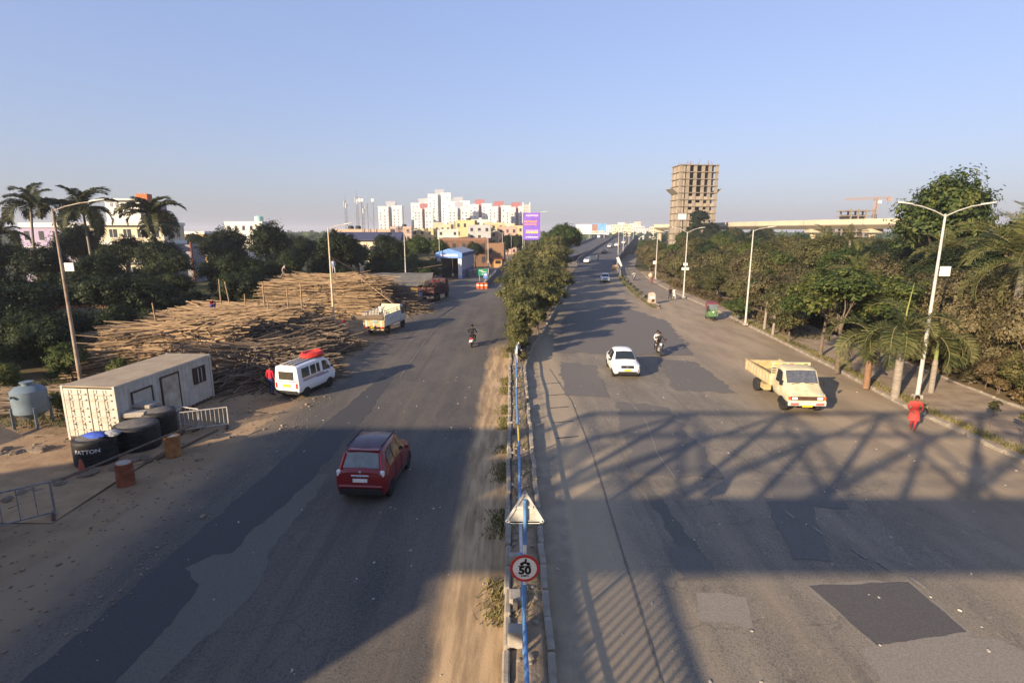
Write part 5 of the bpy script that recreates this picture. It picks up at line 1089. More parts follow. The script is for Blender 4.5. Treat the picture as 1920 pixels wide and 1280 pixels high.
drum((-14.05, 18.2, 0), 'dark red rusty drum holding up the near end of the long pole', rustm, (.03,.04,0)); drum((-13.9, 20.75, 0), 'orange rusty drum holding up the far end of the long pole', rusty, (-.04,.05,1))
def barricade(p0, p1, h, label, n, m):
    p0, p1 = Vector((*p0,0)), Vector((*p1,0)); d = p1-p0; t = thing('barricade', label, 'barricade', p0, math.atan2(d.y, d.x)); L = d.length
    b = MB(); b.cyl((0,0,h), (L,0,h), .028, n=7); b.cyl((0,0,.16), (L,0,.16), .028, n=7); b.cyl((0,0,0), (0,0,h), .03, n=7); b.cyl((L,0,0), (L,0,h), .03, n=7); obj('frame', b, m, t)
    for i in range(1, n): b = MB(); b.cyl((L*i/n,0,.16), (L*i/n,0,h), .016, n=6); obj('bar', b, m, t)
    for x in (.05, L-.05): b = MB(); b.box((x,0,.04), (.1,.75,.08), ch=.01); obj('foot', b, crust, t)
bar_m = M('barrier_grey_blue', (.22,.23,.24), (.12,.11,.11), scale=5, rough=.7); bar_w = M('barrier_white', (.46,.44,.40), (.30,.26,.22), scale=5, rough=.7)
barricade((-17.6,13.6), (-14.75,15.95), 1.2, 'grey tubular barricade standing alone on the dirt shoulder', 9, bar_m)
barricade((-16.2,24.3), (-14.5,23.75), 1.0, 'white tubular barricade leaning by the container door', 7, bar_w); barricade((-15.1,23.3), (-13.35,24.1), .98, 'white tubular barricade set at an angle in front of the container', 11, bar_w)
def pole_thing(p0, p1, r, label, m, name='bamboo_pole', cat='pole'):
    o = MB(); P0, P1 = Vector(p0), Vector(p1); d = P1-P0; n = 7
    pts = [Vector((0,0,0)) + d*i/n for i in range(n+1)]; rr = [r*(1-.25*i/n)*(1.08 if i % 1 == 0 and i % 2 else 1) for i in range(n+1)]; o.tube(pts, rr, 8); k = obj(name, o, m, None, smooth=40); k.location = P0; return tag(k, label, cat)
pole_thing((-15.4,17.1,.72), (-13.6,21.6,.98), .05, 'long bamboo pole laid across the two rusty drums', bamboo_b)
pole_thing((-16.6,16.3,.05), (-14.4,20.2,.05), .05, 'dark pole lying on the dirt in front of the drums', bamboo_b); pole_thing((-14.3,20.3,.05), (-13.6,23.6,.06), .05, 'dark pole lying between the orange drum and the barricades', bamboo_b)
rk = random.Random(8)
for i in range(46):
    t_ = i/45; x = -22.5 + 5.6*t_ + rk.uniform(-.25,.25); y = 20.3 + 2.0*t_ + rk.uniform(-.4,.4)
    if i >= 26: x, y = -18.2 + 4.6*rk.random(), 16.0 + 0; y = 15.6 + (x+18.2)*1.35 + rk.uniform(-.3,.3)
    b = MB(); s = rk.uniform(.1,.27); b.sphere((0,0,0), s, 8, 6, (rk.uniform(.9,1.5), 1, .7)); b.v = [tuple(c*(1+.4*mnoise.noise((v[0]*5+i, v[1]*5, v[2]*5))) for c in v) for v in b.v]
    o = obj('rubble_stone', b, M('rubble', (.22,.17,.12), (.12,.09,.065), scale=5, rough=.95)); o.location = (x, y, s*.35); o.rotation_euler = (0,0,rk.uniform(0,6)); tag(o, 'dusty brown stone in the rubble line edging the yard', 'stone', 'rubble stones edging the yard')
peb = MB(); pq = random.Random(55)
for i in range(1700):
    x, y = pq.uniform(-23,-9.6), pq.uniform(9,31); k = pq.uniform(.012,.035)*(1 if pq.random() < .93 else 2.2); peb.box((x, y, k*.4 + .01), (k*2.2, k*1.6, k), rz=pq.uniform(0,3), ch=k*.2)
tag(obj('yard_pebbles', peb, M('pebbles', (.30,.235,.165), (.13,.10,.075), scale=.8, rough=.95)), 'pebbles and crumbs of rubble strewn over the dirt shoulder', 'pebbles', kind='stuff')
# low sand spread in the yard
mb = MB(); rows = []
for j in range(20):
    rows.append([(-24 + i*.5, 15.5 + j*.4, .012 + .16*max(0, 1 - ((i-10)/11)**2)*max(0, 1-((j-8)/9)**2) + .05*mnoise.noise((i*.5, j*.5, 0))*max(0, 1-((i-10)/10)**2)) for i in range(20)])
mb.strip(rows); struct('sand_spread', mb, M('sand_orange', (.36,.24,.13), (.24,.155,.085), scale=1.5, rough=.95, bump=.4), smooth=60)

# ---- bamboo stacks
def bam_mesh(seed, L, r, sag):
    q = random.Random(seed); b = MB(); n = 6; y0 = q.uniform(-.12,.12)
    pts = [(L*(i/n-.5), y0*math.sin(i*1.1), -sag*((i/n-.5)*2)**2) for i in range(n+1)]; b.tube(pts, [r*(1.12-.45*i/n) for i in range(n+1)], 6); return b.mesh('bamboo_pole')
BM = [bam_mesh(i, 6.0 + .35*(i % 4), .038 + .004*(i % 3), .12*(i % 3)) for i in range(8)]
BMb = [m.copy() for m in BM]
for m in BM: m.materials.append(bamboo_a)
for m in BMb: m.materials.append(bamboo_b)
def stack(label, c, size, rz, hfun, n_obj, n_stuff, mats, seed, spread=.10, tilt=.05, group=None, protr=.9):
    """poles lie along local x over a mound hfun(u,v)->height with u,v in -1..1"""
    q = random.Random(seed); t = thing('bamboo_stack', label, 'bamboo stack', (*c, 0), rz, group); sx, sy = size; bulk = MB()
    def place():
        u, v = q.uniform(-1,1), q.uniform(-1,1); return u, v
    def pose(u, v, depth):
        x, y = u*max(0, sx/2-2.6) + q.gauss(0,.3)*protr, v*sy/2; a = q.gauss(0, spread) if q.random() < .82 else q.gauss(0, spread*3.2)
        hu = lambda xx: hfun(max(-1,min(1,xx/(sx/2))), v)
        z0, z1 = hu(x-2.2), hu(x+2.2); z = max(.06, (z0+z1)/2*depth + q.uniform(-.13,.13)); pt = max(-.4, min(.4, math.atan2((z1-z0)*depth, 4.4))) + q.gauss(0, tilt); return x, y, z, a, pt
    for i in range(n_obj):
        u, v = place(); x, y, z, a, pt = pose(u, v, q.uniform(.86, 1.07)); k = q.randrange(8); me = BM[k] if mats == 'a' or (mats == 'm' and q.random() < .5) else BMb[k]
        o = bpy.data.objects.new('bamboo_pole', me); col.objects.link(o); o.parent = t; o.location = (x, y, z); o.rotation_euler = (0, -pt, a + (math.pi if q.random() < .5 else 0)); o.scale = (q.uniform(.75,1.15), 1.15, 1.15)
    for i in range(n_stuff):
        u, v = place(); x, y, z, a, pt = pose(u, v, q.uniform(.05, 1.0) if i % 3 else q.uniform(.85, 1.0)); L = q.uniform(2.6,3.4); dx, dy, dz = math.cos(a)*math.cos(pt)*L, math.sin(a)*math.cos(pt)*L, math.sin(pt)*L
        s = q.uniform(-.12,.05); bulk.tube([(x-dx,y-dy,max(.05,z-dz)), (x,y,z+abs(s)), (x+dx,y+dy,max(.05,z+dz))], [.044,.04,.032], 5)
    o = link('packed_poles', bulk.mesh('packed_poles', fixn=False), {'a': bamboo_a, 'b': bamboo_b, 'm': bamboo_b}[mats], t); o['kind'] = 'stuff'
    return t
def dome(h, flat=.55, ex=0): return lambda u, v: max(.06, h*min(1, (1-abs(v))/(1-flat)+.02)*(.75 + .25*u*ex + .18*mnoise.noise((u*2.2, v*2.2, h))) if abs(v) > flat else h*(.85 + .15*u*ex + .16*mnoise.noise((u*2.2, v*2.2, h))))
stack('sunlit tan bamboo stack with ragged ends nearest the container', (-23.3, 36.6), (9.0, 7.5), rad(10), dome(3.1,.3,.5), 240, 3600, 'a', 1, .16, .07)
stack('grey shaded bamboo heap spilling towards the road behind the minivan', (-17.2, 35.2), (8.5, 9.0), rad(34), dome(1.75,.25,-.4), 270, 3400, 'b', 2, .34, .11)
stack('long tan bamboo stack held by upright stakes', (-23.5, 46.5), (11.5, 9.0), rad(6), dome(2.9,.7), 200, 3200, 'a', 3, .10, .05)
stack('highest tan bamboo stack with a worker standing on top', (-20.6, 61.5), (13.0, 10.0), rad(4), dome(4.4,.68), 200, 4200, 'a', 4, .10, .05)
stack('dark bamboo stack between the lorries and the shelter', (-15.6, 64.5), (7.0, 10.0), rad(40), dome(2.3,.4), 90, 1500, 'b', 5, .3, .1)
stack('tan bamboo stack filling the hollow between the nearest and the long stacks', (-22.6, 41.6), (10.5, 6.5), rad(8), dome(2.9,.4,.2), 120, 2000, 'a', 7, .14, .07)
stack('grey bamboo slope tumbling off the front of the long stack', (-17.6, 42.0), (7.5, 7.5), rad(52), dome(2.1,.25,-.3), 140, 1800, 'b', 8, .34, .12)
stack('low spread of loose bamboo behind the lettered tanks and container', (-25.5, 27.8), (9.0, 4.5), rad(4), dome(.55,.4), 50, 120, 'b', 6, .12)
q = random.Random(21)
for i, (x, y, h, lx, ly) in enumerate(((-24.6,37.0,4.2,-.25,0),(-25.6,47,5.0,.1,0),(-25.0,48,4.7,-.6,.1),(-20.9,45.2,4.9,-.05,.1),(-18.5,44.2,4.6,0,0),(-17.2,43.6,5.0,.1,0),(-15.9,58.2,4.2,-.3,0),(-23.0,46,3.8,.1,0),(-19.8,43.6,3.6,-.1,0))):
    b = MB(); b.tube([(0,0,0), (lx*.5,ly*.5,h*.5), (lx,ly,h)], [.07,.062,.05], 7); o = obj('stake', b, bamboo_a, None, smooth=50); o.location = (x, y, 0); tag(o, 'upright bamboo stake holding the long stacks in place', 'stake', 'upright stakes in the bamboo stacks')
for i, (p0, p1) in enumerate((((-19.6,40.2,2.6), (-14.6,36.0,.5)), ((-20.4,41.0,2.3), (-16.2,36.4,.7)), ((-17.6,33.0,.9), (-16.0,36.8,2.0)), ((-13.6,35.0,.2), (-11.9,40.2,.75)), ((-12.6,52.0,3.4), (-10.3,55.5,.1)), ((-16.4,57.0,4.6), (-11.4,53.2,1.7)), ((-16.0,62,3.6), (-18.6,55.5,6.6)))):
    pole_thing(p0, p1, .07, ('pale bamboo pole sliding down from the long stack', 'second bamboo pole slanting off the long stack', 'bamboo pole sticking up out of the grey heap behind the minivan', 'bamboo pole end jutting over the road edge past the minivan', 'long pole propped from the white lorry down to the ground', 'long bamboo pole being lowered onto the white lorry', 'thin bamboo pole slanting above the highest stack')[i], bamboo_a)
pole_thing((-11.9,67.6,.15), (-11.1,69.0,3.1), .05, 'pole held upright by the person behind the red lorry', bamboo_a)
person('person in a pale blue shirt standing on top of the highest bamboo stack', (-19.9, 60.5, 4.35), rad(-60), WALK, (.5,.58,.66), (.4,.4,.42), True)
person('bare-armed person bending on the back slope of the highest bamboo stack', (-26.2, 62.0, 3.95), rad(20), BENT, (.45,.40,.34), (.3,.24,.18), False)
person('person in a red top and blue cloth crouching on the long bamboo stack', (-25.4, 45.2, 2.62), rad(-30), SIT, (.28,.03,.05), (.05,.06,.25), True)
# bamboo lying across the tail of the white lorry
t = thing('bamboo_load', 'short grey bamboo bundle lying across the tail of the white lorry', 'bamboo', (-12.35, 47.2, 1.42), rad(-6))
q = random.Random(31)
for i in range(22):
    b = MB(); L = q.uniform(1.6,2.1); y, z = q.uniform(-.3,.3), q.uniform(0,.3); b.cyl((-L+q.uniform(-.4,.2), y, z), (L*.6, y+q.uniform(-.1,.1), z+.05), .05, n=6); obj('bamboo_pole', b, bamboo_b, t)
# ================================================================ BUILDINGS
# ---- tarpaulin shelter and blue gabled shed
t = thing('tarpaulin_shelter', 'low shelter under a slack dusty tarpaulin beside the highest stack', 'shelter', (-17.2, 80, 0), rad(4)); tarp = M('tarp_dusty', (.155,.145,.125), (.10,.095,.085), scale=1.2, rough=.9)
mb = MB(); rows = []
for j in range(9):
    v = j/8; rows.append([(-5.5 + 11*i/12, -5 + 11*v, 3.4*(1-.35*abs(2*v-1)) - .25*math.sin(math.pi*i/12*3)**2*.6 - .9*(1-v)*.6 + .12*mnoise.noise((i*.6, j*.6, 2))) for i in range(13)])
mb.strip(rows); obj('tarpaulin', mb, tarp, t, smooth=70)
for x in (-5.2,0,5.2):
    for y in (-4.6,5.6): b = MB(); b.cyl((x,y,0), (x,y,2.35), .06, n=6); obj('prop', b, bamboo_b, t)
b = MB(); b.beam((-5.2,-4.6,2.3), (5.2,-4.6,2.3), .07); b.beam((-3,5.6,2.5), (6.5,6.5,3.9), .07); obj('ridge_pole', b, bamboo_b, t)
t = thing('plywood_box', 'yellow-brown plywood screen standing under the shelter edge', 'screen', (-13.2, 76.2, 0), .3); b = MB(); b.box((0,0,.9), (2.2,.12,1.8), ch=.01); obj('sheet', b, M('ply_yellow', (.34,.23,.08), (.24,.16,.06), scale=2), t); b = MB(); b.beam((-1,.1,0), (-1,.1,1.9), .08); b.beam((1,.1,0), (1,.1,1.9), .08); obj('post', b, bamboo_b, t)
sw = M('shed_white', (.68,.68,.68), (.56,.56,.57), scale=2, rough=.7); sb = M('shed_blue', (.14,.30,.62), (.10,.23,.50), scale=3, rough=.6); sgry = M('shed_grey_sheet', (.34,.36,.40), (.26,.28,.32), scale=1.5, rough=.6)
t = thing('shed', 'white drive-through shed with a blue gabled front', 'shed', (-12.3, 107, 0), rad(-5)); W, D, H = 4.9, 15.0, 4.5
for s in (1,-1):
    b = MB(); b.box((s*(W/2-.35), 0, H*.5), (.7,.5,H)); obj('front_pillar', b, sw, t)
    b = MB(); b.box((s*(W/2-.35), -.01, .3), (.72,.52,.6)); obj('pillar_base', b, M('shed_lilac', (.45,.48,.66), (.36,.4,.56)), t)
    mb = corr_wall(.3, D, s*W/2, 1.6, H, .5, .05); mb.v = [(y, x, z) for x, y, z in mb.v]; obj('side_wall', mb, sgry, t)
    b = MB(); b.box((s*(W/2-.02), D/2, .8), (.14, D-.4, 1.6)); obj('plinth_wall', b, M('shed_base_blue', (.12,.14,.28), (.09,.1,.2)), t)
b = MB(); b.prism([(-W/2-.15,H-.5),(W/2+.15,H-.5),(W/2+.15,H+.55),(0,H+1.35),(-W/2-.15,H+.55)], -.5, .05, 'y'); g = obj('gable_front', b, sb, t)
b = MB(); b.box((0,-.52,H+.05), (3.6,.03,.55)); p = obj('name_panel', b, M('panel_lilac', (.42,.45,.68), (.36,.4,.6)), g)
b = MB()
for i in range(9): b.box((-1.4+i*.35,-.54,H+.05), (.2,.01,.24))
obj('lettering', b, sw, p)
for s in (1,-1): b = MB(); b.add([(s*(W/2+.2),.05,H+.5),(0,.05,H+1.3),(0,D,H+1.3),(s*(W/2+.2),D,H+.5)], [(0,1,2,3)]); obj('roof_slope', b, sgry, t)
b = MB(); b.box((W/2+.1, D/2, H+.15), (.1,D-.3,.6)); obj('side_fascia', b, M('fascia_navy', (.07,.10,.24), (.05,.07,.18)), t)
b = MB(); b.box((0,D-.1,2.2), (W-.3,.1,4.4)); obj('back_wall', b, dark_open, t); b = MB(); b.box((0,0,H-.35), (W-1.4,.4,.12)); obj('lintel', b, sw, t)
t = thing('parked_scooter', 'pale scooter parked under the blue gabled shed', 'scooter', (-11.8, 108, 0), rad(-90)); wheels(t, [(.5,0),(-.5,0)], .22, .09); b = MB(); b.prism([(-.65,.3),(.1,.28),(.35,.35),(.5,.9),(.4,.95),(.2,.42),(-.1,.45),(-.2,.75),(-.7,.7)], -.14, .14, 'y'); obj('body', b, white, t); b = MB(); b.beam((.42,-.3,.98), (.42,.3,.98), .04); obj('handlebar', b, black_plastic, t)
t = thing('drum_stack', 'grey tanks stored against the side of the blue gabled shed', 'tanks', (-8.9, 112, 0))
for i in range(3): b = MB(); b.lathe([(.55,0),(.58,.3),(.55,.7),(.58,1.1),(.4,1.35)], 16, (.1*i, i*1.5, 0)); obj('tank', b, M('tank_grey', (.2,.2,.2), (.12,.12,.12)), t, smooth=40)

win_dark = M('window_dark', (.03,.032,.035), (.05,.05,.055), scale=.4, rough=.3)
def building(name, label, cat, loc, rz, w, d, h, mat, floors, nx, roofmat=None, group=None, ny=None, ww=.36, sill=True, tank=None, band=None, para=.6):
    """flat-roofed block, front on -y: wall, roof parapet, recessed windows with sills"""
    t = thing(name, label, cat, loc, rz, group); b = MB(); b.box((0,0,h/2), (w,d,h)); obj('wall', b, mat, t)
    b = MB()
    for s in (1,-1): b.box((s*(w/2-.1),0,h+para/2), (.2,d,para)); b.box((0,s*(d/2-.1),h+para/2), (w-.4,.2,para))
    b.box((0,0,h+.03), (w-.4,d-.4,.06)); obj('roof', b, roofmat or mat, t)
    fh = h/floors; big = fh*0 + w/nx; ny = ny or max(1, int(d/(w/nx)))
    W = MB(); Sl = MB(); rq = random.Random(int(loc[0]*7+loc[1]))
    for f in range(floors):
        z = fh*(f+.55)
        for i in range(nx):
            if rq.random() < .16: continue
            x = -w/2 + w*(i+.5)/nx; W.box((x,-d/2-.005,z), (w/nx*ww,.05,fh*.45)); Sl.box((x,-d/2-.06,z-fh*.25), (w/nx*ww*1.15,.14,.07))
        for i in range(ny):
            y = -d/2 + d*(i+.5)/ny
            for s in (1,-1): W.box((s*(w/2+.005),y,z), (.05,d/ny*ww,fh*.45))
        if band: Sl.box((0,-d/2-.1,fh*(f+1)-.1), (w+.1,.25,.16)); Sl.box((w/2+.1,0,fh*(f+1)-.1), (.25,d,.16))
    o = obj('windows', W, win_dark, t); o['kind'] = 'stuff'; o = obj('sills', Sl, band or mat, t); o['kind'] = 'stuff'
    for (tx, ty, tr, th, tm_) in (tank or []): b = MB(); b.lathe([(tr,h),(tr,h+th*.85),(tr*.5,h+th)], 12, (tx,ty,0)); obj('roof_tank', b, tm_, t, smooth=40)
    return t
# ---- cream house behind the palms
cr = M('house_cream', (.66,.58,.42), (.55,.47,.33), scale=.5, rough=.85); hw = M('house_white', (.76,.73,.66), (.64,.60,.52), scale=.5, rough=.85); hg = M('house_grey', (.30,.29,.30), (.22,.21,.22), scale=.6, rough=.85); hr = M('house_red', (.22,.065,.05), (.17,.05,.04), rough=.8)
t = thing('house', 'large cream and white house rising behind the coconut palms', 'house', (-66.4, 98, 0), rad(8)); W, D = 11.5, 8.0
b = MB(); b.box((0,0,5.2), (W,D,10.4)); obj('wall', b, cr, t)
for z in (4.0,7.2,10.4): b = MB(); b.box((0,-.3,z), (W+.5,D+.7,.55)); obj('floor_band', b, hw, t)
b = MB(); b.box((-1.2,.5,12.4), (5.4,5,4.0)); obj('stair_block', b, hw, t); b = MB(); b.box((-1.2,.3,14.5), (6.2,6,.25)); obj('stair_roof', b, hw, t)
b = MB(); b.box((2.6,.5,12.2), (2.4,4.4,3.4)); obj('grey_block', b, hg, t); b = MB(); b.lathe([(.9,10.6),(.9,12.4),(.4,12.8)], 12, (4.6,-1,0)); obj('roof_tank', b, hr, t, smooth=40); b = MB(); b.box((1.5,0,14.9), (1.8,1.8,1.3)); obj('red_tank_room', b, M('tank_orange', (.5,.16,.06), (.4,.12,.05)), t)
for i in range(5): b = MB(); b.box((-2.9+i*.85,-2.02,13.6), (.45,.08,.7)); obj('vent', b, hg, t)
for zf in (2.4,5.6,8.8):
    for i, x in enumerate((-4.4,-2.2,0,2.2,4.4)):
        b = MB(); b.box((x,-D/2-.01,zf), (1.15,.1,1.35)); wv = obj('window', b, win_dark, t); b = MB(); b.box((x,-D/2-.12,zf-.75), (1.4,.25,.09)); obj('sill', b, hw, wv)
        b = MB(); b.box((x,-D/2-.07,zf), (.06,.06,1.35)); obj('mullion', b, hw, wv)
    for y in (-2,1.5): b = MB(); b.box((W/2+.01,y,zf), (.1,1.2,1.35)); wv = obj('window', b, win_dark, t); b = MB(); b.box((W/2+.1,y,zf-.75), (.25,1.4,.09)); obj('sill', b, hw, wv)
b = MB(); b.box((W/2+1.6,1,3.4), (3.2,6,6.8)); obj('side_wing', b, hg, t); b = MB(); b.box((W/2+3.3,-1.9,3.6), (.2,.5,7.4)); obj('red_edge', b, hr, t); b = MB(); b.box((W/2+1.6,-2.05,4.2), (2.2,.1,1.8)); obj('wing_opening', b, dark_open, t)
lil = M('house_lilac', (.40,.33,.46), (.34,.28,.39), rough=.85)
building('house', 'lilac painted house glimpsed between the two left coconut palms', 'house', (-78, 96, 0), rad(5), 9, 8, 9.9, lil, 3, 4, hw, band=hw)
building('house', 'small dim house with a tiled roof under the dark trees', 'house', (-37.5, 47.5, 0), rad(15), 4.2, 3.4, 2.6, M('hut_wall', (.36,.30,.24), (.26,.2,.16)), 1, 2, M('hut_tile', (.40,.17,.08), (.28,.11,.05)), para=.25)
building('house', 'white flat-roofed house with a pale green stair top beyond the big tree', 'house', (-81, 170, 0), rad(4), 11, 9, 11.5, hw, 4, 5, tank=((3,0,1.3,2.4,M('tank_mint', (.35,.55,.48), (.3,.48,.42))),))
building('house', 'low yellow-banded house left of the pale green stair top', 'house', (-88, 150, 0), rad(2), 12, 8, 8.6, M('house_ochre', (.60,.36,.10), (.48,.28,.08)), 3, 5, hw, band=hw)
# ---- dark roofed hall in front of the phone masts
t = thing('hall', 'long hall with a dark blue sheet roof in front of the phone masts', 'hall', (-31.8, 122, 0), rad(3)); b = MB(); b.box((0,0,3.6), (14,8,7.2)); obj('wall', b, cr, t); b = MB(); b.prism([(-4.6,7.2),(4.6,7.2),(4.6,7.5),(0,9.0),(-4.6,7.5)], -7.6, 7.6, 'x'); obj('roof', b, M('roof_navy', (.06,.065,.12), (.045,.05,.09)), t)
for i in range(4): b = MB(); b.box((-4.8+i*3.2,-4.02,5.2), (1.4,.1,1.5)); obj('window', b, win_dark, t)
building('house', 'roof-top house carrying black tanks below the phone masts', 'house', (-52.5, 195, 0), rad(3), 20, 9, 9.4, M('house_salmon', (.52,.36,.26), (.42,.28,.2)), 3, 7, tank=((-4,-2,1.0,1.8,blk),(-1.5,-2,1.0,1.8,blk)))
# ---- phone masts
mast_m = M('mast_steel', (.22,.22,.23), (.15,.15,.16), rough=.6)
def mast(loc, h, label, w=.55, drums=0):
    t = thing('phone_mast', label, 'mast', loc, .3, 'phone masts on the roofs'); L_ = [(w*math.cos(a), w*math.sin(a)) for a in (.5, 2.6, 4.7)]
    for x, y in L_: b = MB(); b.cyl((x,y,0), (x*.6,y*.6,h), .09, .06, n=6); obj('leg', b, mast_m, t)
    b = MB(); n = int(h/1.6)
    for i in range(n):
        k0, k1 = 1-.4*i/n, 1-.4*(i+1)/n
        for j in range(3): p, q_ = L_[j], L_[(j+1) % 3]; b.beam((p[0]*k0,p[1]*k0,h*i/n), (q_[0]*k1,q_[1]*k1,h*(i+1)/n), .05)
    obj('lattice', b, mast_m, t)
    for i in range(4): b = MB(); b.box((.55*math.cos(i*1.57), .55*math.sin(i*1.57), h-1.2-.6*(i % 2)), (.18,.28,1.9), rz=i*1.57, ch=.03); obj('antenna_panel', b, board_white, t)
    for i in range(drums): b = MB(); b.cyl((.7*(1 if i else -1),-.2,h-2.6), (.7*(1 if i else -1),-.7,h-2.6), .5, n=14); obj('dish', b, board_white, t)
    b = MB(); b.cyl((0,0,h-1), (0,0,h+2.0), .05, n=5); obj('spike', b, mast_m, t)
mast((-59.4,198,9.4), 10.6, 'slim phone mast with a spike standing apart on the roof'); mast((-55.3,198,9.4), 12.0, 'tallest phone mast, in the middle of the roof group'); mast((-53.6,199,9.4), 8.8, 'shorter phone mast beside the tallest one'); 
t = thing('phone_mast', 'phone mast frame of three posts with drum antennas', 'mast', (-49.6,190,9.0), 0, 'phone masts on the roofs')
for x in (-2,0,2): b = MB(); b.cyl((x,0,0), (x,0,9.6 + (1.6 if x else 0)), .13, n=6); obj('post', b, mast_m, t)
b = MB(); b.beam((-2,0,9.3), (2,0,9.3), .14); b.beam((-2,0,2), (0,0,9.3), .1); b.beam((2,0,2), (0,0,6), .1); obj('brace', b, mast_m, t)
for x in (-2.4,-1.5,2.1): b = MB(); b.cyl((x,-.2,10.6), (x,-.8,10.6), .55, n=14); obj('dish', b, board_white, t)
# ---- white tower blocks far off
tw = M('tower_white', (.66,.655,.635), (.57,.565,.55), scale=.05, rough=.85); tg = M('tower_grey', (.36,.37,.39), (.30,.31,.33), scale=.05, rough=.85); tr_ = M('tower_red', (.36,.14,.14), (.29,.115,.115), scale=.05, rough=.85)
def tower(px, Y, top, w, label, capm, seed, group='white apartment towers on the skyline'):
    q = random.Random(seed); X = px; t = thing('apartment_tower', label, 'tower block', (X, Y, 0), rad(6), group); h = top; dd = w*.75; gap = w*.14; ww = (w-gap)/2
    for s, hh in ((-1, h*.975), (1, h)):
        xc = s*(ww+gap)/2; b = MB(); b.box((xc,0,hh/2), (ww,dd,hh)); wl_ = obj('wing', b, tw, t); b = MB(); b.box((xc,0,hh+.4), (ww+.5,dd+.5,.8)); obj('parapet', b, tw, wl_)
        b = MB(); n = int(hh/3.1)
        for f in range(1, n):
            z = f*3.1+.6
            for x in ((xc-ww*.28), (xc+ww*.12)):
                if q.random() < .82: b.box((x,-dd/2-.02,z), (1.5,.12,1.5))
            b.box((xc+s*0+ww*.42,-dd/2-.02,z), (.7,.12,1.2))
            for y in (-dd*.3,0,dd*.28): b.box((xc+ww/2+.02,y,z), (.12,1.5,1.5))
        o = obj('windows', b, M('tower_window', (.12,.13,.15), (.2,.21,.23), scale=.2, rough=.4), wl_); o['kind'] = 'stuff'
        b = MB()
        for f in range(1, n): b.box((xc+ww*.42,-dd/2-.5,f*3.1), (ww*.2,1.0,.9))
        o = obj('balconies', b, tw, wl_); o['kind'] = 'stuff'
    b = MB(); b.box((0,dd*.12,h*.49), (gap,dd*.7,h*.98)); obj('core', b, capm, t)
    b = MB(); b.prism([(-w*.14,h*.98),(w*.14,h*.98),(w*.22,h*.98+4.5),(w*.2,h*.98+6.5),(-w*.2,h*.98+6.0),(-w*.22,h*.98+4.5)], -dd*.05, dd*.35, 'y'); obj('water_tank_cap', b, capm, t)
    return t
for (px, Y, top, w, lab, cm_, sd) in ((-131,600,36,25,'white tower pair with a grey cap standing apart at the left end of the skyline',tg,1),(-104,650,42,27,'white and grey tower pair beside the leftmost one on the skyline',tg,2),(-84,645,52,26,'tallest white tower pair on the skyline with a grey cap',tg,3),(-62,640,43,26,'white tower pair with a grey cap right of the tallest',tg,4),(-94,590,33,20,'lower white tower pair with a red cap in front of the tallest',tr_,5),(-56,585,34,22,'lower white tower pair standing before the grey-capped one',tg,6),(-36,620,39,25,'white tower pair with a red cap in the middle of the group',tr_,7),(-14,600,36,24,'white tower pair with a wide red cap beside the middle one',tr_,8),(5,640,37,24,'white tower pair with a red cap at the right end of the group',tr_,9)): tower(px, Y, top, w, lab, cm_, sd)
for i, (px, Y, top, w) in enumerate(((-118,720,34,22),(-73,715,45,22),(-47,720,40,22),(-24,705,37,22),(-3,720,38,22))): tower(px, Y, top, w, 'white tower pair showing through a gap in the front row of towers', tg if i < 3 else tr_, 20+i, 'white towers of the back row')
t = thing('apartment_tower', 'slender grey unfinished tower behind the purple billboard', 'tower block', (15.5, 600, 0), 0); b = MB(); b.box((0,0,19), (9,9,38)); obj('wall', b, M('unfinished_grey', (.42,.40,.36), (.32,.3,.28)), t); b = MB()
for f in range(12): b.box((0,0,f*3.1+2), (9.6,9.6,.4))
o = obj('slabs', b, tw, t); o['kind'] = 'stuff'
for s in (1,-1): b = MB(); b.box((s*3.6,-4.6,20), (1.0,.6,40)); obj('fin', b, tw, t)
# ---- low town in front of the towers
q = random.Random(77); cols = [M('town_%d' % i, c, tuple(x*.8 for x in c), scale=.4, rough=.85) for i, c in enumerate(((.52,.42,.22),(.58,.52,.40),(.48,.33,.26),(.62,.59,.52),(.36,.25,.18),(.50,.43,.30),(.42,.42,.41)))]
names_c = ('ochre','cream','salmon','white','brown','buff','grey')
for i, (x, y, w, h) in enumerate(((-43,215,8,10.5),(-36,225,9,9.8),(-29,235,7,11.5),(-25,215,8,9.5),(-19,230,8,13.2),(-13,222,9,11.2),(-8,240,9,12.4),(-2,228,8,10.6),(4,245,8,11.2),(-33,270,10,13),(-16,265,9,14.2),(-4,275,10,12.6))):
    k = (i*5+2) % 7 if i not in (4,6) else 0
    building('house', '%s low town house below the white towers' % names_c[k], 'house', (x,y,0), rad(q.uniform(-6,8)), w, 8, h, cols[k], 4, 3, group='town houses below the towers', tank=((1,0,.9,1.5,[blk, sb, M('tank_white',(.6,.6,.6)), MATS['tank_mint'] if 'tank_mint' in MATS else blk][i % 4]),) if i % 2 == 0 else None, band=cols[3] if i % 3 == 0 else None)
brick = M('brick_brown', (.17,.095,.06), (.11,.065,.04), scale=1, rough=.9)
building('house', 'brown brick block with grey upper floor behind the blue gabled shed', 'house', (-12.5,150,0), rad(-3), 13, 10, 6.8, brick, 2, 5, M('roof_brown', (.22,.12,.08), (.16,.09,.06)))
building('house', 'unplastered brick annexe beside the brown block and lamp', 'house', (-4.2,146,0), rad(-3), 4.5, 7, 5.6, M('brick_orange', (.24,.14,.08), (.17,.10,.06)), 2, 2)
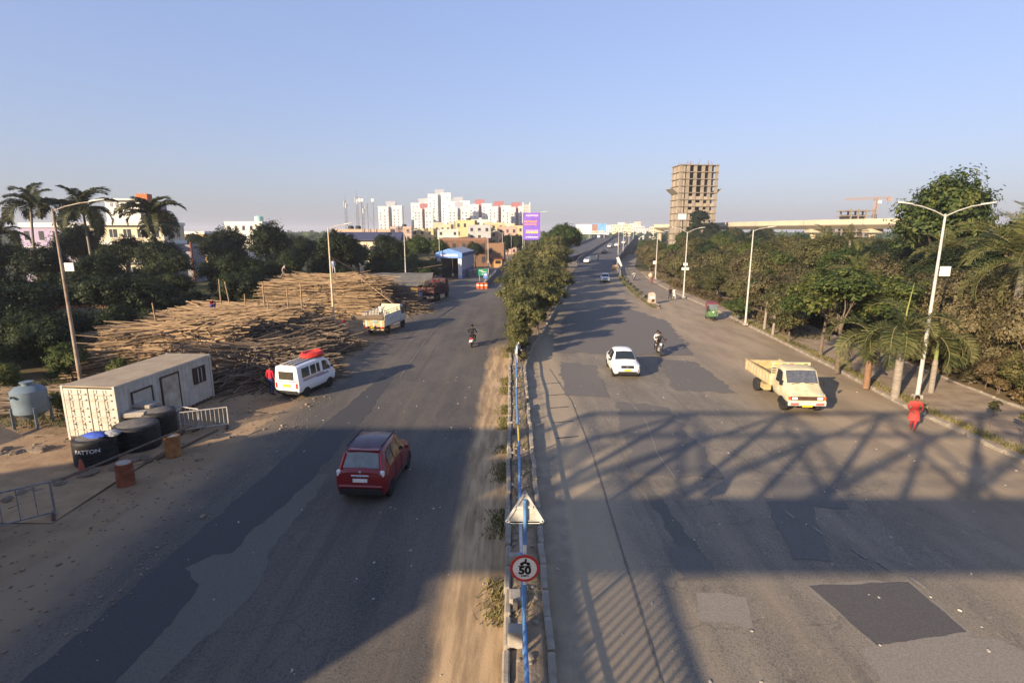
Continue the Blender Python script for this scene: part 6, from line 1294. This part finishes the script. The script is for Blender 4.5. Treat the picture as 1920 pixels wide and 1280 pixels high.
t = thing('kiosk', 'small orange roadside kiosk by the parapet lamp', 'kiosk', (-3.6,141,0)); b = MB(); b.box((0,0,1.1), (2.0,1.6,2.2)); obj('cabin', b, M('kiosk_ochre', (.5,.26,.1), (.4,.2,.08)), t); b = MB(); b.box((0,-.2,2.3), (2.6,2.4,.12)); obj('roof', b, hr, t); b = MB(); b.box((0,-.82,1.4), (1.4,.05,.8)); obj('counter_opening', b, dark_open, t)
# ---- billboards
t = thing('billboard', 'tall purple billboard with orange and yellow lettering on a steel frame', 'billboard', (5.6,158,0), rad(-4)); pur = M('poster_purple', (.20,.11,.50), (.15,.08,.40), scale=.6, rough=.6)
b = MB(); b.box((0,0,10.6), (5.0,.25,7.6)); p = obj('poster', b, pur, t)
for x in (-2.1,2.1): b = MB(); b.cyl((x,.4,0), (x,.4,14.8), .14, n=7); obj('post', b, steel, t)
b = MB(); b.beam((2.6,0,14.6), (4.6,-.6,14.7), .07); b.beam((2.65,0,7), (2.65,0,14.6), .07); obj('lamp_arm', b, steel, t)
po, py, pp = M('poster_orange', (.72,.28,.14), (.6,.2,.1)), M('poster_yellow', (.75,.6,.12), (.65,.5,.1)), M('poster_pink', (.72,.45,.50), (.6,.35,.4)); q = random.Random(9)
for (zc, hh, n, m_) in ((13.6,.5,6,pp),(11.9,.65,7,po),(11.1,.4,6,po),(9.4,.35,7,pp),(8.9,.5,5,py),(7.55,.3,6,sw)):
    b = MB()
    for i in range(n): w = 3.6/n; x = -1.8+w*(i+.5) + (-.3 if m_ is po else .1); b.add([(x-w*.42,-.14,zc-hh*q.uniform(.3,.6)), (x+w*.40,-.14,zc-hh*q.uniform(.3,.6)), (x+w*.44,-.14,zc+hh*q.uniform(.2,.6)), (x+w*.02,-.14,zc+hh*q.uniform(.4,.7)), (x-w*.4,-.14,zc+hh*q.uniform(.2,.5))], [(0,1,2,3,4)])
    obj('lettering', b, m_, p)
t = thing('billboard', 'wide billboard with a blue and brown picture above the flyover crest', 'billboard', (46.3,300,0), rad(-9)); b = MB(); b.box((1.2,0,11.0), (7.6,.3,5.0)); p = obj('poster', b, M('poster_blue', (.16,.36,.58), (.10,.22,.42), scale=.25, rough=.6), t); b = MB(); b.box((-1.2,-.17,10.8), (2.6,.05,4.6)); obj('brown_area', b, M('poster_brown', (.40,.20,.12), (.2,.1,.1), scale=.8), p); b = MB(); b.box((.8,-.18,9.2), (6.6,.05,1.0)); obj('pale_strip', b, M('poster_pale', (.6,.5,.4), (.3,.25,.25), scale=1.5), p)
b = MB(); b.box((-7.2,0,10.6), (8.6,.3,5.0)); obj('blank_hoarding', b, tw, t); b = MB(); b.box((-1,0,8.1), (14,.5,.5)); obj('catwalk', b, tw, t)
for x in (-9,-4,1,4): b = MB(); b.cyl((x,.4,0), (x,.4,8.2), .25, n=7); obj('post', b, steel, t)
# ---- far blocks at the right of the crest
yb = M('far_cream', (.70,.60,.42), (.6,.5,.36), scale=.05)
q = random.Random(4)
for i, (px, top, w) in enumerate(((1140,425,14),(1155,424,16),(1164,420,13),(1176,423,15),(1187,422,14),(1194,419,12),(1201,427,10),(1120,431,20),(1212,431,16),(1228,428,18))):
    Y = 690 + 40*(i % 3); X = (px-960)/1010*Y*.98; h = 9 + (435-top)/1010*Y + 1
    building('apartment_block', 'cream apartment block in the hazy row beyond the flyover crest', 'tower block', (X,Y,0), rad(q.uniform(-5,5)), w*.68, 9, h, yb if i % 2 else tw, max(4,int(h/3.2)), 4, group='cream blocks beyond the flyover')
# ---- concrete tower under construction
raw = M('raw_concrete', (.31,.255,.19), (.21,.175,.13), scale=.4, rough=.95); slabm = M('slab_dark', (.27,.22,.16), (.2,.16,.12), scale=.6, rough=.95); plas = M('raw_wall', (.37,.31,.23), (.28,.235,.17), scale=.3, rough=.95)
t = thing('unfinished_tower', 'bare concrete tower under construction with open floors', 'tower block', (77.5,238,0), rad(5)); W, D, nf, fh = 16.0, 9.0, 13, 2.78; xs_ = [-7.7,-4.7,-1.6,1.8,4.7,7.7]
for f in range(nf+1): b = MB(); b.box((0,0,f*fh+.1), (W+.9,D+.9,.28)); obj('floor_slab', b, slabm, t)
for x in xs_:
    for y in (-4.2,0,4.2): b = MB(); b.box((x,y,nf*fh/2), (1.3 if y < 0 else .8,.7,nf*fh)); obj('column', b, raw, t)
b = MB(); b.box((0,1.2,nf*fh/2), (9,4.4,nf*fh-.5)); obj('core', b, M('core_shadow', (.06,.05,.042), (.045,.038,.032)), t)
q = random.Random(12)
for f in range(nf):
    z = f*fh+.25
    for i in range(5):
        xa, xb = xs_[i]+.65, xs_[i+1]-.65; full = (i == 0) or (i == 4 and f < 8)
        if i == 0 or (f < 6 and q.random() < .55): b = MB(); b.box(((xa+xb)/2-.25,-4.15,z+fh*.45), ((xb-xa)*.62,.3,fh*.88)); obj('infill_wall', b, plas, t)
        elif f < 9: b = MB(); hgt = q.uniform(.3,.55)*fh; b.box(((xa+xb)/2,-4.15,z+hgt/2), (xb-xa,.25,hgt)); obj('low_wall', b, plas, t)
    for y in (-2.1,2.1): b = MB(); b.box((-7.8,y,z+fh*.42), (.3,2.8 if f % 2 else 2.0,fh*.82)); obj('infill_wall', b, plas, t)
b = MB()
for i in range(26): x, y = q.uniform(-7.8,7.8), q.choice((-4.2,0,4.2)); b.cyl((x,y,nf*fh), (x+q.uniform(-.1,.1),y,nf*fh+q.uniform(.8,2.6)), .07, n=4)
o = obj('starter_bars', b, M('rebar_rust', (.24,.10,.06), (.16,.07,.05)), t)
b = MB(); b.box((-6.3,-4.8,5*fh+1.4), (3.6,.1,2.4)); obj('white_sheet', b, tw, t)
for s in (1,-1): b = MB(); b.prism([(0,9*fh-.3),(s*2.6,9*fh+1.8),(s*2.6,9*fh+1.9),(0,9*fh+.1)], -4, 4, 'y'); o = obj('debris_net', b, M('net_grey', (.32,.28,.2), (.25,.22,.16)), t); o.location = (s*8.3,0,0)
# ---- metro viaduct
vpath = [(84,312),(90,300),(97,276),(100,250),(104,226),(111,203),(119,182),(125,168)]; vm = M('viaduct_cream', (.50,.43,.31), (.42,.35,.26), scale=.2, rough=.85); ztop = 13.2
t = thing('metro_viaduct', 'cream concrete metro viaduct curving behind the roadside trees', 'viaduct', (84,312,0))
def vp(u):
    i = min(len(vpath)-2, int(u)); f = u-i; a, c = vpath[i], vpath[i+1]; return Vector((a[0]+(c[0]-a[0])*f-84, a[1]+(c[1]-a[1])*f-312, 0))
prof = [(-4.6,ztop),(-4.6,ztop-1.7),(-4.3,ztop-2.0),(-2.2,ztop-3.2),(2.2,ztop-3.2),(4.3,ztop-2.0),(4.6,ztop-1.7),(4.6,ztop),(4.3,ztop),(4.3,ztop-1.4),(-4.3,ztop-1.4),(-4.3,ztop)]
for k in range(len(vpath)-1):
    rows = []
    for j in range(5):
        p0 = vp(k+j/4*.995); d = (vp(min(6.99,k+j/4+.05)) - vp(max(0,k+j/4-.05))).normalized(); nrm = Vector((d.y,-d.x,0)); rows.append([tuple(p0+nrm*a+Vector((0,0,z))) for a, z in prof+prof[:1]])
    b = MB(); b.strip(rows); obj('girder_span', b, vm, t)
    p0 = vp(k+.02); b = MB(); b.tube([p0+Vector((0,0,0)), p0+Vector((0,0,7.4)), p0+Vector((0,0,8.6))], [1.0,1.0,1.3], 12); b.box((p0.x,p0.y,9.3), (4.6,4.6,1.4), ch=.3); obj('pier', b, vm, t, smooth=30)
# ---- distant site with crane
t = thing('unfinished_block', 'distant grey concrete frame under construction beside the crane', 'tower block', (181,300,0), 0)
for f in range(8): b = MB(); b.box((0 if f < 6 else 5,0,f*2.7+1.2), (26 if f < 6 else 15,10,.4)); obj('floor_slab', b, slabm, t)
for x in (-12,-8,-4,0,4,8,12):
    for y in (-4.6,4.6): hh = 15.5 if x < -2 else 21; b = MB(); b.box((x,y,hh/2), (.7,.7,hh)); obj('column', b, slabm, t)
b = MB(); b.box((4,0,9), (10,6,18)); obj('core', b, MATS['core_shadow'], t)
cm = M('crane_orange', (.42,.27,.18), (.34,.22,.15)); t = thing('tower_crane', 'orange tower crane standing over the distant concrete frame', 'crane', (198,302,0), 0)
def lattice(p0, p1, w, mat, name, seg=10):
    b = MB(); P0, P1 = Vector(p0), Vector(p1); d = P1-P0; u = Vector((0,1,0)); v = d.normalized().cross(u)
    cs = [u*w+v*w, u*w-v*w, u*-w-v*w, u*-w+v*w]
    for c in cs: b.beam(P0+c, P1+c, .22)
    for i in range(seg):
        for j in range(4): b.beam(P0+cs[j]+d*i/seg, P0+cs[(j+1) % 4]+d*(i+1)/seg, .13)
    obj(name, b, mat, t)
lattice((0,0,0), (0,0,27), .8, cm, 'mast', 14); lattice((-17,0,26.4), (8,0,27.4), .5, cm, 'jib', 16); b = MB(); b.box((7,0,26.2), (2,1.4,1.6)); obj('counterweight', b, cm, t); b = MB(); b.box((1.2,-1,25), (1.4,1.2,1.6)); obj('operator_cab', b, tw, t)
# ================================================================ VEGETATION
q = random.Random(100)
def R2(): return q.uniform(0, 6.28)
# left: dark wall of trees behind the yard
gl = 'dark trees behind the bamboo yard'; ll = 'dark green tree in the shady belt behind the bamboo yard'
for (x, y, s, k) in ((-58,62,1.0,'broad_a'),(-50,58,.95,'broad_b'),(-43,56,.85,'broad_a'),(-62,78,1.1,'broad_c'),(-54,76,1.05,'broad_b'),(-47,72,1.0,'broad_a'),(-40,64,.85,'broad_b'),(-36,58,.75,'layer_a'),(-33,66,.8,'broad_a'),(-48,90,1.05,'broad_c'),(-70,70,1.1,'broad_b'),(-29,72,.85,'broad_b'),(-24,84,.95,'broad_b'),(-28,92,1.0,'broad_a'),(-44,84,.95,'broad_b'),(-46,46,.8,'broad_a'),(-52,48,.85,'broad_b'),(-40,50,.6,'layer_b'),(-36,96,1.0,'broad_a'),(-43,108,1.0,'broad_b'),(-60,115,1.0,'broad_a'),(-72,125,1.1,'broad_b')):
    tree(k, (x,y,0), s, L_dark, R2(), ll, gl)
for i in range(30):      # thick undergrowth closing the foot of the belt
    x = -34 - 1.7*i + q.uniform(-1,1); y = 47 + 8*math.sin(i*.9) + q.uniform(-2,2) + .12*i
    tree(q.choice(('mass_a','mass_b')), (x,y,0), q.uniform(.9,1.35), L_dark, R2(), 'dense dark thicket reaching the ground behind the yard', 'dark thickets behind the yard', 'thicket', 'thicket')
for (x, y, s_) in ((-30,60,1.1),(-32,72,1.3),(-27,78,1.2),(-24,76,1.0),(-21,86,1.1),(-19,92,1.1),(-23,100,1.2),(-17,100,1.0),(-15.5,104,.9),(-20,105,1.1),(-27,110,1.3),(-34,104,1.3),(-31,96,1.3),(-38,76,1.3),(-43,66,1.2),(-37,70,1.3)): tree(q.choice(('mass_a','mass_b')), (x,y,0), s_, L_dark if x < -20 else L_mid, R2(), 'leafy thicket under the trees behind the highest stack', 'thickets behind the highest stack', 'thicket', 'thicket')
tree('broad_c', (-37.5,85,0), 1.12, L_dark, 1.0, 'tall spreading dark tree that tops the belt left of the lamp between the stacks'); tree('broad_a', (-25.5,80,0), 1.12, L_dark, 2.2, 'rounded dark green tree directly behind the highest bamboo stack'); tree('broad_b', (-21.8,97,0), 1.08, L_dark, .4, 'dark tree between the highest stack and the hall roof')
gm = 'lighter trees behind the shelter'; 
for (x, y, s, k) in ((-19.5,110,1.0,'broad_a'),(-16.5,120,.95,'broad_b'),(-22.5,116,.9,'broad_b')): tree(k, (x,y,0), s, L_mid, R2(), 'sunlit mid-green tree behind the shelter and blue gabled shed', gm)
for (x, y, s, k) in ((-6.5,150,.8,'broad_a'),(-2.0,162,.95,'broad_b'),(1.5,175,1.0,'broad_a'),(-8,165,.9,'broad_b'),(-1.5,185,1.0,'broad_a')): tree(k, (x,y,0), s, L_dark, R2(), 'dark tree behind the slip road parapet and its lamps', 'trees behind the slip road parapet')
for (x, y, s) in ((-31,45,1.0),(-34,40,1.05),(-38,38,1.1),(-42,40,1.2),(-36,33,.9),(-44,34,1.2),(-31,52,1.1),(-48,38,1.3),(-40,30,.9)): tree(q.choice(('bush_a','bush_b','bush_c')), (x,y,0), s, L_dark, R2(), 'dark bush growing along the back of the yard', 'dark bushes at the back of the yard', 'bush', 'bush')
for (x, y, s, lab) in ((-26.8,31.8,.75,'bright green bush between the leaning lamp and the bamboo'),(-24.0,32.0,.45,'low bright green shrub at the foot of the nearest stack'),(-22.5,25.8,.4,'low green weeds under the blue tank'),(-20.8,24.6,.32,'green weeds at the corner of the white container'),(-28.5,28.8,.6,'leafy green bush at the edge of the loose bamboo')): tree('bush_a', (x,y,0), s, L_green, R2(), lab, None, 'bush', 'bush')
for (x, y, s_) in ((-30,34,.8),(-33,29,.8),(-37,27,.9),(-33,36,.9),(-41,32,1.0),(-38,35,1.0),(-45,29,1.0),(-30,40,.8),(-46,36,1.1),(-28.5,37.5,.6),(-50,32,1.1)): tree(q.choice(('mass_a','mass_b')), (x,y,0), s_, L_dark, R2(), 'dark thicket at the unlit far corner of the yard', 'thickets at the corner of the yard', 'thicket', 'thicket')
palm('coco', (-61.5,70,0), 12.4, 17, L_palm, 'coconut palm farthest from the cream house', 1.05, 1, .17, (.6,0)); palm('coco', (-55.6,72,0), 11.6, 20, L_palm, 'coconut palm between the lilac house and the cream house', 1.15, 2, .17, (-.4,0)); palm('coco', (-49.6,76,0), 11.2, 20, L_palm, 'coconut palm standing in front of the cream house', 1.15, 3, .17, (.3,0)); palm('coco', (-65.5,70,0), 8.6, 14, L_palm, 'short coconut palm at the foot of the one farthest from the cream house', .9, 4)
# median trees
gmed = 'olive trees along the planted median'
for (x, y, s, sz) in ((.5,38.0,.40,.50),(1.0,40.6,.62,.78),(.5,44.0,.72,.90),(2.3,46.5,.74,.90),(1.0,50,.9,1.0),(3.2,53.5,.9,1.02),(1.0,57.5,1.0,1.05),(4.0,61,1.0,1.05),(1.6,65.5,1.05,1.1),(4.8,69.5,1.05,1.15),(2.2,74,1.1,1.15),(5.8,79,1.1,1.2),(2.8,84,1.15,1.25),(6.6,89,1.15,1.3),(3.6,95,1.2,1.35),(7.8,100,1.2,1.4),(4.6,106,1.25,1.4),(9.0,112,1.25,1.45)):
    s *= 1.0 if y < 49 else 1.2; sz *= 1.0 if y < 70 or x < 5 else 1.12; tree(q.choice(('med_a','med_b')), (x,y,.15), s, L_med, R2(), 'olive green flat-layered tree growing on the median', gmed, sz=sz)
gme = 'dark green trees at the far end of the median'
for (x, y, s) in ((9.0,120,1.1),(11.8,126,1.28),(7.0,128,.85),(13.4,138,1.35),(10.8,142,1.2)): tree(q.choice(('broad_a','broad_b')), (x,y,.15), s, L_mid, R2(), 'rounded darker tree where the median meets the flyover', gme)
for i in range(16):
    y = 40 + i*4.2; tree(q.choice(('shrub_a','shrub_b')), (lerp(MED_R,y)-.75, y, .2), q.uniform(.7,1.1), L_dusty if i % 3 else L_green, R2(), 'low dusty hedge shrub along the median kerb', 'hedge shrubs on the median', 'shrub', 'shrub')
for (x, y) in ((.45,37),(.55,39.2),(.0,38.3),(.75,36.2)): tree('shrub_b', (x,y,.2), .7, L_dusty, R2(), 'dry dusty shrub at the near end of the median planting', 'dry shrubs at the median end', 'shrub', 'shrub')
# right: verge trees and the thick belt behind the footpath
tree('airy', (20.9,33.6,.12), 1.3, L_green, 1.1, sz=.98, label= 'yellow-green feathery tree with forked trunk on the verge behind the yellow lorry', tm=bark); tree('airy', (22.6,38.5,.12), 1.25, L_green, 4.0, sz=.92, label= 'second yellow-green feathery tree farther along the verge', tm=bark)
tree('med_b', (22.8,43.5,.12), .85, L_olive, 2.0, 'dusty olive verge tree just past the feathery trees'); tree('med_a', (24.4,47.5,.12), .95, L_olive, 5.0, 'dusty olive verge tree beside the tall slim lamp')
palm('royal', (20.95,28.3,.1), 2.7, 9, L_palm2, 'stout bottle palm with an upright spear leaf beside the white twin-arm lamp', 1.45, 5, .17, spear=True); palm('royal', (20.6,30.2,.1), 1.9, 8, L_palm2, 'shorter drooping palm with a brown trunk behind the bottle palm', 1.3, 6, .15, tmat=M('palm_brown', (.24,.14,.085), (.16,.09,.05))); palm('royal', (23.6,29.2,.1), 2.0, 7, L_palm2, 'drooping palm behind the white twin-arm lamp', 1.2, 8, .12)
palm('date', (28.9,30.6,0), 7.4, 40, L_palm2, 'big shaggy date palm towering over the footpath bushes', 1.3, 7, .28); palm('date', (37.5,47,0), 6.6, 26, L_palm2, 'date palm rising behind the yellow-green feathery trees', 1.05, 9, .25); palm('date', (33.0,51,0), 4.6, 24, L_palm2, 'lower date palm left of the one behind the feathery trees', 1.0, 10, .25); palm('date', (40.0,70,0), 7.4, 20, L_palm2, 'small palm crown showing above the belt near the viaduct', .95, 11, .2); palm('date', (43.2,70,0), 7.9, 20, L_palm2, 'second small palm crown above the belt near the viaduct', .8, 12, .2)
gr = 'dusty bushes behind the footpath'; lr = 'dusty olive bush in the thick belt behind the footpath'
for i in range(58):
    y = 15 + i*1.0 + q.uniform(-.5,.5); x = lerp(KERB,y) + 7.6 + q.uniform(-.4,1.0); tree(q.choice(('bush_a','bush_b','bush_c')), (x,y,0), q.uniform(.85,1.25), q.choice((L_dusty,L_olive,L_olive,L_mid)), R2(), lr, gr, 'bush', 'bush')
for i in range(40):
    y = 20 + i*2.2 + q.uniform(-1,1); x = lerp(KERB,y) + 10.5 + q.uniform(-.5,2.5); tree(q.choice(('mass_a','mass_b')), (x,y,0), q.uniform(.95,1.3), q.choice((L_olive,L_dusty,L_olive)), R2(), 'tall dusty thicket filling the belt behind the footpath bushes', 'thickets right of the road', 'thicket', 'thicket', sz=q.uniform(1.05,1.5))
for i in range(24):
    y = 52 + i*5 + q.uniform(-1,1); x = lerp(KERB,y) + 4.5 + q.uniform(0,2.5); tree(q.choice(('mass_a','mass_b')), (x,y,0), q.uniform(.8,1.1), q.choice((L_olive,L_dusty,L_mid)), R2(), 'dusty thicket beside the service road', 'thickets along the service road', 'thicket', 'thicket')
for i in range(44):
    y = 17 + i*1.15 + q.uniform(-.4,.4); x = lerp(KERB,y) + 6.9 + q.uniform(-.15,.5); tree(q.choice(('bush_a','bush_b','bush_c')), (x,y,0), q.uniform(.55,.85), q.choice((L_dusty,L_olive,L_olive,L_brown)), R2(), 'low dusty bush leaning over the back kerb of the footpath', 'low bushes on the back kerb', 'bush', 'bush', sz=q.uniform(.7,1.0))
grt = 'olive trees in the belt right of the road'; lrt = 'dusty olive tree in the dense belt right of the road'
for i in range(44):
    y = 24 + i*2.3 + q.uniform(-1,1); x = lerp(KERB,y) + 10 + q.uniform(0,7); tree(q.choice(('layer_a','layer_b','broad_a','airy')), (x,y,0), q.uniform(.8,1.08), q.choice((L_olive,L_olive,L_mid,L_green,L_dark)), R2(), lrt, grt)
for i in range(26):
    y = 40 + i*5.4 + q.uniform(-1,1); x = lerp(KERB,y) + 18 + q.uniform(0,12); tree(q.choice(('broad_a','broad_b','layer_a')), (x,y,0), q.uniform(.85,1.05), q.choice((L_olive,L_mid,L_dark)), R2(), 'green tree deeper in the belt towards the viaduct', 'deeper trees right of the road')
for i in range(34):
    y = 62 + i*3.2 + q.uniform(-2,2); x = lerp(KERB,y) + 28 + q.uniform(0,34); tree(q.choice(('broad_a','broad_b','far_a')), (x,y,0), q.uniform(.8,1.0), q.choice((L_olive,L_mid,L_dark)), R2(), 'tree in the back of the belt below the viaduct', 'trees below the viaduct')
gk = 'verge trees along the service road'
for i in range(26):
    y = 50 + i*4.6; x = lerp(KERB,y) + 2.2 + q.uniform(0,3.4) + max(0,(y-110)*.02); tree(q.choice(('med_a','med_b','bush_c')), (x,y,0), q.uniform(.6,.9), q.choice((L_olive,L_dusty,L_olive)), R2(), 'dusty tree crowding the service road verge', gk)
for i in range(40):
    y = 18 + i*1.9; x = lerp(KERB,y) + (6.2 if y < 46 else 1.7) + q.uniform(-.2,.5); tree(q.choice(('shrub_a','shrub_b')), (x,y,.0), q.uniform(.8,1.3), L_brown if q.random() < .65 else L_dusty, R2(), 'dry brown undergrowth shrub along the footpath edge', 'dry brown shrubs along the verge', 'shrub', 'shrub')
tree('broad_a', (-9.3,138,0), .8, L_dark, 1.3, 'dark tree standing before the brown brick block')
tree('broad_c', (46.5,60,0), 1.42, L_green, .5, 'huge rounded bright green tree towering above the right-hand belt', sz=1.62); tree('tall_a', (72.5,212,0), 1.9, L_dark, .7, 'dark feathery tree in front of the bare concrete tower'); tree('tall_a', (78,215,0), 1.4, L_dark, 2.7, 'shorter dark tree at the foot of the bare concrete tower'); tree('airy', (25.2,36.2,.1), 1.2, L_green, 2.0, sz=.9, label= 'third yellow-green feathery tree at the back of the footpath', tm=bark)
for (x, y, s_, k, lf) in ((52,52,1.25,'broad_a',L_mid),(58,60,1.3,'broad_b',L_olive),(47,46,1.15,'layer_a',L_olive),(41,41,1.2,'broad_b',L_dusty),(64,66,1.35,'broad_a',L_mid),(36,36,1.15,'layer_b',L_olive),(33.5,33,1.1,'layer_a',L_dusty),(56,75,1.3,'broad_b',L_olive),(66,84,1.35,'broad_a',L_dark),(75,95,1.4,'broad_b',L_mid)): tree(k, (x,y,0), s_, lf, R2(), 'tall dusty tree backing the footpath bushes below the huge green tree', 'tall trees below the huge green tree')
for (x, y, s_) in ((62,190,1.2),(66,200,1.3),(58,180,1.1),(71,196,1.3),(84,206,1.3),(76,190,1.25),(54,170,1.1),(67,172,1.2),(80,180,1.25),(90,196,1.3)): tree(q.choice(('broad_a','broad_b')), (x,y,0), s_, q.choice((L_mid,L_dark,L_olive)), R2(), 'tree crowding the foot of the bare concrete tower', 'trees at the foot of the bare tower')
tree('bush_a', (22.4,53.6,.1), .8, L_green, .3, 'fresh green bush beside the electric rickshaw', None, 'bush', 'bush')
for (x, y, h) in ((23.3,49,3.4),(22.9,46.5,3.0)):
    b = MB(); b.tube([(0,0,0),(.05,.02,h*.5),(.1,0,h)], [.13,.11,.09], 9); o = obj('dead_trunk', b, palm_bark, None, smooth=40); o.location = (x,y,.1); tag(o, 'bare grey palm trunk standing on the verge near the slim lamp', 'trunk', 'bare trunks on the verge')
for i, (x, y) in enumerate(((21.6,21.5),(21.9,23.4),(22.3,20.2))): tree('sapling', (x,y,.12), .6, L_olive, R2(), 'spindly sapling in the grass strip past the person in red', 'saplings in the grass strip', 'sapling', 'sapling')
for i in range(10): y = 68 + i*4.4; tree('shrub_a', (lerp(RIGHT,y)+.3, y, .15), .55, L_mid if i % 2 else L_olive, R2(), 'small clipped shrub on the traffic island', 'shrubs on the traffic island', 'shrub', 'shrub')
for (x, y, s_, sz_) in ((28.2,28.3,.75,1.3),(30.2,28.4,.9,1.5),(27.9,31.6,.8,1.2),(31.2,31.2,1.0,1.6),(28.6,34.6,.9,1.4),(31.5,35.5,1.0,1.6)): tree(q.choice(('mass_a','mass_b')), (x,y,0), s_, q.choice((L_dusty,L_olive)), R2(), 'dusty thicket hiding the foot of the big date palm', 'thickets round the date palm', 'thicket', 'thicket', sz=sz_)
for i in range(52):
    y = 84 + i*2.9; x = lerp(KERB,y) + 2.0 + q.uniform(0,5.5); tree(q.choice(('mass_a','mass_b','med_a')), (x,y,0), q.uniform(.85,1.2), q.choice((L_olive,L_dusty,L_mid,L_olive)), R2(), 'dusty thicket crowding the far end of the service road', 'thickets at the far end of the service road', 'thicket', 'thicket', sz=q.uniform(1.0,1.4))
# far belts: single trees near, a wood far off
gf = 'distant trees before the skyline'
for i in range(70):
    y = q.uniform(170, 420); x = q.uniform(-.95, .95)*y*.95
    c = lerp(MED_R, min(y, 420))
    if c - 24 < x < c + 24 or (-58 < x < 8 and y < 290) : continue
    if x > 0 and y < 320 and x > 60 and x < 110: continue
    tree(q.choice(('far_a','far_b')), (x,y,0), q.uniform(.7,.95), q.choice((L_mid,L_dark,L_olive)), R2(), 'distant rounded tree in front of the skyline', gf)
rs = np.random.RandomState(5); n = 26000; yy = rs.uniform(420, 1500, n); xx = rs.uniform(-1.15, 1.15, n)*yy; hh = 7.2 + 1.6*np.sin(xx*.05)+rs.uniform(-2,1.0,n); zz = rs.uniform(.2, 1, n)*hh
keep = ~((np.abs(xx - (86 + (yy-420)*.25)) < 26) & (yy < 600)); C = np.stack([xx,yy,zz],1)[keep]; D = rs.normal(size=C.shape)*.8 + np.array([-.3,-.5,.8]); far = quads_mesh('far_wood', leaf_quads(rs, C, D, 6.5, 4.2), [L_mid]); o = link('far_wood', far); tag(o, 'far-off strip of trees closing the plain below the skyline', 'wood', kind='stuff')
# grass and weeds
def grass(name, label, pts, hgt, mat, seed, parent=None):
    rs = np.random.RandomState(seed); P = np.array(pts); n = len(P); a = rs.uniform(0, 6.28, n); h_ = hgt*rs.uniform(.4,1.3,n); w = .018*rs.uniform(.7,1.6,n); lean = rs.normal(size=(n,2))*.45*h_[:,None]
    dx = np.stack([np.cos(a)*w, np.sin(a)*w, np.zeros(n)],1); tip = P + np.concatenate([lean, h_[:,None]],1); V = np.stack([P-dx, P+dx, tip+dx*.3, tip-dx*.3],1); o = link(name, quads_mesh(name, V, [mat])); return tag(o, label, 'grass', kind='stuff')
pts = []
for i in range(5200):
    y = 12 + 44*q.random()**1.1; pts.append((lerp(KERB,y)+.25+abs(q.gauss(0,.35))+.35*max(0,mnoise.noise((y*.4,0,0))), y, .14))
grass('verge_grass', 'patchy grass in the strip behind the right-hand kerb', pts, .14, L_grass, 1)
pts = []
for i in range(6000):
    y = 8 + 34*q.random(); g = mnoise.noise((y*.55, 7, 0))
    if g < .02: continue
    pts.append((-.22 - abs(q.gauss(0,.28)), y, .0) if q.random() < .8 else (q.uniform(.05,.7), y, .22))
grass('median_weeds', 'dry weeds in clumps along the left foot of the median', pts, .13, L_grass, 2)
pts = [(lerp(RIGHT,y)-.25+q.uniform(-.2,.3), y, .1) for y in [64+46*q.random() for _ in range(2200)]]; grass('island_grass', 'strip of grass along the traffic island', pts, .2, MATS['leaf_green'], 3)
pts = [(q.uniform(-29,-20), q.uniform(24,33), .0) for _ in range(5000)]; grass('yard_grass', 'rough green grass around the blue tank and container', pts, .22, MATS['leaf_green'], 4)
pts = [(lerp(KERB,y)+q.uniform(1.2,4.5), y, .15) for y in [44+70*q.random() for _ in range(5200)]]; grass('dry_verge_grass', 'dry straw-coloured grass on the service road verge', pts, .4, L_dusty, 5)
# ---------------------------------------------------------------- hazy winter air over the whole plain
hz = MB(); hz.box((0, 2550, 29.5), (8400, 6200, 61)); hm = bpy.data.materials.new('hazy_air'); hm.use_nodes = True
N, L = hm.node_tree.nodes, hm.node_tree.links; N.remove(N['Principled BSDF']); pv = N.new('ShaderNodeVolumePrincipled')
pv.inputs['Color'].default_value = (.82,.84,.92,1); pv.inputs['Density'].default_value = .0003; pv.inputs['Anisotropy'].default_value = .1
L.new(pv.outputs[0], N['Material Output'].inputs['Volume'])
o = obj('haze', hz, hm); tag(o, 'thin pale haze lying over the whole plain and road', 'haze', kind='stuff')
